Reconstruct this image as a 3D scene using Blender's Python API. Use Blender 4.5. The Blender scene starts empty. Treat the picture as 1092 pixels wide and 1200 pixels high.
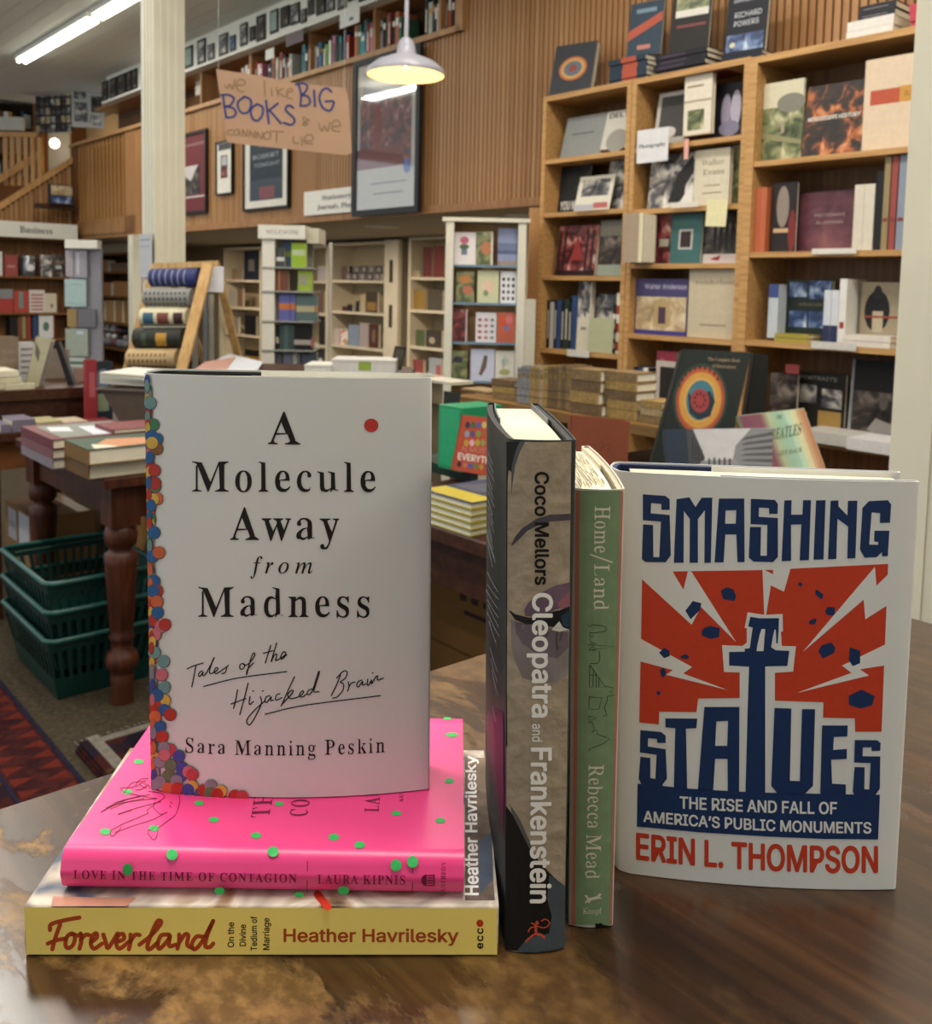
import bpy, bmesh, math, random, os
from mathutils import Vector as V, Matrix
from mathutils.geometry import tessellate_polygon
random.seed(7)
SC = bpy.context.scene
COL = SC.collection
PI = math.pi

# ------------------------------------------------------------------ camera
EZ = 1.30                                   # eye height above the floor
F, CX, CY = 1093.0, 546.0, 430.0            # focal length and centre, pixels of the 1092x1200 frame
_p, _r = math.radians(4.8), math.radians(1.25)
FW = V((0, math.cos(_p), -math.sin(_p)))
_rt = V((1, 0, 0)); _dn = V((0, -math.sin(_p), -math.cos(_p)))
RT = math.cos(_r) * _rt + math.sin(_r) * (-_dn)
DN = math.cos(_r) * _dn + math.sin(_r) * _rt
EYE = V((0, 0, EZ))
cam_d = bpy.data.cameras.new('camera'); cam = bpy.data.objects.new('camera', cam_d); COL.objects.link(cam)
cam.matrix_world = Matrix.Translation(EYE) @ Matrix((RT, -DN, -FW)).transposed().to_4x4()
cam_d.sensor_fit = 'HORIZONTAL'; cam_d.sensor_width = 36; cam_d.lens = 36 * F / 1092
cam_d.shift_x = 0; cam_d.shift_y = -(600 - CY) / 1200.0 * (1200 / 1092.0)
cam_d.clip_start = .02; cam_d.clip_end = 60
cam_d.dof.use_dof = True; cam_d.dof.focus_distance = .49; cam_d.dof.aperture_fstop = 23
SC.camera = cam

# ------------------------------------------------------------------ world, exposure, lights
w = bpy.data.worlds.new('world'); SC.world = w; w.use_nodes = True
w.node_tree.nodes['Background'].inputs[0].default_value = (.84, .93, 1.0, 1)
w.node_tree.nodes['Background'].inputs[1].default_value = 1.05
SC.view_settings.view_transform = 'Standard'; SC.view_settings.look = 'None'
SC.view_settings.exposure = 0.0; SC.view_settings.gamma = 1.0; SC.view_settings.use_curve_mapping = False

# the shop is square to its long panelled wall: room axes a (along it, to the right and nearer) and b (into it)
RA = math.atan2(-.7565, .654)
RM = Matrix.Rotation(RA, 4, 'Z')
RI = RM.inverted()
def lamp(name, kind, loc, power, col, size=None, size_y=None, rot=(0, 0, 0), **k):
    d = bpy.data.lights.new(name, kind); d.energy = power; d.color = col
    if kind == 'AREA':
        d.shape = 'RECTANGLE' if size_y else 'DISK'; d.size = size
        if size_y: d.size_y = size_y
    elif size: d.shadow_soft_size = size
    o = bpy.data.objects.new(name, d); COL.objects.link(o); o.location = RM @ V(loc); o.rotation_euler = (rot[0], rot[1], rot[2] + RA)
    return o
NEUT = (1.0, .94, .85); WARM = (1.0, .74, .42)
for i, (a, b, pw) in enumerate([(-2.4, 2.7, 44), (.3, 2.4, 66), (2.3, 2.0, 40), (-4.2, .9, 42), (-8.6, 1.6, 70), (-.7, .1, 62), (-3.8, -1.4, 50), (-8.0, -1.6, 60)]):  # unseen lamps; the one over the books was added to brighten the right pillar
    lamp('unseen_ceiling_light', 'AREA', (a, b, 3.62), pw, NEUT, 2.4, .16)
    lamp('unseen_ceiling_light', 'AREA', (a, b, 3.58), pw * .3, NEUT, 2.4, .16, (PI, 0, 0))

# ------------------------------------------------------------------ helpers
def lin(c):
    if isinstance(c, str): c = tuple(int(c[i:i + 2], 16) for i in (0, 2, 4))
    return tuple((x / 255 / 12.92 if x / 255 <= .04045 else ((x / 255 + .055) / 1.055) ** 2.4) for x in c) + (1,)
MATS = {}
def mat(c, rough=.6, spec=.35, var=.06, scale=40, bump=0, metal=0, key=None, coat=0):
    """plain procedural material: a base colour with a little noise in it"""
    k = key or (str(c), rough, spec, var, scale, bump, metal, coat)
    if k in MATS: return MATS[k]
    m = bpy.data.materials.new('mat_%d' % len(MATS)); m.use_nodes = True; nt = m.node_tree; b = nt.nodes['Principled BSDF']
    b.inputs['Roughness'].default_value = rough; b.inputs['Specular IOR Level'].default_value = spec
    b.inputs['Metallic'].default_value = metal; b.inputs['Coat Weight'].default_value = coat
    b.inputs['Coat Roughness'].default_value = .15
    c4 = lin(c); b.inputs['Base Color'].default_value = c4
    if var or bump:
        tc = nt.nodes.new('ShaderNodeTexCoord'); n = nt.nodes.new('ShaderNodeTexNoise'); n.inputs['Scale'].default_value = scale; n.inputs['Detail'].default_value = 3
        nt.links.new(tc.outputs['Object'], n.inputs['Vector'])
        r = nt.nodes.new('ShaderNodeValToRGB'); r.color_ramp.elements[0].position = .3; r.color_ramp.elements[1].position = .7
        r.color_ramp.elements[0].color = tuple(x * (1 - var) for x in c4[:3]) + (1,); r.color_ramp.elements[1].color = tuple(min(1, x * (1 + var)) for x in c4[:3]) + (1,)
        nt.links.new(n.outputs['Fac'], r.inputs['Fac']); nt.links.new(r.outputs['Color'], b.inputs['Base Color'])
        if bump:
            bp = nt.nodes.new('ShaderNodeBump'); bp.inputs['Strength'].default_value = bump; bp.inputs['Distance'].default_value = .002
            nt.links.new(n.outputs['Fac'], bp.inputs['Height']); nt.links.new(bp.outputs['Normal'], b.inputs['Normal'])
    MATS[k] = m; return m
def ramp_mat(key, cols, scale=(8, 8, 8), detail=4, dist=0., rough=.5, spec=.35, kind='noise', bump=0, coat=0, bdist=.002, coord='Object'):
    """noise / wave pattern through a colour ramp: wood grain, photographs, paintings, stone"""
    if key in MATS: return MATS[key]
    m = bpy.data.materials.new(key); m.use_nodes = True; nt = m.node_tree; b = nt.nodes['Principled BSDF']
    b.inputs['Roughness'].default_value = rough; b.inputs['Specular IOR Level'].default_value = spec; b.inputs['Coat Weight'].default_value = coat
    tc = nt.nodes.new('ShaderNodeTexCoord'); mp = nt.nodes.new('ShaderNodeMapping'); mp.inputs['Scale'].default_value = scale
    nt.links.new(tc.outputs[coord], mp.inputs['Vector'])
    if kind == 'noise':
        n = nt.nodes.new('ShaderNodeTexNoise'); n.inputs['Scale'].default_value = 1; n.inputs['Detail'].default_value = detail; n.inputs['Distortion'].default_value = dist; out = n.outputs['Fac']
    elif kind == 'wave':
        n = nt.nodes.new('ShaderNodeTexWave'); n.inputs['Scale'].default_value = 1; n.inputs['Distortion'].default_value = dist; n.inputs['Detail'].default_value = detail; out = n.outputs['Fac']
    else:
        n = nt.nodes.new('ShaderNodeTexVoronoi'); n.inputs['Scale'].default_value = 1; out = n.outputs['Color']
    nt.links.new(mp.outputs[0], n.inputs['Vector'])
    r = nt.nodes.new('ShaderNodeValToRGB'); el = r.color_ramp.elements
    while len(el) < len(cols): el.new(.5)
    for e, (p, c) in zip(list(el), cols): e.position = p; e.color = lin(c)
    if kind == 'cells': r.color_ramp.interpolation = 'CONSTANT'
    nt.links.new(out, r.inputs['Fac']); nt.links.new(r.outputs['Color'], b.inputs['Base Color'])
    if bump:
        bp = nt.nodes.new('ShaderNodeBump'); bp.inputs['Strength'].default_value = bump; bp.inputs['Distance'].default_value = bdist
        nt.links.new(out, bp.inputs['Height']); nt.links.new(bp.outputs['Normal'], b.inputs['Normal'])
    MATS[key] = m; return m
def emit(c, s, key):
    if key in MATS: return MATS[key]
    m = bpy.data.materials.new(key); m.use_nodes = True; b = m.node_tree.nodes['Principled BSDF']
    b.inputs['Base Color'].default_value = lin(c); b.inputs['Emission Color'].default_value = lin(c); b.inputs['Emission Strength'].default_value = s
    MATS[key] = m; return m

class MB:
    """collects shapes, links them as ONE mesh object"""
    def __init__(s): s.v = []; s.f = []; s.m = []; s.ms = []; s.sm = []
    def mi(s, m):
        if m not in s.ms: s.ms.append(m)
        return s.ms.index(m)
    def add(s, vs, fs, m, smooth=False, M=None):
        o = len(s.v); k = s.mi(m)
        s.v += [tuple(M @ V(p)) if M else tuple(p) for p in vs]
        for f in fs: s.f.append(tuple(i + o for i in f)); s.m.append(k); s.sm.append(smooth)
        return s
    def box(s, x0, x1, y0, y1, z0, z1, m, M=None):
        vs = [(x, y, z) for z in (z0, z1) for y in (y0, y1) for x in (x0, x1)]
        return s.add(vs, [(0, 2, 3, 1), (4, 5, 7, 6), (0, 1, 5, 4), (2, 6, 7, 3), (0, 4, 6, 2), (1, 3, 7, 5)], m, False, M)
    def prism(s, poly, z0, z1, m, M=None, smooth=False):
        n = len(poly); vs = [(x, y, z0) for x, y in poly] + [(x, y, z1) for x, y in poly]
        fs = [(i, (i + 1) % n, n + (i + 1) % n, n + i) for i in range(n)]
        tr = tessellate_polygon([[V((x, y, 0)) for x, y in poly]])
        s.add(vs, fs, m, smooth, M); s.add(vs, [tuple(t) for t in tr] + [tuple(n + i for i in t[::-1]) for t in tr], m, False, M)
        return s
    def sheet(s, path, t, z0, z1, m, M=None, smooth=True):
        """plan polyline thickened by t and raised from z0 to z1 (a jacket, a board)"""
        L = []; R = []
        n = len(path)
        for i, p in enumerate(path):
            a = V(path[max(i - 1, 0)]); b = V(path[min(i + 1, n - 1)]); d = (b - a).normalized(); nn = V((-d.y, d.x))
            L.append(V(p) + nn * t / 2); R.append(V(p) - nn * t / 2)
        vs = []
        for q in (L, R):
            for p in q: vs += [(p.x, p.y, z0), (p.x, p.y, z1)]
        N = 2 * n; fs = []; cap = []
        for i in range(n - 1):
            a = 2 * i; fs.append((a, a + 1, a + 3, a + 2)); fs.append((N + a, N + a + 2, N + a + 3, N + a + 1))
            cap.append((a, a + 2, N + a + 2, N + a)); cap.append((a + 1, N + a + 1, N + a + 3, a + 3))
        cap += [(0, N, N + 1, 1), (N - 2, N - 1, 2 * N - 1, 2 * N - 2)]
        s.add(vs, fs, m, smooth, M); s.add(vs, cap, m, False, M); return s
    def tube(s, pts, r, m, n=8, M=None, closed=False):
        vs = []; fs = []; pts = [V(p) for p in pts]; k = len(pts); rr = r if isinstance(r, (list, tuple)) else [r] * k
        for i, p in enumerate(pts):
            if closed: d = pts[(i + 1) % k] - pts[i - 1]
            else: d = pts[min(i + 1, k - 1)] - pts[max(i - 1, 0)]
            d.normalize(); a = d.cross(V((0, 0, 1)));
            if a.length < .05: a = d.cross(V((1, 0, 0)))
            a.normalize(); b = d.cross(a)
            for j in range(n):
                t = 2 * PI * j / n; vs.append(p + (a * math.cos(t) + b * math.sin(t)) * rr[i])
        for i in range(k if closed else k - 1):
            for j in range(n): fs.append((i * n + j, i * n + (j + 1) % n, ((i + 1) % k) * n + (j + 1) % n, ((i + 1) % k) * n + j))
        s.add(vs, fs, m, True, M)
        if not closed: s.add(vs, [tuple(range(n))[::-1], tuple(range((k - 1) * n, k * n))], m, False, M)
        return s
    def lathe(s, prof, m, n=20, M=None, flute=0, caps=True):
        vs = []; fs = []
        for r, z in prof:
            for j in range(n):
                t = 2 * PI * j / n; q = r * (1 - (flute if (j % 2 and flute and .25 < z < .58) else 0)); vs.append((q * math.cos(t), q * math.sin(t), z))
        for i in range(len(prof) - 1):
            for j in range(n): fs.append((i * n + j, i * n + (j + 1) % n, (i + 1) * n + (j + 1) % n, (i + 1) * n + j))
        s.add(vs, fs, m, True, M)
        if caps: s.add(vs, [tuple(range(n))[::-1], tuple(range((len(prof) - 1) * n, len(prof) * n))], m, False, M)
        return s
    def mesh(s, name):
        me = bpy.data.meshes.new(name); me.from_pydata(s.v, [], s.f)
        for m in s.ms: me.materials.append(m)
        me.polygons.foreach_set('material_index', s.m); me.polygons.foreach_set('use_smooth', s.sm); me.update()
        return me
    def build(s, name, parent=None, loc=None, rot=None):
        o = bpy.data.objects.new(name, s.mesh(name)); COL.objects.link(o)
        if parent: o.parent = parent
        if loc is not None: o.location = loc
        if rot is not None: o.rotation_euler = rot
        return o
def tag(o, label, cat, group=None, kind=None):
    if label: o['label'] = label
    if cat: o['category'] = cat
    if group: o['group'] = group
    if kind: o['kind'] = kind
    return o
def thing(name, label, cat, M, group=None):
    o = bpy.data.objects.new(name, None); COL.objects.link(o); o.empty_display_size = .05; o.matrix_world = M
    return tag(o, label, cat, group)
def rmat(a, b, z, rz=0.): return RM @ Matrix.Translation((a, b, z)) @ Matrix.Rotation(rz, 4, 'Z')
def struct(mb, name, M=None):
    o = mb.build(name); o['kind'] = 'structure'
    if M: o.matrix_world = M
    return o
# pixel -> point on a real surface
def ray(x, y): return FW + RT * ((x - CX) / F) + DN * ((y - CY) / F)
def onz(x, y, z): d = ray(x, y); return EYE + d * ((z - EZ) / d.z)
def onpl(x, y, p, n): d = ray(x, y); return EYE + d * ((p - EYE).dot(n) / d.dot(n))
def rb(x, y, b):                              # on the plane b = const of the room: (a, z)
    d = RI @ ray(x, y); t = b / d.y; return d.x * t, EZ + d.z * t
def ra(x, y, a): d = RI @ ray(x, y); t = a / d.x; return d.y * t, EZ + d.z * t
def rz_(x, y, z): d = RI @ ray(x, y); t = (z - EZ) / d.z; return d.x * t, d.y * t
ORD = 'first second third fourth fifth sixth seventh eighth ninth tenth eleventh twelfth thirteenth fourteenth fifteenth sixteenth seventeenth eighteenth nineteenth'.split()
def nth(i):
    if i < 19: return ORD[i]
    t = ['twentieth', 'thirtieth', 'fortieth', 'fiftieth', 'sixtieth']; s = ['twenty', 'thirty', 'forty', 'fifty', 'sixty']
    i += 1; return t[i // 10 - 2] if i % 10 == 0 else s[i // 10 - 2] + '-' + ORD[i % 10 - 1]

# ------------------------------------------------------------------ flat print: lettering and pictures
_fd = os.path.join(bpy.utils.system_resource('DATAFILES') or '', 'fonts')
def font(fn):
    try: return bpy.data.fonts.load(os.path.join(_fd, fn))
    except Exception: return None
F_MATH, F_SANS = font('NotoSansMath-Regular.woff2'), font('Inter.woff2')
def glyphs(body, face):
    if F_MATH is None or face == 'sans': return body
    if face == 'serif': m = {**{chr(65 + i): chr(0x1D400 + i) for i in range(26)}, **{chr(97 + i): chr(0x1D41A + i) for i in range(26)}}
    else: m = {**{chr(65 + i): chr(0x1D434 + i) for i in range(26)}, **{chr(97 + i): chr(0x1D44E + i) for i in range(26)}}; m['h'] = '\u210e'
    return ''.join(m.get(c, c) for c in body)
_tc = {}
def reweight(rings, k, grow):
    """thin a glyph's strokes to a fraction (k < 0) or fatten them evenly (grow), vertex by vertex"""
    segs = [(r[i], r[(i + 1) % len(r)]) for r in rings for i in range(len(r))]
    def hit(p, d):
        best = 9
        for a, b in segs:
            ex, ey = b[0] - a[0], b[1] - a[1]; det = d[0] * ey - d[1] * ex
            if abs(det) < 1e-9: continue
            wx, wy = a[0] - p[0], a[1] - p[1]; t = (wx * ey - wy * ex) / det; u = (wx * d[1] - wy * d[0]) / det
            if 1e-5 < t < best and -1e-6 <= u <= 1 + 1e-6: best = t
        return best
    def inside(p):
        c = False
        for a, b in segs:
            if (a[1] > p[1]) != (b[1] > p[1]) and p[0] < (b[0] - a[0]) * (p[1] - a[1]) / (b[1] - a[1]) + a[0]: c = not c
        return c
    out = []
    for r in rings:
        n = len(r); q = []
        i0 = max(range(n), key=lambda i: math.hypot(r[i][0] - r[i - 1][0], r[i][1] - r[i - 1][1]))
        a, b = r[i0 - 1], r[i0]; mx, my = (a[0] + b[0]) / 2, (a[1] + b[1]) / 2; l = math.hypot(b[0] - a[0], b[1] - a[1]) or 1
        sgn = 1 if inside((mx - (b[1] - a[1]) / l * 2e-3, my + (b[0] - a[0]) / l * 2e-3)) else -1     # inward = left of travel
        for i in range(n):
            a, p, b = r[i - 1], r[i], r[(i + 1) % n]; N = []
            for u, v in ((a, p), (p, b)):
                dx, dy = v[0] - u[0], v[1] - u[1]; l = math.hypot(dx, dy)
                if l > 1e-9: N.append((-dy / l * sgn, dx / l * sgn))
            if not N: q.append(p); continue
            nx, ny = sum(t[0] for t in N) / len(N), sum(t[1] for t in N) / len(N); l = math.hypot(nx, ny)
            if l < .3: q.append(p); continue
            nx /= l; ny /= l; mit = min(1 / max(l, .5), 1.6)
            if grow: g = min(grow * mit, .4 * hit((p[0] - nx * 1e-4, p[1] - ny * 1e-4), (-nx, -ny))); q.append((p[0] - nx * g, p[1] - ny * g))
            else:
                m = min(hit((p[0] + t[0] * 1e-4, p[1] + t[1] * 1e-4), t) for t in N)
                g = max(0, min(m, .2) - .04) * -k * 1.7 * mit; q.append((p[0] + nx * g, p[1] + ny * g))
        out.append(q)
    return out
def text2d(body, face='sans', weight=0., track=1., res=3):
    """text as flat triangles, x 0..1 over the line, y in cap heights above the baseline"""
    key = (body, face, weight, track)
    if key in _tc: return _tc[key]
    out = []
    for s in (body, 'H'):
        c = bpy.data.curves.new('t', 'FONT'); c.body = glyphs(s, face); f = F_SANS if face == 'sans' else F_MATH
        if f: c.font = f
        c.resolution_u = res; c.space_character = track; c.fill_mode = 'NONE'
        o = bpy.data.objects.new('t', c); COL.objects.link(o); bpy.context.view_layer.update()
        dg = bpy.context.evaluated_depsgraph_get(); me = o.evaluated_get(dg).to_mesh()
        vs = [(v.co.x, v.co.y) for v in me.vertices]; nb = {}
        for e in me.edges:
            x, y = e.vertices; nb.setdefault(x, []).append(y); nb.setdefault(y, []).append(x)
        seen = set(); rings = []
        for v in range(len(vs)):
            if v in seen or v not in nb: continue
            r = [v]; seen.add(v); cur = v
            while True:
                nx = [q for q in nb[cur] if q not in seen]
                if not nx: break
                cur = nx[0]; seen.add(cur); r.append(cur)
            if len(r) > 2:
                p = [vs[i] for i in r]; p = [p[i] for i in range(len(p)) if math.hypot(p[i][0] - p[i - 1][0], p[i][1] - p[i - 1][1]) > 1e-5]
                rings.append(p)
        o.evaluated_get(dg).to_mesh_clear(); bpy.data.objects.remove(o); bpy.data.curves.remove(c); out.append(rings)
    rings = out[0]; h = max(p[1] for r in out[1] for p in r)
    def inr(p, r):
        c = False
        for i in range(len(r)):
            a, b = r[i - 1], r[i]
            if (a[1] > p[1]) != (b[1] > p[1]) and p[0] < (b[0] - a[0]) * (p[1] - a[1]) / (b[1] - a[1]) + a[0]: c = not c
        return c
    dep = [sum(inr(r[0], q) for q in rings if q is not r) % 2 for r in rings]; gl = []      # letters: an outer ring with its holes
    for r, d in zip(rings, dep):
        if d == 0: gl.append([r] + [q for q, e in zip(rings, dep) if e == 1 and inr(q[0], r)])
    if weight < 0: gl = [reweight(g, weight, 0) for g in gl]
    fl = [p for g in gl for r in g for p in r]; x0 = min(p[0] for p in fl); x1 = max(p[0] for p in fl); fs = []; o = 0
    for g in gl:
        fs += [tuple(i + o for i in t) for t in tessellate_polygon([[V((p[0], p[1], 0)) for p in r] for r in g])]; o += sum(len(r) for r in g)
    _tc[key] = ([((x - x0) / (x1 - x0), y / h) for x, y in fl], fs, x1 - x0, h); return _tc[key]
def spline(pts, k=6):
    if len(pts) < 3: return [tuple(p) for p in pts]
    P = [V(p) for p in pts]; P = [2 * P[0] - P[1]] + P + [2 * P[-1] - P[-2]]; out = []
    for i in range(1, len(P) - 2):
        for j in range(k):
            t = j / k; a, b, c, d = P[i - 1:i + 3]
            out.append(tuple(.5 * ((2 * b) + (c - a) * t + (2 * a - 5 * b + 4 * c - d) * t * t + (3 * b - a - 3 * c + d) * t ** 3)))
    return out + [tuple(P[-2])]
def ribbon(pts, w, taper=False):
    n = len(pts); vs = []; fs = []
    for i, p in enumerate(pts):
        a = V(pts[max(i - 1, 0)]); b = V(pts[min(i + 1, n - 1)]); d = b - a
        d = d.normalized() if d.length else V((1, 0)); q = w / 2 * ((.45 + .55 * math.sin(PI * (i + .5) / n)) if taper else 1)
        nn = V((-d.y, d.x)) * q; vs += [tuple(V(p) + nn), tuple(V(p) - nn)]
    for i in range(n - 1): fs.append((2 * i, 2 * i + 1, 2 * i + 3, 2 * i + 2))
    for c, e in ((0, -1), (n - 1, 1)):
        if taper: continue
        o = len(vs); p = V(pts[c]); q = (V(vs[2 * c]) - p); k = 5
        vs += [tuple(p + V((q.x * math.cos(t) - q.y * math.sin(t), q.x * math.sin(t) + q.y * math.cos(t)))) for t in [-e * PI * j / k for j in range(k + 1)]]
        fs.append(tuple(range(o, o + k + 1)))
    return vs, fs
class Art:
    """flat shapes laid in layers on a surface; surf(x, y, layer) gives the world point"""
    def __init__(s, surf, step=0, cuts=True): s.surf = surf; s.parts = {}; s.step = step; s.lay = 0
    def _put(s, part, vs, fs, m, layer): s.parts.setdefault(part, []).append((vs, fs, m, layer))
    def poly(s, part, pts, m, layer=1, holes=()):
        rings = [[V((x, y, 0)) for x, y in r] for r in (pts,) + tuple(holes)]
        s._put(part, [(p.x, p.y) for r in rings for p in r], [tuple(t) for t in tessellate_polygon(rings)], m, layer)
    def zpoly(s, part, org, sc, pts, m, layer=1, holes=()):
        g = lambda r: [(org[0] + x / sc, org[1] + y / sc) for x, y in r]
        s.poly(part, g(pts), m, layer, tuple(g(h) for h in holes))
    def ell(s, part, x, y, rx, ry, m, layer=1, n=18, rot=0):
        c, q = math.cos(rot), math.sin(rot)
        vs = [(x + rx * math.cos(t) * c - ry * math.sin(t) * q, y + rx * math.cos(t) * q + ry * math.sin(t) * c) for t in [2 * PI * i / n for i in range(n)]]
        s._put(part, vs, [tuple(range(n))], m, layer)
    def rect(s, part, x0, y0, x1, y1, m, layer=1): s._put(part, [(x0, y0), (x1, y0), (x1, y1), (x0, y1)], [(0, 1, 2, 3)], m, layer)
    def stroke(s, part, pts, w, m, layer=1, smooth=True, org=None, sc=1, taper=False):
        if org: pts = [(org[0] + x / sc, org[1] + y / sc) for x, y in pts]
        vs, fs = ribbon(spline(pts) if smooth else pts, w, taper); s._put(part, vs, fs, m, layer)
    def text(s, part, body, pL, pR, up, m, layer=1, face='sans', weight=0., track=1., sag=0., up2=None):
      vs0, fs, tw, th = text2d(body, face, min(weight, 0), track); u2 = up2 or up
      for n_, (i, j) in enumerate([(0, 0)] if weight <= 0 else ((0, 0), (1, 0), (-1, 0), (0, .8), (0, -.8), (.7, .6), (-.7, .6), (.7, -.6), (-.7, -.6))):     # a heavier face: the same letters laid down again a hair aside
        vs = [(x + weight * .8 * i / tw, y + weight * .8 * j / th) for x, y in vs0]; out = []; lay = layer + .12 * n_
        for x, y in vs:
            ux = up[0] + (u2[0] - up[0]) * x; uy = up[1] + (u2[1] - up[1]) * x
            out.append((pL[0] + (pR[0] - pL[0]) * x + ux * y, pL[1] + (pR[1] - pL[1]) * x + uy * y + sag * 4 * x * (1 - x)))
        s._put(part, out, fs, m, lay)
    def build(s, parent, names=None, inv=None):
        inv = inv or parent.matrix_world.inverted(); res = []
        for part, items in s.parts.items():
            bm = bmesh.new(); ms = []
            lay = bm.verts.layers.float.new('lay')
            for vs, fs, m, layer in items:
                if m not in ms: ms.append(m)
                bv = [bm.verts.new((x, y, 0)) for x, y in vs]
                for v in bv: v[lay] = layer
                for f in fs:
                    try: nf = bm.faces.new([bv[i] for i in f]); nf.material_index = ms.index(m)
                    except ValueError: pass
            bmesh.ops.delete(bm, geom=[v for v in bm.verts if not v.link_faces], context='VERTS')
            if s.step:
                xs = [v.co.x for v in bm.verts]; x = math.ceil(min(xs) / s.step) * s.step
                while x < max(xs):
                    bmesh.ops.bisect_plane(bm, geom=bm.verts[:] + bm.edges[:] + bm.faces[:], plane_co=(x, 0, 0), plane_no=(1, 0, 0), dist=1e-5); x += s.step
            for v in bm.verts: v.co = inv @ s.surf(v.co.x, v.co.y, v[lay])
            part = part.split('#')[0]; me = bpy.data.meshes.new(part); bm.to_mesh(me); bm.free()
            for m in ms: me.materials.append(m)
            o = bpy.data.objects.new(part, me); COL.objects.link(o); o.parent = parent; res.append(o)
        return res
# ------------------------------------------------------------------ front table
TZ = .97
M_board = mat('8a7f6a', .7)
def table_mat():
    m = bpy.data.materials.new('worn_lacquered_wood'); m.use_nodes = True; nt = m.node_tree; b = nt.nodes['Principled BSDF']; N = nt.nodes.new; L = nt.links.new
    tc = N('ShaderNodeTexCoord')
    def noise(sc, det, dist=0, rot=0, rough=.6):
        mp = N('ShaderNodeMapping'); mp.inputs['Scale'].default_value = sc; mp.inputs['Rotation'].default_value = (0, 0, rot); L(tc.outputs['Object'], mp.inputs['Vector'])
        n = N('ShaderNodeTexNoise'); n.inputs['Scale'].default_value = 1; n.inputs['Detail'].default_value = det; n.inputs['Distortion'].default_value = dist; n.inputs['Roughness'].default_value = rough; L(mp.outputs[0], n.inputs['Vector']); return n.outputs['Fac']
    def ramp(f, *st):
        r = N('ShaderNodeValToRGB'); el = r.color_ramp.elements
        while len(el) < len(st): el.new(.5)
        for e, (p, c) in zip(list(el), st): e.position = p; e.color = lin(c)
        L(f, r.inputs['Fac']); return r.outputs['Color']
    def mix(f, a, c):
        x = N('ShaderNodeMix'); x.data_type = 'RGBA'; L(f, x.inputs[0]); L(a, x.inputs[6]); L(c, x.inputs[7]); return x.outputs[2]
    grain = ramp(noise((4, 60, 10), 5, .8, -.75), (.3, '25160a'), (.5, '3a2411'), (.72, '50351b'))
    worn = ramp(noise((30, 70, 10), 6, .4, -.75), (.3, '6e5028'), (.7, '9c763e'))
    mask1 = ramp(noise((6, 8.5, 8), 10, .5, -.4, .66), (.485, '000000'), (.525, 'ffffff'))
    mask2 = ramp(noise((90, 120, 60), 4, 0, -.75), (.42, '000000'), (.62, 'ffffff'))
    mm = N('ShaderNodeMix'); mm.data_type = 'RGBA'; mm.blend_type = 'MULTIPLY'; mm.inputs[0].default_value = .55; L(mask1, mm.inputs[6]); L(mask2, mm.inputs[7])
    ge = N('ShaderNodeNewGeometry'); sx = N('ShaderNodeSeparateXYZ'); L(ge.outputs['Position'], sx.inputs[0]); mr = N('ShaderNodeMapRange'); mr.inputs[1].default_value = .16; mr.inputs[2].default_value = -.12; L(sx.outputs['X'], mr.inputs[0])
    m2 = N('ShaderNodeMix'); m2.data_type = 'RGBA'; m2.blend_type = 'MULTIPLY'; m2.inputs[0].default_value = 1; L(mm.outputs[2], m2.inputs[6]); L(mr.outputs[0], m2.inputs[7]); mm = m2   # the right half of the top keeps its lacquer
    L(mix(mm.outputs[2], grain, worn), b.inputs['Base Color'])
    rr = N('ShaderNodeMapRange'); L(mm.outputs[2], rr.inputs[0]); rr.inputs[3].default_value = .30; rr.inputs[4].default_value = .55; L(rr.outputs[0], b.inputs['Roughness'])
    bp = N('ShaderNodeBump'); bp.inputs['Strength'].default_value = .25; bp.inputs['Distance'].default_value = .001; L(mask1, bp.inputs['Height']); bp.invert = True; L(bp.outputs[0], b.inputs['Normal'])
    b.inputs['Specular IOR Level'].default_value = .45; b.inputs['Coat Weight'].default_value = .4; b.inputs['Coat Roughness'].default_value = .16
    return m
M_TABLE = table_mat(); M_TABLEDK = mat('3a2414', .5, var=.2)
_c = RI @ onz(868.7, 668.3, TZ); ca, cb = _c.x, _c.y      # the far corner of the table top in room axes: +a edge right, +b edge behind
tb = thing('display_table', 'worn dark lacquered wooden table in the foreground carrying the five new books', 'table', rmat(ca, cb, 0))
def rnd_slab(x0, x1, y0, y1, z0, z1, m, bev=.003, M=None):
    mb = MB(); p = [(x0, y0), (x1, y0), (x1, y1), (x0, y1)]; q = [(x0 + bev, y0 + bev), (x1 - bev, y0 + bev), (x1 - bev, y1 - bev), (x0 + bev, y1 - bev)]
    vs = [(x, y, z0) for x, y in p] + [(x, y, z1 - bev) for x, y in p] + [(x, y, z1) for x, y in q]
    mb.add(vs, [(3, 2, 1, 0)] + [(i, (i + 1) % 4, 4 + (i + 1) % 4, 4 + i) for i in range(4)] + [(4 + i, 4 + (i + 1) % 4, 8 + (i + 1) % 4, 8 + i) for i in range(4)] + [(8, 9, 10, 11)], m, False, M); return mb
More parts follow.
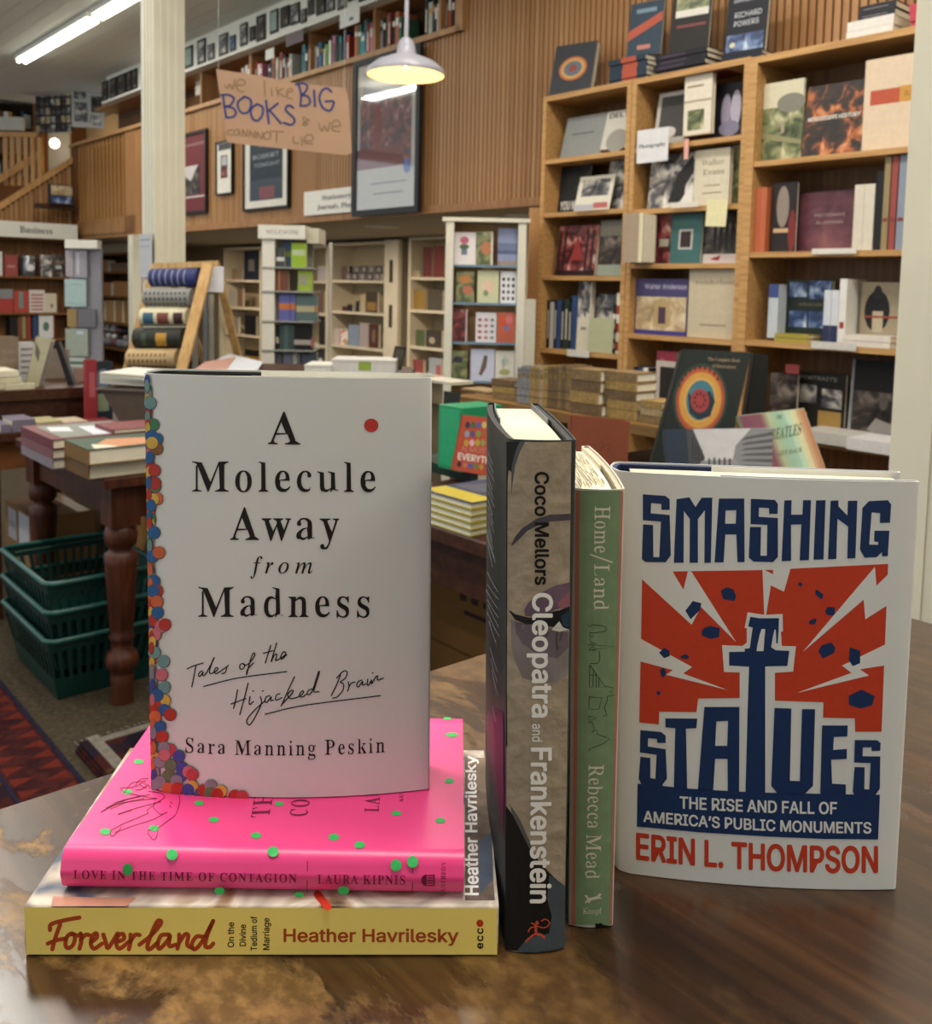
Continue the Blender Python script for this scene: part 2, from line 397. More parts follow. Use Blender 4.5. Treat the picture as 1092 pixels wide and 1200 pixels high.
# room axes: the edge seen at the left is the b-far edge? (it runs along b), the one at the right along a
rnd_slab(0, 1.25, -1.9, 0, TZ - .035, TZ, M_TABLE).build('tabletop', tb)
ap = MB(); ap.box(.06, 1.18, -.08, -.06, TZ - .16, TZ - .035, M_TABLEDK); ap.box(1.16, 1.18, -1.84, -.06, TZ - .16, TZ - .035, M_TABLEDK); ap.box(.06, .08, -1.84, -.06, TZ - .16, TZ - .035, M_TABLEDK); ap.box(.06, 1.18, -1.84, -1.82, TZ - .16, TZ - .035, M_TABLEDK); ap.build('apron', tb)
for x, y in ((.11, -.11), (1.13, -.11), (.11, -1.79), (1.13, -1.79)):
    MB().lathe([(.022, 0), (.03, .3), (.036, .6), (.04, TZ - .035)], M_TABLEDK, 12, Matrix.Translation((x, y, 0))).build('leg', tb)

# ------------------------------------------------------------------ hardcover books
M_page = ramp_mat('page_edges', [(0, 'c4bea8'), (.5, 'd8d3c0'), (1, 'ccc6b2')], (1, 900, 1), 1, .3, rough=.8, kind='wave')
M_page2 = mat('ece6d2', .8, var=.05, scale=300)
def hardcover(M, W, T, H, m_jacket, m_board, name, label, bow=0., bowb=0., m_flap=None, flap=.075, rspine=.004, head=.003, m_page=M_page, round_sp=0., rack=(0, 0), rax=0):
    """x from hinge to fore-edge, y from front (0) to back (T), z along the height; returns the thing"""
    t = thing(name, label, 'book', M)
    j = .0007; bt = .0024
    def bld(mb, nm):
        for i, (x, y, z) in enumerate(mb.v):
            if rax == 0: u = x / W; mb.v[i] = (x + z * (rack[0] + (rack[1] - rack[0]) * u), y, z)
            else: u = y / T; mb.v[i] = (x, y + z * (rack[0] + (rack[1] - rack[0]) * u), z)
        mb.build(nm, t)
    def bf(u): return -bow * (1 - (2 * u - 1) ** 2)
    def bb(u): return T + bowb * (1 - (2 * u - 1) ** 2)
    def path(off, x1):
        P = []; n = 20
        for i in range(n + 1): u = 1 - i / n; P.append((x1 * u, bf(u) + off))
        P = [p for p in P if p[0] >= rspine]
        for i in range(1, 6): t_ = i / 6 * PI / 2; P.append((rspine - math.sin(t_) * (rspine - off), (rspine) - math.cos(t_) * (rspine - off)))
        for i in range(1, 8): u = i / 8; P.append((off - round_sp * (1 - (2 * u - 1) ** 2), rspine + (T - 2 * rspine) * u))
        for i in range(5, 0, -1): t_ = i / 6 * PI / 2; P.append((rspine - math.sin(t_) * (rspine - off), T - rspine + math.cos(t_) * (rspine - off)))
        for i in range(n + 1): u = i / n; P.append((x1 * u, bb(u) - off))
        k = [p for p in P[:-(n + 1)]] + [p for p in P[-(n + 1):] if p[0] >= rspine]; return k
    main = path(j / 2, W)
    fold = lambda s, y0: [(W + .0012, y0 + s * .0012), (W + .001, y0 + s * .0032), (W - .001, y0 + s * .0044)]
    ff = [(W * (1 - i / 8) - flap * 0 if False else W - flap * i / 8, bf(1 - flap / W * i / 8) + .0046) for i in range(8, 0, -1)]
    fb = [(W - flap * i / 8, bb(1 - flap / W * i / 8) - .0046) for i in range(1, 9)]
    mb = MB(); mb.sheet(fold(1, 0)[::-1] + main + fold(-1, T), j, 0, H, m_jacket); bld(mb, 'dust_jacket')
    fl = MB(); fl.sheet(ff + fold(1, 0)[::-1][:1], j, 0, H, m_flap or m_jacket); fl.sheet(fold(-1, T)[-1:] + fb, j, 0, H, m_flap or m_jacket); bld(fl, 'jacket_flap')
    bld(MB().sheet(path(j + bt / 2 + .0001, W - .001), bt, .0004, H - .001, m_board), 'cover_board')
    pg = MB(); n = 14; e = j + bt + .0018
    pl = [(rspine + .003, bf(.05) + e)] + [((W - .004) * (i / n), bf(i / n) + e) for i in range(1, n + 1)] + [((W - .004) * (i / n), bb(i / n) - e) for i in range(n, 0, -1)] + [(rspine + .003, bb(.05) - e)]
    pg.prism(pl, head, H - head, m_page); bld(pg, 'page_block')
    return t
XY = lambda p: V((p.x, p.y, 0))
# surfaces --------------------------------------------------------
def bowed(A, B, bow, off=0, rack=(0, 0)):
    A, B = V(A), V(B); e = (B - A); W = e.length; e.normalize(); n = V((e.y, -e.x, 0))      # towards the camera
    def f(x, y, lay):
        h = 0
        for _ in range(8):
            p = onpl(x, y, A + n * (h + off + lay * .00004), n); z = p.z - A.z; u = ((p - A).dot(e) - z * rack[0]) / (W + z * (rack[1] - rack[0])); u = min(max(u, 0), 1); h = bow * (1 - (2 * u - 1) ** 2)
        return p
    return f
def flatz(z): return lambda x, y, lay: onz(x, y, z + lay * .00004)

INK = mat('16130f', .6, var=0); 
# --- "A Molecule Away from Madness" standing on the pink book
PZ = TZ + .026 + .022
A = onz(175, 926, PZ); B = onz(500, 926, PZ); e = (B - A).normalized(); ang = math.atan2(e.y, e.x); Wm = (B - A).length
M_molw = mat('dfe2de', .38, .5, var=.015, scale=8)
t = hardcover(Matrix.Translation(A + V((0, 0, .0006))) @ Matrix.Rotation(ang, 4, 'Z'), Wm, .029, .2325, M_molw, mat('17181a', .5), 'hardcover_book',
  'standing white jacketed hardcover titled A Molecule Away from Madness with confetti dots', bow=.0085, bowb=.001, m_flap=mat('d9dad2', .5), flap=.095, rspine=.006, round_sp=.002, rack=(-.0112, -.0125))
ar = Art(bowed(A, B, .0085, .00012, (-.0112, -.0125)), 10)
for b_, x0, x1, y, h in (('A', 313.8, 351.9, 520.5, 37.5), ('Molecule', 225, 440.3, 576, 35.5), ('Away', 269.6, 397.4, 632.7, 37.5), ('Madness', 232.3, 432.9, 722.8, 35)):
    ar.text('title_lettering', b_, (x0, y), (x1, y + .6), (0, -h), INK, 3, 'serif', -.13, 1.12)
ar.text('title_lettering', 'from', (293.4, 671.7), (365.8, 672), (0, -19), INK, 3, 'italic', .004, 1.35)
ar.text('author_lettering', 'Sara Manning Peskin', (217.2, 882), (451, 881.5), (0, -17.5), INK, 3, 'serif', -.15, 1.15, sag=3.6)
ar.ell('red_dot', 435, 498.4, 8.4, 7.9, mat('c23b33', .5, var=0), 3, 28)
HW = [[(40,148),(75,132),(122,118)],[(85,128),(78,170),(64,240)],[(118,158),(105,165),(98,182),(108,185),(122,165),(120,180),(132,178),(165,120),(180,88),(168,112),(155,158),(162,172),(190,158),(198,145),(188,142),(178,160),(188,172),(208,162),(252,130),(243,138),(240,155),(234,168),(218,172)],
 [(322,120),(310,130),(312,148),(325,148),(335,132),(325,120),(345,128),(372,102),(387,74),(377,70),(362,110),(345,178),(350,150),(380,118)],[(468,28),(455,70),(440,118)],[(430,68),(480,55)],[(498,15),(485,60),(470,112),(485,80),(498,72),(497,90),(492,105),(508,100),(538,80),(545,65),(532,62),(520,85),(525,98),(550,75)],
 [(125,238),(300,195),(550,162)],[(298,255),(290,300),(278,350)],[(352,222),(335,290),(310,382)],[(265,328),(300,315),(340,300)],[(362,290),(358,318),(362,330),(380,315)],[(376,262),(380,260)],[(415,290),(420,310),(415,340),(370,425),(350,430),(348,405),(385,360),(440,310)],[(426,262),(430,260)],
 [(462,285),(445,292),(438,315),(450,318),(470,290),(468,310),(482,308)],[(515,275),(500,280),(492,300),(500,308),(525,295)],[(590,188),(565,240),(522,338)],[(525,330),(580,270),(575,258),(555,280),(570,300),(612,290),(635,270),(632,260),(620,270),(615,285),(630,292),(655,275)],
 [(680,250),(662,258),(655,275),(668,278),(685,250),(712,165),(715,175),(695,240),(690,265),(715,265)],[(825,180),(805,230),(778,285)],[(805,195),(840,160),(860,165),(850,195),(825,215),(840,225),(838,255),(810,290),(785,298)],[(865,215),(868,240),(862,262)],[(868,240),(880,222),(900,215)],
 [(935,205),(918,212),(908,232),(918,240),(938,212),(938,230),(955,225)],[(965,200),(962,225),(968,232),(985,205)],[(988,170),(992,168)],[(985,205),(985,224),(1005,190),(1015,185),(1015,205),(1045,195)],[(440,380),(640,335),(1030,285)]]
for s_ in HW: ar.stroke('subtitle_lettering', s_, 1.35, INK, 3, True, (210, 750), 4.368)
CF = dict(t='6f9a98', g='3f7f55', r='b8382c', y='d8b24a', b='2a629c', n='8a5a30', o='d0683c', p='c8707c', a='8a8a94', d='3c4f9a', k='5f7a55', q='c2474c')
LA = [(35,100,'t'),(30,185,'g'),(70,188,'t'),(45,260,'t'),(85,300,'g'),(52,303,'r'),(30,320,'y'),(75,360,'b'),(105,375,'b'),(105,425,'n'),(80,395,'y'),(68,470,'b'),(60,550,'y'),(92,538,'r'),(95,620,'k'),(95,605,'r'),(40,600,'b'),(105,685,'o'),(85,690,'y'),(40,665,'r'),(75,720,'b'),(62,780,'b'),(50,830,'y'),(40,815,'r'),(90,862,'b'),(55,930,'t'),(82,985,'b'),(115,965,'o'),(60,1055,'o'),(90,1115,'b'),(105,1165,'r'),(65,1130,'o'),(55,1180,'y')]
LB = [(75,20,'t'),(60,40,'o'),(90,10,'b'),(60,90,'r'),(110,70,'o'),(60,130,'y'),(88,170,'r'),(112,128,'b'),(130,205,'p'),(152,193,'r'),(100,248,'p'),(60,260,'r'),(85,290,'y'),(95,345,'t'),(60,320,'r'),(145,392,'t'),(82,402,'y'),(55,440,'a'),(80,470,'a'),(135,465,'p'),(85,520,'r'),(60,520,'d'),(150,533,'t'),(150,605,'y'),(100,630,'r'),(112,575,'b'),(70,600,'p'),(148,655,'b'),(95,660,'r'),(180,680,'r'),(100,692,'o'),(80,735,'o'),(125,748,'b'),(90,780,'a'),(137,800,'r'),(180,870,'q'),(148,860,'a'),(90,860,'o'),(75,945,'o'),(125,935,'a'),(150,898,'p'),(228,905,'d'),(182,955,'k'),(245,970,'d'),(240,1010,'d'),(170,1010,'k'),(85,1010,'d'),(215,1040,'a'),(125,1045,'a'),(280,990,'p'),(300,1005,'q'),(85,1065,'a'),(300,1070,'y'),(170,1080,'o'),(220,1080,'r'),(278,1088,'d'),(345,1108,'b'),(360,1090,'r'),(400,1065,'a'),(455,1095,'y'),(400,1105,'k'),(435,1112,'r'),(530,1120,'r'),(570,1128,'q')]
allc = [(160 + x / 4.44, 430 + y / 4.44, c) for x, y, c in LA] + [(160 + x / 4.615, 690 + y / 4.615, c) for x, y, c in LB]
ar.build(t)
ar = Art(bowed(A, B, .0085, .00012, (-.0112, -.0125)), 4)
rc = random.Random(3)
edge = lambda y: 167.5 + (y - 440) * .0165
base = [(edge(y) + 4 + rc.random() * 3, y, rc.choice('tgrybopad')) for y in [446 + i * 5.6 for i in range(85)]]
cm = lambda c: mat(CF[c], .5, var=.1, scale=200)
edc = mat('4a3a30', .5, var=0)
for i, (x, y, c) in enumerate(base + allc):
    x = max(x, edge(y) + 4.5); rr = 7.4 if x > edge(y) + 7 else min(7.4, x - edge(y) - 1.2); lay = 1.1 + i * .1
    ymax = 926.5 + 11.5 * (1 - (2 * (x - 175) / 325 - 1) ** 2)
    y = min(y, ymax - rr * .45)
    if y > ymax - 7.4:      # trimmed by the jacket's lower edge
        pts = [(x + rr * math.cos(a_), min(y + 7.4 * math.sin(a_), ymax - .6)) for a_ in [2 * PI * k / 18 for k in range(18)]]
        ar.poly('confetti_print', pts, cm(c), lay + .06)
    else:
        ar.ell('confetti_print', x + .25, y + .3, rr, 7.6, edc, lay, 16); ar.ell('confetti_print', x, y, rr - .35, 7.2, cm(c), lay + .06, 16)
ar.build(t)

# --- pink book, lying
A = onz(72, 1047, TZ + .026); B = onz(543, 1054, TZ + .026); e = (B - A).normalized(); n_ = V((e.y, -e.x, 0)); back = -n_
Hp = (B - A).length
def lying(A, B, z0, T):      # local x -> away from camera, y -> down, z -> towards the left
    e = (B - A).normalized(); M = Matrix.Identity(4); ax = V((-e.y, e.x, 0)); az = -e; ay = az.cross(ax)
    for i, v in enumerate((ax, ay, az)):
        for k in range(3): M[k][i] = v[k]
    return Matrix.Translation(V((B.x, B.y, z0 + T))) @ M
PINK = mat('fb4a92', .36, .5, var=.01)
tp = hardcover(lying(A, B, TZ + .0262, .0217), .150, .0215, Hp, PINK, mat('c02060', .5), 'hardcover_book',
  'bright pink hardcover with green dots lying under the standing white book', flap=.07, rspine=.0075, round_sp=.0012, bow=.0)
A2 = A + n_ * .0013; B2 = B + n_ * .0013
sp = bowed(A2, B2, 0); tops = flatz(PZ + .00005)
GRN = mat('3bbf62', .5, var=0); PKI = mat('7a1440', .5, var=0)
zsp = TZ + .0405; 
def pinksurf(x, y, lay):
    # spine face, then a rounded shoulder, then the top
    r = .0075; p = sp(x, y, lay)
    zc = PZ - .0002 - r
    if p.z <= zc: return p
    # shoulder: intersect ray with a cylinder of radius r along e
    d = ray(x, y); c0 = A2 - n_ * r; c0 = V((c0.x, c0.y, zc)); o = EYE - c0; ee = e
    d_ = d - ee * d.dot(ee); o_ = o - ee * o.dot(ee); rr = r + .00025 + lay * .00004
    a_ = d_.dot(d_); b_ = 2 * d_.dot(o_); c_ = o_.dot(o_) - rr * rr; D_ = b_ * b_ - 4 * a_ * c_
    if D_ > 0:
        q = EYE + d * ((-b_ - math.sqrt(D_)) / (2 * a_)); v = q - c0
        if v.z > -.0001 and v.dot(n_) > 0: return q
    return tops(x, y, lay)
ar = Art(pinksurf)
ar.text('title_lettering', 'LOVE IN THE TIME OF CONTAGION', (86, 1029.8), (347.5, 1034.6), (0, -10), PKI, 2, 'serif', -.1, 1.12)
ar.text('author_lettering', 'LAURA KIPNIS', (372, 1035.6), (474.5, 1036.6), (0, -10.5), PKI, 2, 'serif', -.1, 1.12)
ar.stroke('rule_line', [(360.2, 1009), (359.7, 1047)], .8, PKI, 2, False); ar.stroke('rule_line', [(483.8, 1011), (483, 1048)], .8, PKI, 2, False)
ar.text('publisher_mark', 'PANTHEON', (521.5, 1050), (522.5, 1010.5), (-5.4, 0), PKI, 2, 'serif', -.1, 1.1)
lg = [(500, 1025)] + [(500 - 6.5 * math.sin(a_), 1031.6 - 7 * math.cos(a_)) for a_ in [PI * i / 10 for i in range(11)]] + [(500, 1038.5)]
ar.poly('publisher_mark', lg, PKI, 2)
for i in range(5): ar.rect('publisher_mark', 500.8, 1025.4 + i * 2.9, 507.6, 1026.9 + i * 2.9, PKI, 2)
ar.rect('publisher_mark', 508, 1024.6, 509.4, 1039, PKI, 2)
ar.text('cover_title', 'THE', (315, 957), (324, 915), (-22, 1), PKI, 2, 'serif', -.1, 1.1)
ar.text('cover_title#2', 'CONTA', (359.7, 956), (368, 905), (-20.5, 0), PKI, 2, 'serif', -.1, 1.15)
ar.text('cover_title#3', 'LAURA', (444, 951), (447, 905), (-17, 0), PKI, 2, 'serif', -.1, 1.15)
ar.text('cover_title#4', 'AUTH', (472.5, 940), (473, 920), (-5, 0), PKI, 2, 'serif', -.1, 1.1)
for x, y, rx, ry in [(162.5,892.5,5.6,2.9),(149,928,5.8,3.2),(123.5,974.5,6.5,3.8),(180.5,970.5,6.2,3.6),(233.5,941,5.6,2.9),(250.5,960.5,6,3.2),(201.5,1001.5,6.6,6.6),(149.5,1019,6,7),(300,979,6.2,3.7),(320,998,6.5,6.2),(257,1044,6,4.5),(327,942,5.2,2.7),(391,981,6.3,4),(421.5,990,6.3,4.2),(464.5,953,5.8,2.9),(516,961.5,6,3),(526.5,915,5.6,2.9),(464,1014,6.4,7),(483.5,1010,6.6,7),(402.5,1043.5,6.6,5),(350.5,1048.5,5.8,3),(524,842,4.6,1.7),(529.5,861,7.5,2.6),(501,888,3,2)]:
    ar.ell('green_dot#%d' % x, x, y, rx, ry, GRN, 1.2, 20)
CU = [[(460,130),(420,135),(390,170),(330,175),(345,195)],[(345,195),(390,205),(440,215),(500,225)],[(500,225),(400,235),(300,255),(235,290),(300,255),(350,235)],[(470,205),(390,220),(300,245)],[(520,240),(420,265),(315,300),(380,280)],[(460,190),(520,200),(535,220),(500,245),(455,280),(460,295)],[(605,205),(608,240),(590,300),(540,340),(500,370)],[(460,295),(400,320),(340,345),(285,375)],[(530,300),(480,325),(400,350),(330,375),(300,385)],[(285,375),(280,390),(290,403),(318,380),(330,360)],[(500,350),(480,370),(458,378),(465,400),(485,420),(500,405),(505,375)],[(490,240),(485,265),(500,285),(520,300),(550,290)],[(565,240),(572,250)],[(560,258),(568,268)],[(400,170),(430,150),(450,160),(430,180),(400,185)],[(420,160),(445,175),(460,160),(470,180)],[(345,200),(365,170),(385,150),(450,140)],[(260,270),(320,240),(420,215)],[(280,275),(350,245),(440,225)]]
for s_ in CU: ar.stroke('cherub_drawing', s_, .75, PKI, 2, True, (60, 880), 4.044)
ar.build(tp)

# --- yellow spined book at the bottom
A = onz(30, 1119.5, TZ); B = onz(583, 1119.5, TZ); e = (B - A).normalized(); n_ = V((e.y, -e.x, 0))
PAINT = ramp_mat('painting_print', [(.28, '4b2f1c'), (.4, 'a98d70'), (.48, 'd9d0c2'), (.56, 'b0a498'), (.64, '4c5a70'), (.75, '2f3542')], (16, 24, 18), 3, 1.4, rough=.4)
YEL = mat('ffe67c', .4, .45, var=.02)
tf = hardcover(lying(A, B, TZ + .0003, .0255), .156, .0253, (B - A).length, PAINT, mat('5a4a30', .5), 'hardcover_book',
  'yellow spined hardcover titled Foreverland at the bottom of the pile', flap=.07, rspine=.002, round_sp=.0006)
sf = bowed(A + n_ * .0007, B + n_ * .0007, .0)
ft = flatz(TZ + .0259)
ar = Art(lambda x, y, l: sf(x, y, l))
ar.poly('spine_panel', [(28, 1063.5), (582, 1064.5), (582.5, 1118.8), (31, 1118.6)], YEL, 1)
ORR = mat('b8481c', .5, var=0)
FL = [[(70,150),(75,125),(130,108),(200,95)],[(115,125),(95,180),(80,235)],[(60,210),(100,195),(140,188)],[(165,165),(145,180),(138,215),(150,230),(172,215),(180,180),(165,165),(190,175),(205,168)],[(205,165),(208,200),(200,232)],[(205,195),(225,172),(243,172)],[(250,205),(275,185),(275,165),(258,175),(250,210),(265,232),(300,210)],[(305,170),(315,200),(325,230),(350,195),(368,165)],[(360,205),(395,190),(392,168),(372,175),(362,210),(378,232),(420,200)],[(425,170),(425,205),(418,235)],[(425,200),(445,172),(465,172)],[(465,215),(520,170),(560,120),(545,110),(520,160),(500,220),(510,235),(545,205)],[(595,170),(560,175),(545,215),(555,232),(590,195),(600,172),(595,220),(625,215)],[(640,170),(640,200),(632,232)],[(640,205),(665,170),(680,175),(675,215),(695,228)],[(745,180),(715,180),(695,215),(710,235),(745,195),(790,110)],[(790,110),(765,170),(755,220),(775,225),(790,210)]]
for s_ in FL: ar.stroke('title_lettering', s_, 4.9, ORR, 2, True, (40, 1050), 3.7655)
ar.text('author_lettering', 'Heather Havrilesky', (332.8, 1103.6), (536.7, 1103.9), (0, -14.8), ORR, 2, 'sans', .022)
for b_, x, y0, y1 in (('On the', 274, 1110, 1081), ('Divine', 288, 1108.5, 1083.5), ('Tedium of', 301, 1114, 1074), ('Marriage', 315.5, 1113, 1076)):
    ar.text('subtitle_lettering', b_, (x, y0), (x, y1), (-7.2, 0), INK, 2, 'sans', .018)
ar.ell('publisher_mark', 562.3, 1082, 4.1, 4.3, mat('c8371f', .5, var=0), 2)
ar.text('publisher_mark', 'ecc', (566, 1111.5), (566, 1088), (-8.6, 0), INK, 2, 'sans', .03, 1.15)
ar.build(tf)
ar = Art(ft)
WHT = mat('ffffff', .5, var=0)
ar.poly('cover_picture', [(545, 888), (569, 888), (577, 1020), (580, 1055), (545, 1055)], mat('6a5a50', .5, var=.5, scale=90), .5)
ar.text('cover_lettering', 'Heather Havrilesky', (560.4, 1048.5), (557.2, 886), (-15.8, 0), WHT, 2, 'sans', .03, up2=(-11.5, 0))
ar.stroke('cover_title', [(372, 1048), (384, 1062.5)], 9, mat('c8371f', .5, var=0), 2, False)
ar.poly('cover_picture', [(120, 1052), (160, 1052), (148, 1062), (60, 1062), (62, 1050)], mat('b88470', .5, var=.2), 1)
ar.poly('cover_picture#2', [(545.5, 888), (569, 888), (571, 930), (547, 922)], mat('8d7a68', .5, var=.25), 1)
ar.poly('cover_picture#3', [(561, 985), (576, 975), (578, 1030), (562, 1048)], mat('4d5a70', .5, var=.3), 1)
ar.build(tf)

# --- "Cleopatra and Frankenstein", standing, spine to the camera
def standing_spine(A, B, H, W, **k):     # A, B: spine base left and right (world); local x -> away, y -> left, so the front cover is on the right
    e = (B - A).normalized(); ang = math.atan2(e.y, e.x) + PI / 2
    return hardcover(Matrix.Translation(B + V((0, 0, .0004))) @ Matrix.Rotation(ang, 4, 'Z'), W, (B - A).length, H, **k)
A = onz(592.5, 1114.5, TZ); B = onz(661, 1109.5, TZ); B.y = A.y + .0016; e = (B - A).normalized(); n_ = V((e.y, -e.x, 0)); Hc = .2585
PLAS = mat('a3957f', .7, .3, var=.14, scale=90, bump=.9)
CHAR = mat('343a3a', .45, var=.08)
tc_ = standing_spine(A, B, Hc, .141, m_jacket=CHAR, m_board=mat('2c2f31', .5), name='hardcover_book', label='tallest hardcover standing spine out, painted eye on its plaster coloured spine', m_flap=mat('6c7274', .5), flap=.07, rspine=.002, round_sp=.0022, bow=.001, bowb=.003, rax=1, rack=(.008, .019))
s1 = bowed(A, B, .0024, .00012, (-.019, -.008))
ar = Art(s1, 8)
top = lambda x: 516.5 + (x - 594) / 76 * .5 + 1.3 * (1 - ((x - 632) / 38) ** 2)
SPL = [(594.5, 517)] + [(x, top(x)) for x in (610, 625, 640, 655)] + [(669.5, 517)]
ar.poly('spine_picture', SPL + [(666, 800), (660.8, 1108.5), (650, 1111.5), (628, 1115.5), (605, 1115.5), (593, 1113)], PLAS, 1)
Zp = lambda o, s, pts: [(o[0] + x / s, o[1] + y / s) for x, y in pts]
DK = mat('1c1e20', .5, var=.1); GR = mat('55575a', .55, var=.2, scale=60)
ar.poly('spine_picture', Zp((480, 380), 3.64, [(413,500),(470,500),(452,540),(436,600),(427,700),(422,900),(420,1200),(420,1800),(410,1800)]), DK, 2)
ar.poly('spine_picture', Zp((480, 380), 3.64, [(470,500),(492,500),(470,545),(450,600),(436,700),(428,820),(424,900),(422,900),(427,700),(436,600),(452,540)]), GR, 2)
ar.poly('spine_picture', Zp((480, 380), 3.64, [(430,950),(450,905),(480,870),(540,830),(600,812),(690,808),(690,835),(600,842),(560,852),(500,882),(470,915)]), mat('4c4650', .6, var=.25), 2)
ar.poly('spine_picture', Zp((560, 620), 4.617, [(158,480),(250,520),(400,530),(496,550),(488,790),(420,830),(330,835),(240,805),(195,700),(170,600)]), mat('857c7a', .6, var=.2, scale=60), 2)
ar.poly('spine_picture', Zp((560, 620), 4.617, [(200,500),(330,530),(493,560),(490,640),(430,700),(330,680),(240,620),(205,560)]), mat('6a5d66', .6, var=.2, scale=60), 2.3)
ar.poly('spine_picture', Zp((560, 620), 4.617, [(250,440),(270,400),(330,350),(420,305),(498,288),(498,430),(440,430),(380,450),(300,475),(255,470)]), mat('6b5768', .6, var=.2, scale=60), 2.6)
ar.poly('spine_picture', Zp((560, 620), 4.617, [(430,400),(498,335),(498,415),(445,430)]), mat('96606a', .6, var=.1), 2.8)
ar.poly('spine_picture', Zp((560, 620), 4.617, [(158,428),(200,460),(280,480),(380,450),(440,440),(495,420),(495,540),(440,535),(410,530),(330,520),(260,515),(200,490)]), mat('17191f', .5, var=0), 3)
ar.poly('spine_picture', Zp((560, 620), 4.617, [(398,545),(440,498),(458,530),(492,545),(440,556)]), mat('cfcdc4', .6, var=0), 3.2)
ar.poly('spine_picture', Zp((560, 620), 4.617, [(450,470),(494,440),(494,530),(462,525)]), mat('223c50', .5, var=0), 3.1)
for s_ in ([(430,560),(425,600),(432,650)], [(455,560),(445,600)], [(380,560),(365,590)]): ar.stroke('spine_picture', s_, 1.6, mat('4a3c48', .6, var=0), 3, True, (560, 620), 4.617)
ar.poly('spine_picture', Zp((560, 860), 4.444, [(143,370),(180,420),(250,560),(330,680),(400,750),(455,800),(450,1108),(400,1125),(300,1138),(143,1125)]), mat('101214', .5, var=0), 2)
ar.poly('spine_picture', Zp((560, 860), 4.444, [(455,795),(450,1108),(400,1125),(300,1138),(200,1133),(260,1060),(370,1040),(385,950),(360,860),(372,735),(400,750)]), mat('48545a', .6, var=.15, scale=60), 2.5)
ar.poly('spine_picture', Zp((560, 860), 4.444, [(150,350),(165,365),(215,440),(270,560),(290,640),(250,560),(185,430)]), mat('5c5a58', .6, var=.1), 2.6)
RUN = mat('c8533c', .5, var=0)
for s_, w_ in (([(250,1080),(285,1050),(305,1040)], 2.4), ([(345,1060),(325,1045),(305,1040),(300,1000)], 3), ([(300,1005),(275,1010),(262,1030)], 1.6), ([(305,1000),(340,1010),(365,1000),(372,980),(350,965),(330,975)], 1.3), ([(280,985),(300,995)], 1.5)): ar.stroke('publisher_mark', s_, w_, RUN, 4, True, (560, 860), 4.444)
ar.ell('publisher_mark', 560 + 308 / 4.444, 860 + 984 / 4.444, 2, 2.3, RUN, 4)
BLK = mat('0c0c0c', .5, var=0); WH2 = mat('f4f3ee', .5, var=0)
ar.text('author_lettering', 'Coco Mellors', (627, 553.6), (627.2, 685), (15.6, 0), BLK, 5, 'sans', .028)
ar.text('title_lettering', 'Cleopatra', (624.4, 695.8), (624, 840), (22.5, 0), WH2, 5, 'sans', .03)
ar.text('title_lettering', 'and', (623.8, 848.5), (623.6, 869), (11.5, 0), WH2, 5, 'sans', .01)
ar.text('title_lettering', 'Frankenstein', (622.8, 877), (621.6, 1057.6), (23, 0), WH2, 5, 'sans', .03)
ar.build(tc_)
# back cover blurb, on the left face
Lp = A + V((0, 0, 0)); bk = (A - B).normalized()       # outward normal of the left face
def leftface(x, y, lay):
    h = .0
    P0 = A; d_ax = V((-e.y, e.x, 0))
    for _ in range(8):
        p = onpl(x, y, P0 + bk * (h + .0003 + lay * .00004), bk); u = min(max((p - P0).dot(d_ax) / .141, 0), 1); h = .003 * (1 - (2 * u - 1) ** 2) + .019 * (p.z - TZ)
    uu = (p - P0).dot(d_ax) / .141
    if uu > .95: p = p - d_ax * ((uu - .95) * .141 * .97)      # keep the blurb on the board
    return p
ar = Art(leftface, 3)
LTX = mat('8d9494', .6, var=0)
for i in range(13):
    y0 = 530 + i * 9; ar.stroke('blurb_lettering', [(571.5, y0), (577 + (i % 3), y0 + 14 + i)], .8, LTX, 2, False)
for i, (x0, y0, x1, y1) in enumerate([(40,20,75,120),(45,0,92,180),(50,230,108,340),(52,300,110,380),(45,330,108,430),(50,380,112,480),(55,410,112,530),(50,450,115,580),(60,500,98,615),(65,640,105,770),(70,700,105,830),(75,760,108,900),(78,960,96,1040)]):
    ar.stroke('blurb_lettering', [(560 + x0 / 4.617, 620 + y0 / 4.617), (560 + (x0 * .45 + x1 * .55) / 4.617, 620 + (y0 * .4 + y1 * .6) / 4.617), (560 + x1 / 4.617, 620 + y1 / 4.617)], .8, LTX, 2, True)
ar.poly('cover_picture', [(577, 828), (589.5, 835), (590.5, 935), (589, 985), (580, 900)], mat('4a1f3c', .5, var=.2), 1)
ar.build(tc_)

# --- "Home/Land"
A = onz(666.2, 1085, TZ); B = onz(718, 1084, TZ); B.y = A.y + .0002; e = (B - A).normalized()
th = standing_spine(A, B, .2312, .128, m_jacket=mat('d7cfc4', .45), m_board=mat('c4bda4', .5), name='hardcover_book', label='slimmer green spined hardcover titled Home/Land standing spine out', m_flap=mat('e6dfc8', .6), flap=.065, rspine=.002, round_sp=.0016, bow=.002, bowb=.001, m_page=M_page2, rax=1, rack=(.009, .0216))
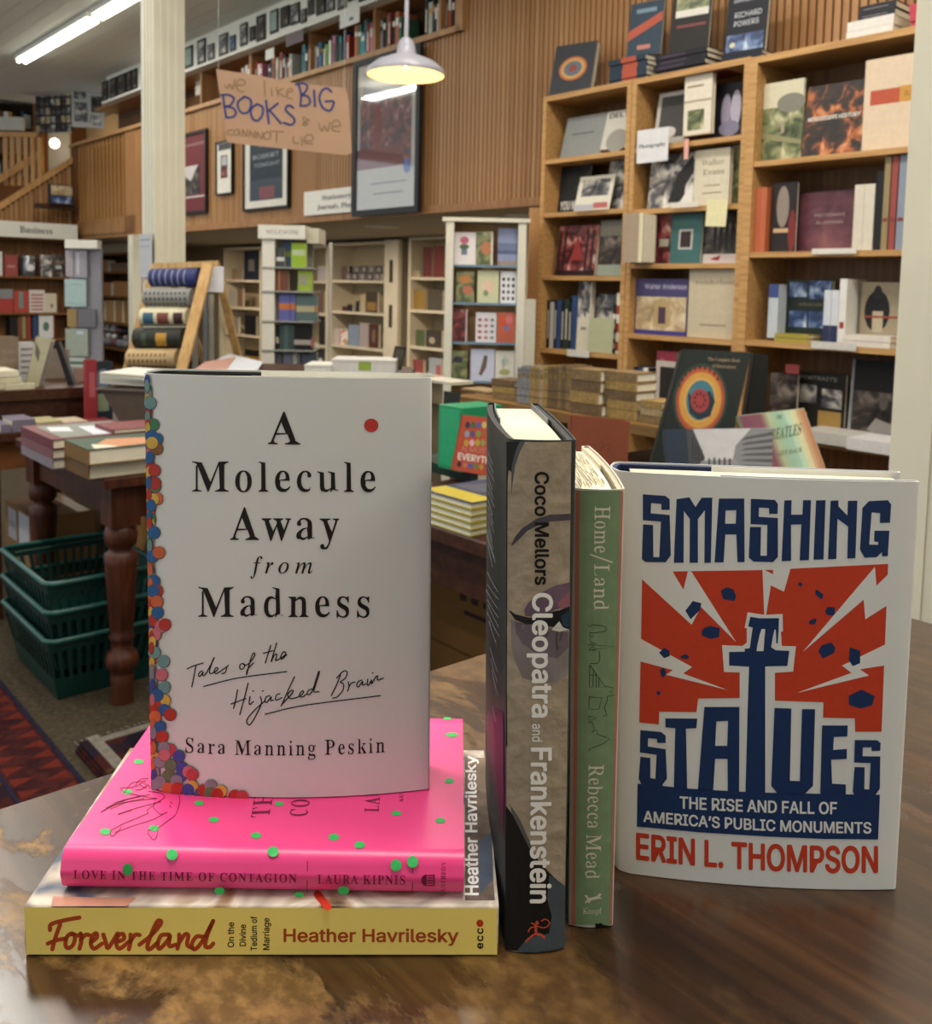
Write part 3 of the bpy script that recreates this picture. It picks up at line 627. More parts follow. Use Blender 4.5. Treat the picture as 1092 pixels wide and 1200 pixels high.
# deckle edged pages: a ragged fringe of leaves over the block
fr = MB(); rr = random.Random(5)
for i in range(16):
    y = .0052 + i * (.0135 / 15); x = rr.uniform(.012, .03); pth = [(x + k * .012, y + rr.uniform(-.0002, .0002)) for k in range(9)]
    for k in range(8): fr.sheet([pth[k], pth[k + 1]], .00025, .224, .2285 + rr.uniform(0, .0018), M_page2)
fr.v = [(x, y + z * .015, z) for x, y, z in fr.v]; fr.build('deckle_leaves', th)
s1 = bowed(A, B, .0018, .00012, (-.0216, -.009)); ar = Art(s1, 8)
ed = lambda f, y: (670.3 + (666.2 - 670.3) * ((y - 574) / 508)) * (1 - f) + (731.5 + (718.0 - 731.5) * ((y - 574) / 508)) * f
def strip(f0, f1, m, l): 
    P = [(ed(f0, y), y + (.8 if y > 1000 else 0)) for y in (575, 820, 1083)] + [(ed(f1, y), y + (.8 if y > 1000 else 0)) for y in (1083, 820, 575)]
    ar.poly('spine_panel', P, m, l)
strip(.0, 1.0, mat('7c9670', .5, var=.08, scale=120), 1); strip(0, .07, mat('a59c90', .5), 1.4); strip(.07, .15, mat('ad6a58', .5), 1.5); strip(.93, .98, mat('b87868', .5), 1.5); strip(.98, 1, mat('ddd4c8', .5), 1.5)
CRM = mat('e0dcc4', .5, var=0)
ar.text('title_lettering', 'Home', (697, 593), (696.2, 648), (18, 0), CRM, 3, 'serif', -.15)
ar.text('title_lettering', 'Land', (696.1, 661), (695.6, 715.3), (18, 0), CRM, 3, 'serif', -.15); ar.stroke('title_lettering', [(692, 650), (717.5, 659)], 1.7, CRM, 3, False)
ar.text('author_lettering', 'Rebecca Mead', (689.8, 896), (685.6, 1030.3), (17.6, 0), CRM, 3, 'serif', -.17)
ar.text('publisher_mark', 'Knopf', (682.8, 1071), (705, 1071), (0, -7), CRM, 3, 'serif', -.2)
ar.poly('publisher_mark', Zp((560, 860), 4.444, [(553,838),(570,842),(575,855),(600,850),(620,845),(632,830),(645,835),(632,848),(645,858),(620,860),(590,868),(578,882),(570,880),(580,862),(560,884),(556,880),(570,858),(560,850)]), CRM, 3)
DGR = mat('38482c', .6, var=0)
for s_ in ([(595,515),(605,530),(615,518),(660,520),(690,530),(697,545),(680,555),(625,562),(605,560),(600,575),(625,580),(605,590),(610,612),(640,622)],[(595,625),(740,636),(600,655)],[(600,660),(620,630),(640,660),(620,655)],[(655,660),(660,700),(650,725),(608,728)],[(605,735),(602,855),(690,855),(605,735)],[(625,760),(622,850)],[(640,780),(640,852)],[(655,805),(655,852)],[(605,790),(640,790)],[(690,850),(735,860),(715,880),(735,900),(700,905)],[(602,908),(670,912),(655,975),(600,975),(602,908)],[(700,905),(700,930),(685,960),(690,985),(700,1010),(680,1012)],[(600,1012),(640,1020),(600,1045),(600,1012)],[(600,1045),(620,1050),(630,1080),(615,1100),(645,1085),(645,1110),(690,1125),(712,1135),(680,1160),(605,1190),(600,1200)]):
    ar.stroke('skyline_drawing', s_, .8, DGR, 3, False, (560, 620), 4.617)
ar.poly('torn_notch', Zp((560, 860), 4.444, [(612,985),(625,990),(640,984),(655,998),(685,1000),(690,1008),(612,1012)]), BLK, 3)
ar.build(th)

# --- "Smashing Statues"
A = onz(722, 1022, TZ); B = onz(1047, 1043, TZ); e = (B - A).normalized(); ang = math.atan2(e.y, e.x)
WJ = mat('e6e9e6', .38, .5, var=.015, scale=10)
ts = hardcover(Matrix.Translation(A + V((0, 0, .0004))) @ Matrix.Rotation(ang, 4, 'Z'), (B - A).length, .030, .2312, WJ, mat('1b2a55', .5), 'hardcover_book',
  'white jacketed hardcover titled Smashing Statues with red and navy artwork standing at right', bow=.0052, bowb=.0, m_flap=mat('e2e2dc', .5), flap=.1, rspine=.006, round_sp=.002, rack=(-.034, -.005))
ar = Art(bowed(A, B, .0052, .00012, (-.034, -.005)), 10)
NV = mat('183562', .45, var=.03, scale=200); RD = mat('cc4228', .45, var=.03, scale=200); Wp = WJ
oA = (740, 570); oB = (900, 570); oC = (740, 660); oD = (890, 650); o5 = (740, 815); o6 = (890, 815); S = 6.825
T_ = 'title_lettering'
ar.zpoly(T_, oA, S, [(90,63),(270,76),(305,103),(305,188),(238,188),(238,140),(157,133),(153,215),(305,229),(314,552),(272,607),(112,604),(82,582),(92,303),(172,309),(174,565),(222,566),(234,282),(90,270)], NV, 1)
ar.zpoly(T_, oA, S, [(360,102),(462,87),(511,165),(560,90),(646,90),(634,611),(582,611),(586,190),(530,262),(531,611),(464,611),(466,260),(418,195),(416,611),(338,611)], NV, 1)
ar.zpoly(T_, oA, S, [(698,97),(901,97),(904,606),(847,606),(838,384),(750,384),(736,608),(664,608)], NV, 1, ([(752,192),(838,190),(833,298),(748,298)],))
ar.zpoly(T_, (720, 530), 2.9355, [(469,160),(552,164),(562,178),(561,212),(532,212),(531,192),(497,190),(496,222),(562,226),(562,360),(545,378),(478,376),(462,362),(466,257),(504,257),(502,356),(524,356),(526,250),(468,247)], NV, 1)
ar.zpoly(T_, oB, S, [(130,112),(188,110),(184,226),(274,226),(280,110),(343,110),(326,590),(252,592),(266,304),(183,306),(184,595),(108,598)], NV, 1)
ar.zpoly(T_, oB, S, [(383,112),(459,110),(443,584),(363,587)], NV, 1)
ar.zpoly(T_, oB, S, [(500,115),(562,112),(563,160),(634,234),(638,116),(714,114),(698,574),(634,577),(640,322),(555,258),(545,580),(479,583)], NV, 1)
ar.zpoly(T_, oB, S, [(806,118),(958,110),(984,145),(974,291),(894,292),(896,214),(828,208),(808,465),(880,468),(882,445),(848,440),(850,354),(970,354),(957,558),(912,560),(910,526),(868,566),(772,570),(735,504),(755,172)], NV, 1)
P_ = 'cover_picture'
ar.poly(P_, [(752.5,670.3),(800,669.5),(893,668),(928,666.5),(1040.6,660.8),(1032.9,857.5),(1002,857.5),(1001.6,841.8),(964.4,841),(965,823),(907.9,821),(890,820),(866,818),(818,818.7),(816,834.5),(772.5,834),(772,849),(749,846.5),(751,750)], RD, 1)
ar.poly(P_, [(866.7,822),(866.7,788),(848.3,787.5),(846,756),(870,757),(875,753),(875,736),(872.5,736),(876,717.5),(895.5,720.5),(917,719.6),(917.3,740),(915,740.5),(916,757),(932.5,757.3),(929.3,787),(907.9,788.5),(907.9,824),(896,900),(874,900)], Wp, 2)
ar.zpoly(P_, oC, S, [(70,55),(328,66),(415,212),(450,66),(478,66),(835,630),(555,350),(480,492),(85,130),(70,118)], Wp, 2)
ar.zpoly(P_, oC, S, [(60,596),(80,608),(485,830),(412,882),(770,1015),(275,892),(330,855),(80,788),(60,785)], Wp, 2)
ar.zpoly(P_, oD, S, [(22,105),(250,100),(195,296),(90,246),(50,490),(38,490)], Wp, 2)
ar.zpoly(P_, oD, S, [(40,122),(108,122),(108,157)], RD, 3)
ar.zpoly(P_, oD, S, [(1038,148),(935,248),(922,97),(345,778),(832,360),(845,517),(1038,395)], Wp, 2)
ar.zpoly(P_, oD, S, [(1038,705),(1000,720),(805,815),(720,858),(658,887),(735,945),(300,1105),(875,967),(803,917),(1038,880)], Wp, 2)
for pts in ([(430,380),(490,302),(558,320),(550,372),(472,448)],[(712,222),(760,192),(815,210),(838,270),(820,302),(735,288)],[(560,545),(578,518),(630,500),(705,520),(700,590),(635,606),(562,578)],[(220,715),(262,676),(302,700),(306,742),(260,760)],[(388,748),(430,725),(460,745),(450,765),(410,762)],[(225,865),(240,840),(262,840),(275,870),(270,895),(250,918),(238,900)],[(198,1030),(220,1018),(234,1035),(226,1056),(205,1054)]): ar.zpoly(P_, oC, S, pts, NV, 4)
for pts in ([(305,235),(325,218),(346,238),(325,258)],[(446,285),(456,278),(510,318),(505,350),(488,354),(446,318)],[(522,452),(545,418),(600,420),(602,470),(590,486),(540,482)],[(392,540),(415,520),(452,508),(455,530),(438,558),(400,555)],[(470,772),(498,724),(574,702),(606,742),(596,788),(505,830)],[(722,740),(804,768),(804,868),(745,892),(714,845)],[(712,1130),(815,1078),(922,1132),(900,1205),(808,1231),(715,1201)]): ar.zpoly(P_, oD, S, pts, NV, 4)
ar.poly(P_, [(879.2,722.7),(890,724.6),(912.7,724.4),(912.3,738),(911.2,754),(909.6,754),(909,738),(907.6,737.5),(905.8,745),(903.5,758.4),(909,762),(924.9,762.8),(922.5,780.4),(896.6,781),(896.6,932),(873.4,932),(876,830),(877.7,781.3),(854.3,779.9),(854.3,764),(872.6,763.7),(872.6,760.4),(878.5,759.6),(880.7,743.5),(882,735.5),(876.6,734)], NV, 4)
ar.zpoly(P_, oC, S, [(1040,525),(1070,528),(1062,600),(1055,703),(1000,703),(1005,660),(1025,570)], Wp, 5)
ar.poly(P_, [(747,918.5),(776,921),(804,924),(836,926),(873,928),(905,929),(950,930),(1000,931),(1031,931.5),(1028.9,983.8),(965,983.2),(899.7,980.4),(820,975.5),(746.2,968.6)], NV, 4)
ar.zpoly(T_, o5, S, [(70,278),(235,292),(272,322),(272,380),(205,380),(202,348),(132,342),(130,408),(272,430),(283,665),(248,712),(250,740),(80,725),(80,712),(57,665),(70,490),(150,500),(150,660),(190,668),(200,475),(66,455)], NV, 4)
ar.zpoly(T_, o5, S, [(270,183),(525,185),(518,262),(435,265),(445,755),(338,750),(350,262),(270,255)], NV, 4)
ar.zpoly(T_, o5, S, [(582,92),(862,92),(860,775),(770,775),(768,508),(668,506),(652,770),(530,760)], NV, 4, ([(678,208),(772,203),(765,403),(668,403)],))
ar.zpoly(T_, o6, S, [(120,100),(254,105),(242,682),(322,685),(340,110),(444,110),(427,722),(365,785),(365,800),(135,795),(135,775),(93,722)], NV, 4)
ar.zpoly(T_, o6, S, [(500,240),(704,240),(702,328),(594,332),(588,436),(698,428),(697,508),(572,514),(580,705),(690,712),(690,800),(485,800)], NV, 4)
ar.zpoly(T_, o6, S, [(762,356),(940,358),(968,380),(965,442),(895,445),(895,415),(826,415),(824,486),(965,488),(962,745),(930,790),(930,805),(765,805),(745,770),(760,572),(840,575),(838,750),(878,752),(888,542),(756,536)], NV, 4)
ar.text('subtitle_lettering', 'THE RISE AND FALL OF', (796.7, 947.1), (980.3, 953.9), (0, -13.6), Wp, 5, 'sans', .028, sag=1.2)
ar.text('subtitle_lettering', 'AMERICA’S PUBLIC MONUMENTS', (754.2, 962.8), (1020.5, 976.4), (0, -12.6), Wp, 5, 'sans', .028, sag=3.2)
ar.text('author_lettering', 'ERIN L. THOMPSON', (746.2, 1006.4), (1027.8, 1022), (0, -29.5), RD, 1, 'sans', .032, sag=4.6)
ar.build(ts)
# ------------------------------------------------------------------ the shop's shell (room axes)
WB, CZ, SZ, RZ = 4.25, 3.77, 1.855, 3.085       # panelled wall, ceiling, underside of the gallery, gallery rail
AL = -13.05                                     # left wall
wood = lambda k, c1, c2, c3, sc=(30, 30, 1.2): ramp_mat(k, [(.25, c1), (.5, c2), (.78, c3)], sc, 4, .6, rough=.48, spec=.35)
M_slat = [wood('panel_wood_%d' % i, *c) for i, c in enumerate([('8c603c', 'a2764a', 'b08658'), ('835833', '986c40', 'a67c4e'), ('926844', 'a87e52', 'b58e60')])]
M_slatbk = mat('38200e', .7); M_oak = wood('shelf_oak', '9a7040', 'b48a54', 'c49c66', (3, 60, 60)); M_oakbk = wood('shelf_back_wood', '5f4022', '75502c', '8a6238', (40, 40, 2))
M_ceil = mat('d6d3c8', .7, var=.04); M_cream = mat('cfcbb8', .5, var=.04, scale=6); M_white = mat('d8d6cc', .5, var=.03)
M_carpet = ramp_mat('carpet', [(.3, '332d23'), (.5, '3e372b'), (.7, '4a4233')], (60, 60, 60), 6, 0, rough=.95, spec=.1, bump=.5)
IDR = RM.copy()
struct(MB().box(-15.5, 4.5, -4.5, 7.2, -.05, 0, M_carpet), 'floor', RM)
ce = struct(MB().box(-15.5, 4.5, -4.5, 7.2, CZ + .015, CZ + .06, mat('8f8b80', .8)), 'ceiling', RM)
pl = MB().box(0, 18.5, 0, .145, 0, .015, M_ceil).mesh('ceiling_board')
for i in range(58):
    o = bpy.data.objects.new('ceiling_board', pl); COL.objects.link(o); o.parent = ce; o.location = (-14.2, -4.2 + i * .15, CZ)
# panelled wall with its boards
wb = MB()
wb.box(-10.85, -5.04, WB + .02, WB + .06, SZ, RZ, M_slatbk); wb.box(-5.04, -.3, WB + .02, WB + .06, SZ, CZ, M_slatbk)
wb.box(AL, -.3, WB + .02, 4.6, SZ - .015, SZ + .01, mat('b9ad98', .8)); wl = struct(wb, 'wall_back', RM)
short = [MB().box(0, .031, -.014, .02, SZ + .03, RZ - .02, m).mesh('wall_board') for m in M_slat]
tall = [MB().box(0, .031, -.014, .02, SZ + .03, CZ, m).mesh('wall_board') for m in M_slat]
a = -10.85; r_ = random.Random(2)
while a < -.6:
    o = bpy.data.objects.new('wall_board', (short if a < -5.06 else tall)[r_.choice((0, 0, 1, 2))]); COL.objects.link(o); o.parent = wl; o.location = (a, WB, 0); a += .0425
tr = MB(); tr.box(AL, -.3, WB - .02, WB + .02, SZ - .02, SZ + .035, M_slat[1]); struct(tr, 'trim_1', RM)
tr = MB(); tr.box(AL, -5.0, WB - .05, WB + .08, RZ - .03, RZ + .01, M_slat[2]); tr.box(-5.05, -4.98, WB - .05, WB + .05, RZ - .03, CZ, M_slat[2]); struct(tr, 'trim_2', RM)
# gallery shelf: recess behind the rail and the white fascia above it
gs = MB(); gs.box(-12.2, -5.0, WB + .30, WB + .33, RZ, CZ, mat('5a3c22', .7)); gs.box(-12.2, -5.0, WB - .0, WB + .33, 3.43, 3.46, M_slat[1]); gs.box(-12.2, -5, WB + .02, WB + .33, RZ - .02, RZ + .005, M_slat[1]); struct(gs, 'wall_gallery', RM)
fa = MB(); fa.box(-11.7, -5.0, WB - .03, WB + .0, 3.46, CZ, M_white); fa.box(-11.7, -5.0, WB - .09, WB + .0, 3.44, 3.465, M_white); struct(fa, 'trim_3', RM)
for i, x in enumerate((-10.2, -9.15, -8.1, -7.05, -6.1, -5.3)):
    o = MB().box(x, x + .03, WB + .0, WB + .3, RZ, 3.43, M_slat[0]).build('shelf_divider', bpy.data.objects['wall_gallery'])
# slatted opening left of the pillar
sp_ = MB(); sp_.box(AL, -10.85, WB + .28, WB + .30, SZ + .2, RZ, mat('180d05', .9)); sp_.box(AL, -10.85, WB - .02, WB + .1, SZ, SZ + .22, M_slat[1]); sp_.box(-11.15, -10.85, WB - .02, WB + .1, SZ, RZ, M_slat[1]); sp_.box(AL, -12.85, WB - .02, WB + .1, SZ, RZ, mat('6a431f', .6))  # near-black sheet behind the slats stands for the shade in the gaps
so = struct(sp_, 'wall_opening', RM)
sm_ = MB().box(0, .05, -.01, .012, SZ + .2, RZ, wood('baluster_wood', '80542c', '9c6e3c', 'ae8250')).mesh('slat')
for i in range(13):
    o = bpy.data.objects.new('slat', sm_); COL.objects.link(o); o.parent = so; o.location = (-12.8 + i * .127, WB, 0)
# soffit and back wall under the gallery
struct(MB().box(AL - 2, -.3, WB + .06, 7.1, SZ + .0, SZ + .04, mat('bdb4a4', .8)), 'ceiling_gallery', RM)
struct(MB().box(AL - 2, 1, 6.62, 6.68, 0, SZ, mat('bcae96', .8)), 'wall_lower', RM)
struct(MB().box(3.2, 3.26, -4.4, 7, 0, CZ, mat('b8ab92', .8)), 'wall_right', RM)
# left wall with the stair side
wlft = MB(); Mst = Matrix.Rotation(PI / 2, 4, 'X')
def ba_prism(mb, a0, a1, pts, m):     # polygon in (b, z) raised along a
    n = len(pts); vs = [(a0, b, z) for b, z in pts] + [(a1, b, z) for b, z in pts]
    mb.add(vs, [(i, (i + 1) % n, n + (i + 1) % n, n + i) for i in range(n)] + [tuple(range(n))[::-1], tuple(range(n, 2 * n))], m); return mb
ba_prism(wlft, AL - .06, AL, [(2.2, 0), (4.25, 0), (4.25, 2.86), (3.33, 2.17), (2.2, 1.32)], M_slatbk)
wo = struct(wlft, 'wall_left', RM)
for i in range(34):
    b = 2.25 + i * .06; zt = 1.32 + (b + .03 - 2.2) * .752
    o = MB().box(AL - .01, AL + .015, b, b + .05, 1.3 if b > 2.3 else .5, zt - .02, M_slat[i % 3]).build('wall_board', wo)
struct(ba_prism(MB(), AL - .03, AL + .05, [(2.2, 1.32), (4.25, 2.86), (4.25, 2.95), (2.2, 1.41)], wood('rail_wood', 'a9794a', 'be9058', 'cda36c')), 'trim_4', RM)
struct(MB().box(-15.4, -15.3, 1.5, 7, 0, CZ, mat('6e4a2c', .8)), 'wall_far', RM)
struct(MB().box(-15.4, AL - .1, 5.2, 5.3, 0, CZ, mat('c9b79a', .8)), 'wall_landing', RM)
struct(ba_prism(MB(), AL - .42, AL - .34, [(2.2, 1.62), (3.9, 2.90), (3.9, 3.0), (2.2, 1.72)], MATS['rail_wood']), 'trim_5', RM)
# pillars: fluted boxed posts
def pillar(name, a, b, s, m, lab=None, g=6):
    mb = MB(); mb.box(0, s, 0, s, 0, CZ, m)
    for k in range(3):
        q = s * (.22 + .24 * k); mb.box(q, q + s * .1, -.004, 0, .1, CZ - .1, m); mb.box(s, s + .004, q, q + s * .1, .1, CZ - .1, m)
    o = mb.build(name); o.matrix_world = rmat(a, b, 0); o['kind'] = 'structure'; return o
pillar('pillar_1', -5.33, 2.12, .18, M_cream)
_a, _b = rb(1074.5, 0, 1.78)[0], 1.78
pr = pillar('pillar_2', _a, 1.78, .24, mat('d9d2bc', .55, var=.03, scale=6))
# lit fixtures
tube_m = emit('f4f7e8', 9, 'tube_glow'); 
def tube_fix(a0, a1, b, label):
    t = thing('fluorescent_light', label, 'light', rmat(a0, b, CZ)); L = a1 - a0
    MB().box(0, L, -.07, .07, -.045, 0, M_white).build('housing', t)
    for s in (-.035, .035): MB().tube([(.02, s, -.065), (L - .02, s, -.065)], .019, tube_m, 10).build('tube', t)
    return t
_z = CZ - .06
(a0, b0), (a1, b1), (a2, b2) = rz_(25, 72, _z), rz_(122, 22, _z), rz_(163, 0, _z)
tube_fix(a0, a1 - .10, b0, 'long glowing fluorescent tube fitting on the ceiling at upper left'); tube_fix(a1, a1 + 2.6, b0, 'second glowing fluorescent tube fitting, meeting the first behind the white pillar')
lamp('tube_light', 'AREA', ((a0 + a1) / 2, b0, CZ - .1), 40, NEUT, a1 - a0, .1)
for i, (x, y, lab) in enumerate([(448, 265, 'glowing recessed downlight beside the framed red and white poster'), (205, 282, 'glowing recessed downlight just right of the white pillar'), (617, 252, 'glowing recessed downlight above the greeting card rack')]):
    a, b = rz_(x, y, SZ); t = thing('recessed_light', lab, 'light', rmat(a, b, SZ), 'recessed lights under the gallery')
    MB().lathe([(.13, -.012), (.16, -.012), (.165, 0), (.13, 0)], M_white, 24).build('trim_ring', t); MB().lathe([(.0, -.008), (.128, -.008)], emit('ffd9a0', 6, 'bulb_glow'), 24).build('lens', t)
    lamp('downlight', 'AREA', (a, b, SZ - .02), 12, (1, .82, .6), .24)
for a in (-11.5, -9.6, -8.0, -6.4, -3.2): lamp('downlight', 'AREA', (a, 5.2, SZ - .02), 17, (1, .88, .72), .3)  # extra lamps without fittings, added to brighten the space under the gallery
lamp('landing_light', 'POINT', (-14.2, 4.6, 2.95), 12, WARM, .08)
_q = onpl(64, 168, RM @ V((-13.9, 0, 0)), RM.to_3x3() @ V((1, 0, 0))); _q = RI @ _q
t = thing('globe_lamp', 'small glowing globe lamp on the landing above the stairs', 'lamp', rmat(*_q))
MB().lathe([(.01, -.07), (.05, -.05), (.07, 0), (.05, .05), (.01, .07)], emit('fff2d8', 5, 'globe_glow'), 14).build('globe', t); MB().tube([(0, 0, .06), (0, 0, CZ - _q.z)], .008, M_white).build('stem', t)
# pendant lamp
pp = EYE + ray(475.5, 78) * (4.7); q = RI @ pp
t = thing('pendant_lamp', 'white enamel barn pendant lamp hanging on a rod before the tall poster', 'lamp', rmat(q.x, q.y, q.z))
enam = mat('9a9aa4', .35, .5, var=.02); inn = mat('ecd9ac', .5)
MB().lathe([(.197, -.045), (.2, -.035), (.19, -.012), (.15, .02), (.09, .045), (.048, .06), (.045, .1), (.035, .125), (.02, .14)], enam, 32, caps=False).build('shade', t)
MB().lathe([(.194, -.044), (.186, -.014), (.147, .016), (.088, .04), (.04, .055)][::-1], inn, 32, caps=False).build('shade_lining', t)
MB().tube([(0, 0, .13), (0, 0, CZ - q.z)], .011, enam).build('rod', t); MB().lathe([(.005, .0), (.03, .01), (.034, .035), (.02, .055)], emit('ffdc9a', 4, 'pendant_bulb'), 16).build('bulb', t)
lamp('pendant_light', 'POINT', (q.x, q.y, q.z - .012), 5, WARM, .03)
# ------------------------------------------------------------------ background things: helpers
def M_(c):
    if not isinstance(c, (str, tuple)): return c
    if isinstance(c, str): c = tuple(int(c[i:i + 2], 16) for i in (0, 2, 4))
    g = sum(c) / 3; return mat(tuple(int((g + (x - g) * .86) * (.9 if g < 175 else .97)) for x in c), .55, .3, var=.05)
PH = {}
def photo(k):
    T = dict(bw=[(.3, '15151a'), (.45, '55555a'), (.58, 'a8a49c'), (.72, 'd8d4c8')], dk=[(.35, '17130f'), (.5, '3a322c'), (.65, '6c625a'), (.8, '8f887c')],
      rd=[(.35, '1d0f10'), (.48, '5a2024'), (.6, '8f4a48'), (.75, 'b8a8a0')], gn=[(.3, '2c3020'), (.45, '56603e'), (.6, '8f9068'), (.75, 'c8c2a0')], bl=[(.3, '141a30'), (.45, '30446e'), (.6, '7488ac'), (.75, 'c2ccd8')],
      og=[(.4, '17120f'), (.52, '3a2218'), (.62, 'a05828'), (.74, 'c89068')], fl=[(.3, 'd8cfc0'), (.45, 'e6e0d6'), (.55, 'c86a5a'), (.63, '7c9a5c'), (.75, 'e0d8c8')], ab=[(.3, '3a3048'), (.42, 'b04a30'), (.52, 'e0a040'), (.62, '4a86a8'), (.75, 'c8c0a8')],
      tn=[(.3, '8a7656'), (.5, 'b09a76'), (.7, 'd2c2a0')], br=[(.3, '3c2a16'), (.5, '5f4526'), (.7, '83663c')])
    return ramp_mat('photo_' + k, T[k], (14, 14, 14), 3, .8, rough=.4)
def unit_art(parent, items, w, h, y=0., part='cover_print', z0=0., x0=0.):
    """print given in fractions of a front face w x h at depth y (in front of it)"""
    ar = Art(lambda x, yy, l: V((x0 + x * w, y - .0004 * l, z0 + yy * h)))
    for i, it in enumerate(items):
        k = it[0]; l = 1 + i * .6
        if k == 'r': ar.rect(part, it[1], it[2], it[3], it[4], M_(it[5]), l)
        elif k == 'e': ar.ell(part, it[1], it[2], it[3], it[4], M_(it[5]), l, 16)
        elif k == 'p': ar.poly(part, it[1], M_(it[2]), l)
        elif k == 't': ar.text('lettering' if part != 'cover_print' else 'cover_lettering', it[1], (it[2], it[4]), (it[3], it[4]), (0, it[5]), M_(it[6]), l, it[7] if len(it) > 7 else 'sans', it[8] if len(it) > 8 else 0)
    ar.build(parent, inv=Matrix.Identity(4))
PG = mat('ddd6c0', .8, var=.04)
_bm = {}
def book(M, w, h, th, c, label, items=(), group=None, lean=0., spine=None, cat='book', name='book', yaw=0., roll=0., edge=False):
    """upright book seen from the front: x width, y into the shelf, z up"""
    t = thing(name, label, cat, M @ Matrix.Translation((0, 0, th * math.sin(max(lean, 0)))) @ Matrix.Rotation(yaw, 4, 'Z') @ Matrix.Rotation(roll, 4, 'Y') @ Matrix.Rotation(-lean, 4, 'X'), group)
    c = M_(c); b = min(.003, th * .18); mb = MB(); mb.box(0, w, 0, b, 0, h, c); mb.box(0, w, th - b, th, 0, h, c); mb.box(-.0, b, b, th - b, 0, h, M_(spine) if spine else c)
    mb.build('cover', t); MB().box(b, w - .004, b, th - b, .003, h - .004, PG).build('page_block', t)
    if items: unit_art(t, items, w, h)
    return t
def pbook(x0, y0, x1, y1, b, th, c, label, items=(), z=None, **k):
    """bottom-left and top-right pixel on the shelf plane b"""
    a0, z0 = rb(x0, y0, b); a1, z1 = rb(x1, y0, b)[0], rb((x0 + x1) / 2, y1, b)[1]
    if z is not None: z0 = z
    if k.get('group') == G and z is not None and z < 2.3 and b > BF:      # keep inside its bay
        for lo, hi in ((-3.853, -3.264), (-3.196, -2.562), (-2.48, -1.647)):
            if lo - .06 < (a0 + a1) / 2 < hi + .05: a0 = max(a0, lo); a1 = min(a1, hi)
    return book(rmat(a0, b, z0 + .001), a1 - a0, max(z1 - z0, .03), th, c, label, items, **k)
def spine_book(M, w, h, d, c, label, items=(), group=None, roll=0., pages=True):
    """book shelved spine out: spine face towards -y"""
    t = thing('book', label, 'book', M @ Matrix.Translation((0, 0, .0015)) @ Matrix.Rotation(roll, 4, 'Y'), group); c = M_(c); b = min(.0025, w * .15)
    mb = MB(); mb.box(0, w, 0, b, 0, h, c); mb.box(0, b, b, d, 0, h, c); mb.box(w - b, w, b, d, 0, h, c); mb.build('cover', t)
    MB().box(b, w - b, b, d - .004, .003, h - .004, PG).build('page_block', t)
    if items: unit_art(t, items, w, h, part='spine_print')
    return t
CN = {'b03a30': 'red', '2c4a80': 'blue', 'e8e0d0': 'cream', '1a1a1c': 'black', '3f7a56': 'green', 'd8a030': 'yellow', 'd0683c': 'orange', '6a4a80': 'purple', '3aa0b0': 'teal', 'b8b4a8': 'grey', '7a4a28': 'brown', 'd87a90': 'pink', 'f0eee6': 'white', '5a1f28': 'maroon', '2a3a30': 'dark green', '8fd060': 'lime', 'a08a5c': 'tan', '20263e': 'navy'}
def spine_row(a0, a1, b, z, hs, depth, cols, where, group, seed=1, wr=(.018, .04), lean=0.):
    r = random.Random(seed); a = a0; i = 0
    while a < a1 - wr[0]:
        w = min(r.uniform(*wr), a1 - a); c = cols[i % len(cols)] if isinstance(cols, list) else r.choice(cols); h = r.uniform(*hs)
        its = [('r', .1, r.uniform(.55, .7), .9, r.uniform(.8, .9), r.choice(['e8e0d0', '1a1a1c', 'd8a030', 'f0eee6']))] if r.random() < .6 else [('r', .3, .2, .7, .75, 'e8e0d0' if c in ('1a1a1c', '2c4a80', 'b03a30', '20263e', '2a3a30', '5a1f28') else '2a2420')]
        spine_book(rmat(a, b + r.uniform(0, .015), z), w - .001, h, depth, c, '%s spined book, %s from the left %s' % (CN.get(c, 'coloured'), nth(i), where), its, group, roll=lean)
        a += w; i += 1
def flat_book(M, w, d, th, c, label, group=None, yaw=0., items=(), spine_items=(), cat='book', top=None, flip=False):
    """book lying down: spine face towards -y, x along the spine, top art in fractions of w x d"""
    t = thing('book', label, cat, M @ Matrix.Rotation(yaw, 4, 'Z'), group); c = M_(c); b = min(.0025, th * .15)
    mb = MB(); mb.box(0, w, 0, d, 0, b, c); mb.box(0, w, 0, d, th - b, th, M_(top) if top else c); mb.box(0, w, d - b if flip else 0, d if flip else b, b, th - b, c); mb.build('cover', t)
    MB().box(.004, w - .004, .003 if flip else b, d - .004, b, th - b, PG).build('page_block', t)
    if spine_items: unit_art(t, spine_items, w, th, part='spine_print')
    if items:
        ar = Art(lambda x, y, l: V((x * w, y * d, th + .0004 * l)))
        for i, it in enumerate(items):
            if it[0] == 'r': ar.rect('cover_print', it[1], it[2], it[3], it[4], M_(it[5]), 1 + i * .6)
            elif it[0] == 'p': ar.poly('cover_print', it[1], M_(it[2]), 1 + i * .6)
            elif it[0] == 'e': ar.ell('cover_print', it[1], it[2], it[3], it[4], M_(it[5]), 1 + i * .6)
            elif it[0] == 't': ar.text('cover_lettering', it[1], (it[2], it[4]), (it[3], it[4]), (0, it[5]), M_(it[6]), 1 + i * .6)
        ar.build(t, inv=Matrix.Identity(4))
    return t
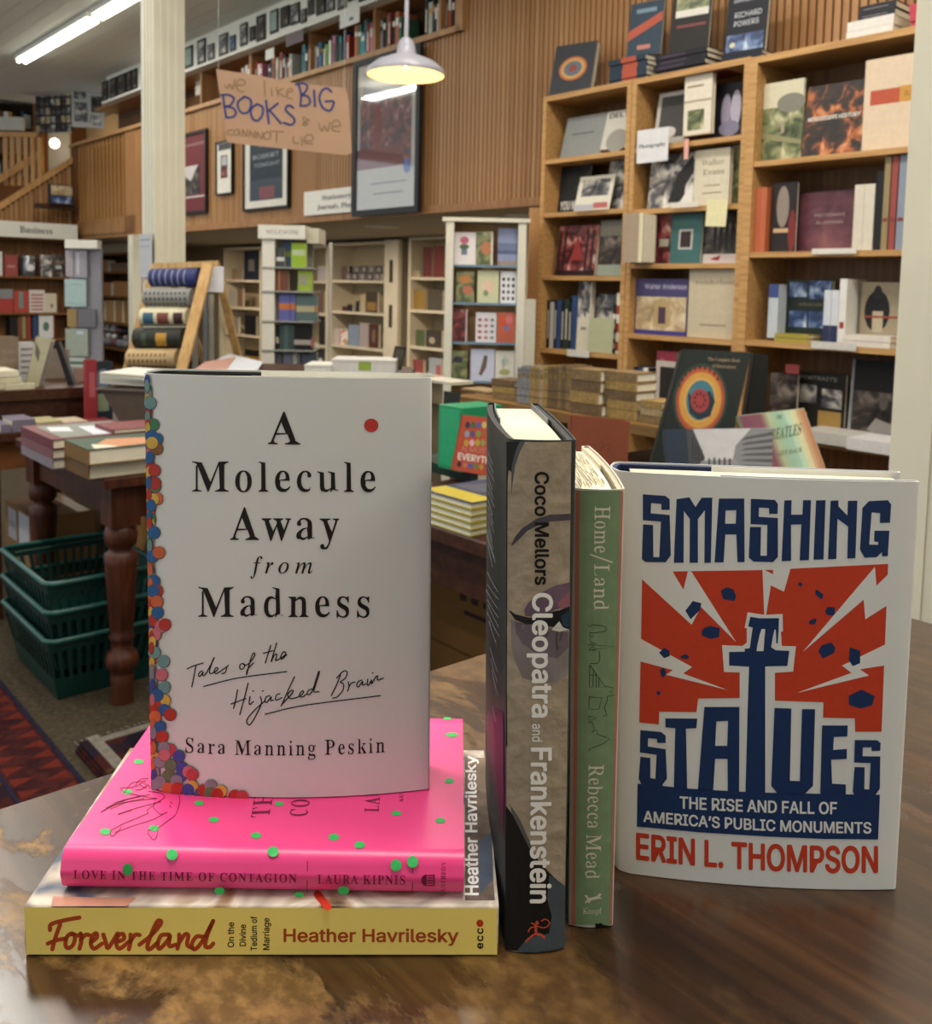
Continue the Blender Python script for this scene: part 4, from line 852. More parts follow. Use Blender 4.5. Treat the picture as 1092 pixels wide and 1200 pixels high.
def cabinet(name, label, a0, a1, b, dep, z0, z1, shelves, m, back=None, side=.03, th=.025, cat='bookcase', M=None, top=True):
    t = thing(name, label, cat, M or rmat(a0, b, 0)); w = a1 - a0
    for x in (0, w - side): MB().box(x, x + side, 0, dep, z0, z1, m).build('side_panel', t)
    if top: MB().box(side, w - side, 0, dep, z1 - .03, z1, m).build('top_panel', t)
    for z in shelves: MB().box(side, w - side, .004, dep, z - th, z, m).build('shelf', t)
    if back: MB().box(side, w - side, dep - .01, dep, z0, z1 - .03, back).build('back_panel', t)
    return t

# ------------------------------------------------------------------ tall oak photography bookcases
BF = 3.9; TOPZ = 2.41
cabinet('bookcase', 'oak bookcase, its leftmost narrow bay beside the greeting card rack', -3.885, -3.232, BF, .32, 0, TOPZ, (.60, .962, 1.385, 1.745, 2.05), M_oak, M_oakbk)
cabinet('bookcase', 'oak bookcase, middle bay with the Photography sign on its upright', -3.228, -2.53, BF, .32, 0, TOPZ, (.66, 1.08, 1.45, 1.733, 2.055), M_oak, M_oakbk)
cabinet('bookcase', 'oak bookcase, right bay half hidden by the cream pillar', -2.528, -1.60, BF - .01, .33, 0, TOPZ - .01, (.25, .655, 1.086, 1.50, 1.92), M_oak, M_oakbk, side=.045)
G = 'photography books in the oak bookcases'
FB = BF + .05
B_ = lambda *a, **k: pbook(*a, group=G, **k)
rings = [('e', .5, .5, .34, .24, 'd07038'), ('e', .5, .5, .29, .2, 'd8a860'), ('e', .5, .5, .22, .15, '6a7680'), ('e', .5, .5, .1, .07, 'a04a48')]
# on top of the bookcases
t_ = TOPZ
B_(643, 105, 683, 47, FB, .05, '3c4046', 'grey book with orange ring emblem leaning alone on the bookcase top at left', rings, z=t_, lean=.25, yaw=.25)
def stack(x0, x1, n, b, z, th, c, lab, sp=(), d=.17, group='book stacks on the bookcase top', yaw=0, jit=.006, seed=0):
    r = random.Random(seed); a0, a1 = rb(x0, 60, b)[0], rb(x1, 60, b)[0]; names = ['bottom', 'second', 'third', 'fourth', 'fifth', 'sixth', 'seventh']
    for i in range(n):
        nm = ('bottom' if i == 0 else 'topmost' if i == n - 1 else names[i] + ' from bottom')
        flat_book(rmat(a0 + r.uniform(-jit, jit), b + r.uniform(-jit, jit), z + i * (th + .001)), a1 - a0, d, th, c if isinstance(c, str) else c[i % len(c)], '%s, %s of its pile' % (lab, nm), group, yaw, spine_items=sp)
    return z + n * (th + .001)
z1 = stack(715, 758, 5, FB, t_, .026, '24384c', 'blue book with orange spine band', [('r', .35, 0, .75, 1, 'c8553a')], seed=1)
B_(734, 62, 768, 0, FB + .02, .03, '2e4556', 'blue book with diagonal orange bands standing on its pile', [('p', [(0, .3), (1, .62), (1, .78), (0, .48)], 'c8553a'), ('r', .3, .12, .7, .2, 'd08070'), ('r', .2, .8, .8, .88, '7a96a8')], z=z1, lean=.12, yaw=.2)
z1 = stack(768, 828, 4, FB, t_, .026, '1d1d26', 'black book with dark purple spine', [('r', .1, .3, .6, .7, '4a3a50')], seed=2)
B_(784, 48, 824, -25, FB + .02, .03, '201c1c', 'black book with palm beach photo standing on the dark pile', [('r', .1, .55, .95, .98, photo('gn')), ('r', .15, .35, .9, .39, '8a4040'), ('r', .1, .5, .95, .6, 'd8d4c8')], z=z1, lean=.12, yaw=.2)
z1 = stack(846, 893, 2, FB, t_, .018, '182036', 'navy book lying under the upright novel', [], seed=3)
B_(848, 57, 893, -18, FB + .02, .03, '141824', 'navy novel with white capitals and pale moon standing at the bay joint', [('t', 'Bewilderment', .15, .9, .78, .07, 'b8bcc4'), ('t', 'RICHARD', .2, .85, .55, .08, 'c8ccd0'), ('t', 'POWERS', .2, .8, .42, .08, 'c8ccd0'), ('r', .05, .05, .95, .3, photo('bl')), ('e', .2, .15, .07, .04, 'c8c8a0')], z=z1, lean=.1, yaw=.1)
z1 = stack(992, 1046, 2, FB - .01, t_ - .01, .04, 'd8d4cc', 'thick pale book at right end of the bookcase top', [], seed=4, d=.2)
stack(1003, 1045, 2, FB, z1, .03, '26262c', 'dark book lying on the pale pile', [('r', .1, .4, .8, .5, '8a8a90')], seed=5)
stack(1064, 1088, 3, FB, t_ - .01, .035, 'd03a50', 'pink spined book beside the pillar top', [], seed=6)
# left bay
B_(656, 183, 706, 133, FB, .02, '8f9290', 'plain grey book on the top shelf of the left bay', [('r', .2, .55, .75, .58, '55585a')], z=2.05, lean=.25)
B_(703, 176, 739, 127, FB, .02, 'c2beb0', 'cream book titled Delta beside the plain grey one', [('t', 'DELTA', .1, .9, .82, .12, '3a3a3a', 'sans', .03), ('e', .5, .2, .35, .3, '9c9a90')], z=2.05, lean=.25)
B_(640, 248, 686, 192, FB + .06, .02, '26292c', 'black book titled You Next', [('t', 'YOU NEXT', .1, .9, .08, .17, 'c8c8c0', 'sans', .05), ('p', [(.5, .5), (1, .6), (1, .9)], '3c4044')], z=1.745, lean=.12)
B_(672, 248, 713, 204, FB, .006, 'd8d4c4', 'white book with a street photograph leaning in front of the black one', [('r', .12, .42, .9, .9, photo('bw'))], z=1.745, lean=.25)
B_(705, 242, 738, 186, FB + .03, .02, photo('bw'), 'monochrome photo book at the right end of the second shelf', z=1.745, lean=.12)
B_(650, 320, 700, 264, FB, .025, photo('rd'), 'dark book with red figure on the third shelf of the left bay', [('r', 0, 0, 1, .1, '2a1214'), ('p', [(.35, .3), (.5, .8), (.68, .3)], 'a03030')] + [('r', .02 + .14 * i, .1, .08 + .14 * i, .9, '2a1a1c') for i in (0, 1, 5, 6)], z=1.385, lean=.12)
B_(699, 318, 737, 258, FB + .02, .02, photo('dk'), 'dark misty landscape book with pale green strip', [('r', 0, 0, 1, .2, '9aa896'), ('r', 0, .72, 1, 1, '8a8878')], z=1.385, lean=.08)
r_ = random.Random(4); a = -3.852; i = 0
for wpx, c, h in ((4, '1a1a1c', .28), (5, 'b8b4a8', .27), (4, '20263e', .28), (5, '2c4a80', .28), (4, '1a1a1c', .27), (5, '2a3a30', .29), (4, '1a1a1c', .27), (6, '2c4a80', .31)):
    w = wpx * .0062; spine_book(rmat(a, FB, .962), w, h, .22, c, '%s tall spine, %s in the lower left bay' % (CN[c], nth(i)), [('r', .3, .2, .7, .8, 'b8b4a8')] if c != '2c4a80' else [], G); a += w + .001; i += 1
B_(659, 409, 690, 327, FB, .03, 'cfc8b2', 'cream book with monochrome portrait above its text', [('r', 0, .48, .92, 1, photo('bw')), ('r', .3, .3, .7, .34, '8a8478')], z=.962, lean=.03)
B_(690, 409, 717, 345, FB + .05, .02, photo('bw'), 'grey landscape photo book behind a pale green sheet', z=.962, lean=.05)
B_(688, 411, 717, 373, FB - .03, .004, 'b9bc94', 'pale green paper sheet leaning on the lower shelf', z=.962, lean=.06, cat='paper', name='paper_sheet') 
for i, (c, its, w, h) in enumerate((('1a1a1c', [('r', 0, .1 + .2 * k, 1, .2 + .2 * k, 'e8e0d0') for k in range(4)], .02, .27), ('e8e0d0', [('r', 0, .05 + .3 * k, 1, .2 + .3 * k, 'b03a30') for k in range(3)], .05, .33))):
    spine_book(rmat(rb(717, 408, FB)[0] + i * .022, FB, .962), w, h, .2, c, ['black and cream striped spine', 'thick red and cream patterned spine'][i] + ' beside the bay upright', its, G)
# middle bay
B_(765, 160, 801, 106, FB + .03, .02, 'b8b4aa', 'book with dark sea photograph and pale frame, top of middle bay', [('r', .12, .15, .95, .92, '4a4844'), ('e', .5, .25, .2, .1, 'c8c4bc')], z=2.055, lean=.15)
B_(800, 161, 832, 84, FB - .02, .03, 'ddd2bc', 'tall cream book with small green landscape', [('r', .15, .08, .75, .42, photo('gn')), ('r', 0, .55, 1, .58, 'b0a080'), ('r', .1, .8, .7, .83, 'a08868')], z=2.06, spine='e6dcc8')
B_(833, 155, 873, 97, FB + .05, .02, '1c1a22', 'black book with pale lilac dancing figures', [('e', .4, .5, .14, .32, 'a098b0'), ('e', .68, .52, .15, .34, 'b0a8bc'), ('e', .52, .2, .3, .14, '8a84a0')], z=2.055, lean=.05)
flat_book(rmat(rb(806, 158, FB)[0], FB - .02, 2.058), .225, .16, .028, '7a2a2c', 'dark red book lying under the figures book', G)
B_(758, 242, 813, 180, FB, .02, photo('bw'), 'monochrome animal photograph book beneath the Photography sign', [('p', [(.45, .1), (.6, .6), (.9, .95), (1, .7), (.8, .4), (.8, .1)], '1c1c1e'), ('p', [(.65, 0), (.95, .45), (1, 0)], 'd8d4cc')], z=1.733, lean=.1)
B_(812, 240, 853, 175, FB, .03, 'd2c8ae', 'cream book with two large faint title words beside the animal photograph', [('t', 'Walker', .2, .85, .72, .1, 'a09478', 'serif'), ('t', 'Evans', .25, .85, .55, .1, 'a09478', 'serif'), ('r', .3, .35, .75, .37, 'a09478'), ('r', .25, .22, .8, .24, 'a09478')], z=1.733)
B_(856, 240, 878, 170, FB + .05, .02, photo('gn'), 'green leafy photo book at the right end of its shelf', z=1.733)
def card(name, x0, y0, x1, y1, b, c, label, items=(), cat='sign', roll=0):
    a0, z0 = rb(x0, y0, b); a1, z1 = rb(x1, y0, b)[0], rb((x0 + x1) / 2, y1, b)[1]
    t = tag(MB().box(0, a1 - a0, 0, .002, 0, z1 - z0, M_(c)).build(name), label, cat); t.matrix_world = rmat(a0, b, z0, 0) @ Matrix.Rotation(roll, 4, 'Y')
    if items: unit_art(t, items, a1 - a0, z1 - z0, part='print')
    return t
card('category_sign', 745.5, 192, 782, 151, BF - .02, 'd6d6d8', 'white card sign reading Photography on the bay upright', [('t', 'Photography', .06, .92, .45, .12, '2a2a2a', 'serif', .0)])
card('sticky_note', 826, 265, 850, 233, BF - .02, 'e0d8a4', 'pale yellow sticky note hanging under the cream book', cat='note', roll=.06)
card('bookmark', 801, 187, 806, 163, BF - .015, 'e0a090', 'narrow pink bookmark hanging under the tall cream book', cat='bookmark')
for x0, x1, y, lab, c in ((673, 695, 243, 'white shelf edge label in the left bay', 'b8bcc4'), (695, 711, 240, 'pink shelf edge label in the left bay', 'd06a68'), (786, 818, 240, 'white shelf edge label under the animal photograph book', 'd8d0c4'), (951, 1003, 294, 'white shelf edge label in the right bay under the maroon book', 'd6d0c4'), (950, 1003, 404, 'white shelf edge label beneath the village books', 'c8c4bc'), (664, 690, 413, 'white shelf edge label below the cream portrait book', 'd2cec4')):
    card('shelf_label', x0, y + 4, x1, y - 3, BF - .02, c, lab, cat='label')
B_(729, 307, 752, 249, BF - .09, .11, 'b09a80', 'thick tan book jutting out before the bay upright', [('r', .8, 0, 1, 1, 'd8d0a8')], z=1.452)
for i, (c, its) in enumerate((('e8e0d0', []), ('1a1a1c', [('r', .2, .05 + .24 * k, .8, .17 + .24 * k, 'd0ccc0') for k in range(4)]), ('1a1a1c', [('r', .2, .05 + .16 * k, .8, .12 + .16 * k, 'c0bcb0') for k in range(6)]))):
    spine_book(rmat(rb(752, 306, FB)[0] + i * .031, FB - .02, 1.45), .03, .29, .2, c, ['cream spine', 'black spine with four pale labels', 'black spine with small pale marks'][i] + ' beside the thick tan book', its, G)
B_(765, 305, 784, 248, FB, .02, photo('rd'), 'narrow dark book with small pictures left of the teal one', [('r', .2, .35, .9, .5, 'b0a890')], z=1.45)
B_(783, 303, 820, 248, FB, .02, '3c7070', 'teal book with small framed picture', [('r', .26, .28, .72, .68, 'b8b8b0'), ('r', .32, .32, .66, .64, '3a2a2c')], z=1.45, lean=.05)
B_(822, 303, 866, 240, FB + .02, .02, photo('dk'), 'book with a row of dark standing figures', [('r', 0, 0, 1, .18, 'c8bcb8')] + [('e', .3 + .16 * k, .55, .05, .3, '1a1816') for k in range(5)] + [('p', [(.2, .08), (.5, .16), (.45, .05)], 'a83038')], z=1.45, lean=.05)
B_(743, 392, 804, 327, FB, .02, '4a4478', 'purple framed book with tan village picture and white script title', [('t', 'Walter Anderson', .18, .98, .82, .09, 'c8c4d8'), ('r', .02, .08, .98, .68, photo('tn')), ('r', .38, .15, .68, .62, 'c8a870'), ('r', .46, .2, .6, .5, '5a3a50'), ('r', 0, 0, 1, .08, '3c3890')], z=1.08)
B_(805, 394, 862, 313, FB - .01, .035, 'c4b596', 'large beige book titled Wonderland', [('t', 'wonderland', .12, .95, .78, .07, 'a08c74', 'serif'), ('r', .25, .18, .8, .2, 'a08c74')], z=1.08, spine='b8a888')
for x0, x1, y1, c, lab, its in ((750, 790, 411, 'b83a50', 'red and pink book low in the middle bay', [('e', .3, .6, .25, .3, 'd0607a')]), (767, 800, 424, 'c0b0a8', 'pale framed book before the pink one', [('r', .15, .05, .95, .9, '2a2420')]), (862, 874, 430, '1a1a22', 'black book at the right end of the low shelf', [])):
    B_(x0, 475, x1, y1, FB + .03 - (.04 if c == 'c0b0a8' else 0), .03, c, lab, its, z=.66)
for i, c in enumerate(('20263e', '2c4a80', 'e8e0d0', '1a1a1c')): spine_book(rmat(-3.19 + i * .032, FB, .66), .03, .24, .2, c, '%s spine, %s on the low middle shelf' % (CN[c], nth(i)), [], G)
# right bay
B_(891, 187, 938, 96, FB, .02, photo('gn'), 'book with tree and misty lawn photograph, right bay top shelf', [('r', 0, .68, 1, 1, 'd0c8a8'), ('e', .7, .72, .35, .12, '8a8878'), ('p', [(0, .3), (1, .18), (1, .24), (0, .38)], '9a9668'), ('r', .48, .35, .56, .5, 'b0a088')], z=1.92)
B_(930, 182, 1007, 97, FB - .02, .022, photo('og'), 'black and orange photo book titled Mississippi History', [('t', 'MISSISSIPPI HISTORY', .06, .94, .5, .055, 'd8d0c0', 'sans', .03), ('r', .25, .55, .7, .95, photo('og'))], z=1.92, lean=.12)
B_(1008, 172, 1086, 66, FB - .01, .035, 'd8c0a0', 'large cream book with red and orange title band', [('r', .1, .5, .55, .66, 'cc5434'), ('r', .55, .5, 1, .67, 'd89a3a'), ('t', 'ILLUMI', .62, .97, .56, .05, '8a4a20')], z=1.92)
for i in range(2): spine_book(rmat(rb(884 + 8.5 * i, 293, FB)[0], FB - .03, 1.5), .032, .30 - .0 * i, .2, 'd0683c', '%s of two bright orange spines' % ('left' if i == 0 else 'right'), [], G)
B_(902, 292, 931, 214, FB, .02, '2a2020', 'black book with pale portrait beside the orange spines', [('e', .45, .65, .25, .3, '9a8a7c'), ('r', .1, .28, .8, .34, 'd8b080'), ('e', .85, .3, .15, .3, '8a2a28')], z=1.5)
B_(924, 291, 1003, 224, FB + .06, .03, '4c2a32', 'maroon landscape format photo book', [('r', 0, 0, .12, 1, '5e1a28'), ('r', .14, .02, .98, .98, ramp_mat('maroon_sky', [(.3, '4a2a34'), (.55, '6c4048'), (.8, '8a5a58')], (9, 9, 9), 3, .6)), ('t', 'PHOTOGRAPHS', .38, .82, .58, .05, 'b8a0a0'), ('t', 'ALABAMA', .4, .8, .46, .05, 'b8a0a0')], z=1.5)
for i in range(2): spine_book(rmat(rb(1002 + 11.5 * i, 290, FB)[0], FB - .03, 1.5), .044, .28, .2, 'd0c8b4', '%s of two thick cream spines' % ('left' if i == 0 else 'right'), [], G)
for i, (c, w) in enumerate((('1a1a1c', .03), ('a08a5c', .025), ('a84840', .025), ('8a98a8', .03), ('a86a48', .03), ('b87a58', .03), ('c05a58', .03), ('7a4a28', .05))):
    spine_book(rmat(rb(1027, 290, FB)[0] + .031 * i, FB - .03, 1.5), w, .42 if i else .33, .25, c, 'tall %s spine, %s in the row beside the pillar' % (['black', 'tan', 'red', 'blue grey', 'copper', 'salmon', 'rose', 'brown'][i], nth(i)), [('r', .1, .3, .9, .34, '8a3a30')] if i else [], G)
spine_book(rmat(rb(901, 400, FB)[0], FB - .02, 1.1), .05, .25, .18, 'b8c0c8', 'pale spine with blue top left of the village book', [('r', 0, .75, 1, 1, '3a5090')], G)
B_(912, 398, 972, 328, FB + .05, .03, '1c2a24', 'dark book with four blue village photographs', [('r', .05, .68, .45, .95, photo('bl')), ('r', .5, .65, .98, .98, photo('bl')), ('r', .08, .12, .48, .42, photo('bl')), ('r', .52, .12, .98, .42, photo('bl')), ('t', 'MOUNTAIN', .3, .8, .52, .05, '8a7a60')], z=1.118)
for i, (c, h, its) in enumerate((('c8ccd4', .24, [('r', 0, 0, 1, .35, '28305a')]), ('c8ccd4', .24, [('r', 0, 0, 1, .35, '28305a')]), ('dcdad2', .29, [('r', .2, .25, .8, .35, 'b03a30')]))): spine_book(rmat(rb(967, 402, FB)[0] + i * .035, FB - .03, 1.087), .033, h, .18, c, ['left white spine with navy foot', 'right white spine with navy foot', 'taller white spine with small red mark'][i], its, G)
B_(985, 400, 1008, 335, FB + .1, .02, photo('tn'), 'dark ochre book half behind the white spines', [('r', 0, 0, .9, .3, 'a08028')], z=1.09)
B_(1006, 398, 1056, 331, FB + .06, .02, 'a8987a', 'tan book with dark robed figure', [('e', .4, .45, .3, .4, '1c1c20'), ('e', .4, .8, .1, .14, '2a2624'), ('r', .3, .05, .55, .45, 'c0b090'), ('r', .1, .32, 1, .36, 'a84030')], z=1.12)
z1 = 1.087
for i in range(2): flat_book(rmat(rb(897, 400, FB)[0], FB - .04, z1 + i * .02), .24, .15, .018, 'b0a038', 'yellow green book lying %s in the right bay' % ('underneath' if i == 0 else 'on top'), G)
for i in range(2): flat_book(rmat(rb(988, 402, FB)[0], FB - .05, z1 + i * .026), .23, .16, .024, 'd8cfc0', 'cream book lying %s beneath the robed figure' % ('underneath' if i == 0 else 'on top'), G)
B_(900, 500, 932, 438, FB + .02, .02, photo('dk'), 'small grey photo book at left of the low right shelf', z=.66)
B_(918, 500, 984, 437, FB + .05, .03, '1c1814', 'black book with grid of ochre and white pictures', [('r', .05, .08, .35, .35, 'a88440'), ('r', .08, .5, .5, .8, photo('bw')), ('r', .55, .1, .95, .4, 'b08a40'), ('r', .6, .45, .95, .75, photo('bw')), ('t', 'PORTRAITS', .2, .85, .88, .06, 'a09a90')], z=.66)
B_(982, 505, 1048, 424, FB, .02, photo('dk'), 'large monochrome book with reclining figure', [('r', 0, .62, 1, 1, '1a1614'), ('p', [(.35, .15), (.5, .3), (.75, .25), (.9, .32), (.95, .12), (.6, .08)], '9c9490'), ('e', .62, .5, .08, .1, '6a625c'), ('r', 0, 0, .05, 1, '9a9ca0')], z=.66, lean=.05)
flat_book(rmat(rb(952, 512, FB)[0], FB - .12, .657), .24, .2, .05, 'b8b4ac', 'pale thick book lying on the low right shelf', G); flat_book(rmat(rb(994, 525, FB)[0], FB - .16, .657), .3, .22, .05, 'd0cccc', 'white thick book lying at the low shelf front', G)
card('price_tag', 920, 437, 936, 427, FB + .02, 'b84848', 'small red tag above the grid picture book', cat='tag')

# ------------------------------------------------------------------ things on the panelled wall
def frame(x0, y0, x1, y1, b, border, cf, label, items, name='framed_poster', fd=.03, glass=False, z01=None, bw2=None):
    a0, z0 = rb(x0, y0, b); a1 = rb(x1, y0, b)[0]; z1 = rb((x0 + x1) / 2, y1, b)[1]; w, h = a1 - a0, z1 - z0
    t = thing(name, label, 'poster', rmat(a0, b, z0)); m = M_(cf); f = MB()
    f.box(0, w, 0, fd, 0, border, m); f.box(0, w, 0, fd, h - border, h, m); f.box(0, border, 0, fd, border, h - border, m); f.box(w - border, w, 0, fd, border, h - border, m); f.build('frame', t)
    MB().box(border, w - border, fd * .5, fd * .9, border, h - border, mat('d2cec2', .6)).build('print_sheet', t)
    unit_art(t, items, w - 2 * border, h - 2 * border, fd * .5, 'print', border, border)
    if glass:
        g = bpy.data.materials.get('picture_glass')
        if not g:
            g = bpy.data.materials.new('picture_glass'); g.use_nodes = True; nt = g.node_tree; tr = nt.nodes.new('ShaderNodeBsdfTransparent'); gl = nt.nodes.new('ShaderNodeBsdfGlossy'); gl.inputs['Roughness'].default_value = .04; mx = nt.nodes.new('ShaderNodeMixShader'); mx.inputs[0].default_value = .12
            nt.links.new(tr.outputs[0], mx.inputs[1]); nt.links.new(gl.outputs[0], mx.inputs[2]); nt.links.new(mx.outputs[0], nt.nodes['Material Output'].inputs[0])
        MB().box(border, w - border, fd * .2, fd * .3, border, h - border, g).build('glass', t)
    return t
PW = WB - .05
frame(412, 254, 489, 62, PW - .03, .045, '22262a', 'tall black framed poster with red and white print beside the pendant lamp', [('r', 0, 0, 1, 1, 'c9c6bd'), ('r', .05, .28, .92, .8, photo('rd')), ('r', .0, .28, .8, .42, '8a2e28'), ('r', .3, .4, .4, .72, 'a02c24'), ('r', .1, .78, .95, .95, 'a8b0b4'), ('r', .3, .1, .8, .11, '8a8a88'), ('r', .25, .17, .85, .18, '8a8a88'), ('e', .86, .27, .06, .05, '5a78d0')], glass=True)
frame(284, 248, 337, 152, PW, .02, '1c1a18', 'black framed poster with dark blue picture in white mount under the cardboard sign', [('r', .12, .1, .88, .95, '20303e'), ('t', 'LOST', .35, .65, .82, .05, '9aa4a8'), ('t', 'ROBERT', .2, .8, .66, .06, 'a8b0b4'), ('t', 'TONIGHT', .22, .82, .55, .05, 'a8b0b4'), ('r', .12, .1, .88, .38, '3c4854'), ('r', .35, .12, .7, .28, '8a4a50')])
frame(252, 229, 271, 165, PW, .012, '24201c', 'narrow black framed picture with white mount', [('r', .1, .85, .9, .98, '4a4a50'), ('r', .25, .3, .7, .75, photo('rd')), ('r', .3, .55, .65, .72, 'a8b4b8')])
frame(196, 254, 241, 156, PW, .03, '2a1e1c', 'black framed red and grey poster beside the white pillar', [('r', 0, 0, 1, 1, '7a2a30'), ('r', .1, .22, .85, .6, photo('dk')), ('r', .0, .18, 1, .2, 'c8c4bc'), ('p', [(.2, .6), (.8, .6), (.6, .4)], 'c0b8b4'), ('r', 0, .86, 1, .89, '9a6a68')])
t = card('wall_sign', 356, 253, 411, 222, PW + .012, 'eae6da', 'white wall sign reading Stationery Journals, cut by the tall poster', [('t', 'Stationery', .4, 1.0, .58, .2, '2a2a28', 'serif'), ('t', 'Journals, Planners', .3, 1.25, .2, .2, '2a2a28', 'serif')])
# photographs along the white fascia
r_ = random.Random(11); FCM = ['1c1c1e', '2a2a2c', '3a342e', '4a4644', '23202c']
spots = [(215, 222, 66, 78)]; i = 0; x = 216.
pics = []
while x < 425:
    wpx = r_.choice((6, 7, 8, 9, 10)); pics.append((x, x + wpx)); x += wpx + r_.choice((2, 3, 4, 6))
for i, (x0, x1) in enumerate(pics):
    b = WB - .045; yb = 88 - (x0 - 215) * .405 - 3 + r_.uniform(-2, 2); a0 = rb(x0, yb, b)[0]; a1 = rb(x1, yb, b)[0]; w = a1 - a0; h = min(w * r_.uniform(1.1, 1.5), .24); z0 = 3.49 + r_.uniform(0, max(.01, .25 - h)) * .6
    t = thing('framed_photograph', 'small framed %s photograph, %s from the left along the white fascia' % (r_.choice(['dark', 'monochrome', 'grey']), nth(i)), 'photograph', rmat(a0, b, z0), 'framed photographs along the white fascia')
    MB().box(0, w, 0, .012, 0, h, M_(r_.choice(FCM))).build('frame', t); unit_art(t, [('r', .12, .1, .88, .9, photo(r_.choice(['bw', 'dk', 'bl', 'bw'])) if r_.random() < .8 else '9ab0a8')], w, h, part='print')
for i, (x0, x1) in enumerate(((119, 126), (128, 136), (137, 147), (148, 153), (154, 160))):
    b = WB - .045; a0, a1 = rb(x0, 90, b)[0], rb(x1, 90, b)[0]; t = thing('framed_photograph', 'dark framed photograph, %s left of the white pillar on the fascia' % nth(i), 'photograph', rmat(a0, b, 3.48), 'framed photographs along the white fascia')
    MB().box(0, a1 - a0, 0, .012, 0, .24, M_('1e1e20')).build('frame', t); unit_art(t, [('r', .15, .1, .85, .9, photo('dk'))], a1 - a0, .24, part='print')
# books along the gallery shelf
cols = ['2c4a80', 'e8e0d0', 'b03a30', '1a1a1c', '3aa0b0', '1a1a1c', 'b8b4a8', 'd87a90', '3f7a56', '8fd060', '2c4a80', '6a4a80', 'd0683c', '20263e', 'f0eee6', 'b03a30', 'd8a030', '3aa0b0', '7a4a28']
def wall_row(x0, x1, seed, cc=None, hs=(.2, .29)):
    a0, a1 = rb(x0, 90, WB + .04)[0], rb(x1, 60, WB + .04)[0]; r = random.Random(seed); c2 = (cc or cols)[:]; r.shuffle(c2) if not cc else 0
    spine_row(a0, a1, WB + .04, RZ + .006, hs, .17, c2, 'in the gallery shelf run %s' % chr(96 + seed), 'books on the high gallery shelf', seed, (.022, .05))
def gal(x0, x1, word, seed, cc=None, hs=(.2, .28)):
    a0 = rb(x0, 92 - (x0 - 345) * .3, WB + .04)[0]; a1 = rb(x1, 92 - (x1 - 345) * .3, WB + .04)[0]; r = random.Random(seed); c2 = cc or r.sample(cols, len(cols))
    spine_row(a0, a1, WB + .04, RZ + .006, hs, .17, c2, word, 'books on the high gallery shelf', seed, (.024, .05))
gal(281, 307, 'above the cardboard sign on the gallery shelf', 21, ['b03a30', 'e8e0d0', 'd87a90', 'e8e0d0'])
gal(313, 343, 'in the second run of the gallery shelf', 22, ['1a1a1c', '20263e', 'd0683c', 'b8b4a8', 'a08a5c', 'b03a30'])
gal(354, 408, 'in the third run of the gallery shelf', 23, ['3aa0b0', '1a1a1c', '2c4a80', 'b03a30', 'e8e0d0', '6a4a80', '3aa0b0', '2c4a80', '1a1a1c', '8fd060', 'f0eee6', '20263e', 'd87a90', '1a1a1c'])
gal(414, 470, 'in the gallery shelf run behind the pendant rod', 24, ['d0683c', '3f7a56', '3aa0b0', '3aa0b0', 'b03a30', 'd87a90', '1a1a1c', '7a4a28', '1a1a1c', 'b8b4a8', '1a1a1c', 'a08a5c', 'b03a30', '1a1a1c'], (.2, .3))
gal(497, 545, 'at the right end of the gallery shelf', 25, ['1a1a1c', 'b8b4a8', '1a1a1c', '20263e', 'e8e0d0', '1a1a1c', '3f7a56', '1a1a1c', 'd0683c', '1a1a1c', 'b03a30', '8fd060'], (.2, .3))
for x0, y0, x1, y1, lab, c in ((311, 71, 321, 57, 'small white label on the gallery shelf edge', 'dcdad0'), (398, 34, 421, 12, 'white notice on the gallery shelf edge with small lettering', 'dcdcd6'), (335, 55, 355, 37, 'dark printed card propped on the gallery shelf edge', '6a5a60')):
    card('shelf_notice', x0, y0, x1, y1, WB - .1, c, lab, [('r', .5, .3, .7, .5, '6a6a6a')] if x0 == 398 else (), cat='label')
card('curled_poster', 229, 112, 245, 89, WB + .16, 'cfc8b4', 'white poster with brown curl behind the cardboard sign', [('e', .65, .5, .2, .4, 'a88454')], cat='poster')
for i, (x0, x1, y) in enumerate(((120, 132, 118), (120, 134, 108), (136, 158, 103))):
    a0, a1 = rb(x0, y, WB + .05)[0], rb(x1, y, WB + .05)[0]; z = rb(x0, y, WB + .05)[1]
    o = tag(MB().box(0, a1 - a0, 0, .2, 0, .07, M_('dad6c8')).build('storage_box'), ['lower', 'upper', 'longer'][i] + ' white flat box on the gallery ledge left of the pillar', 'box', 'white boxes on the gallery ledge'); o.matrix_world = rmat(a0, WB + .05, max(z, RZ + .012) + (.0 if i != 1 else .02))
# collage walls at upper left, bookshelf and balustrade behind the stairs
def facing(x0, y0, x1, y1, Y, c, name, label, cat, items=(), th=.03, yaw=0, part='print', group=None):
    p = EYE + ray(x0, y0) * (Y / ray(x0, y0).y); q = EYE + ray(x1, y0) * (Y / ray(x1, y0).y); s = EYE + ray((x0 + x1) / 2, y1) * (Y / ray((x0 + x1) / 2, y1).y)
    M = Matrix.Translation(p) @ Matrix.Rotation(yaw, 4, 'Z'); w, h = (q - p).length / math.cos(yaw), s.z - p.z
    if c is None: return M, w, h
    o = tag(MB().box(0, w, 0, th, 0, h, M_(c)).build(name), label, cat, group); o.matrix_world = M
    if items: unit_art(o, items, w, h, part=part)
    return o
r_ = random.Random(9)
facing(42, 156, 92, 96, 12.9, '2a2624', 'photo_collage', 'dark wall panel crowded with monochrome pictures above the landing', 'collage', [('r', x / 7 + .01, y / 6 + .01, x / 7 + .12, y / 6 + .14, photo(r_.choice(['bw', 'dk', 'dk', 'tn']))) for x in range(7) for y in range(6)], yaw=-.35)
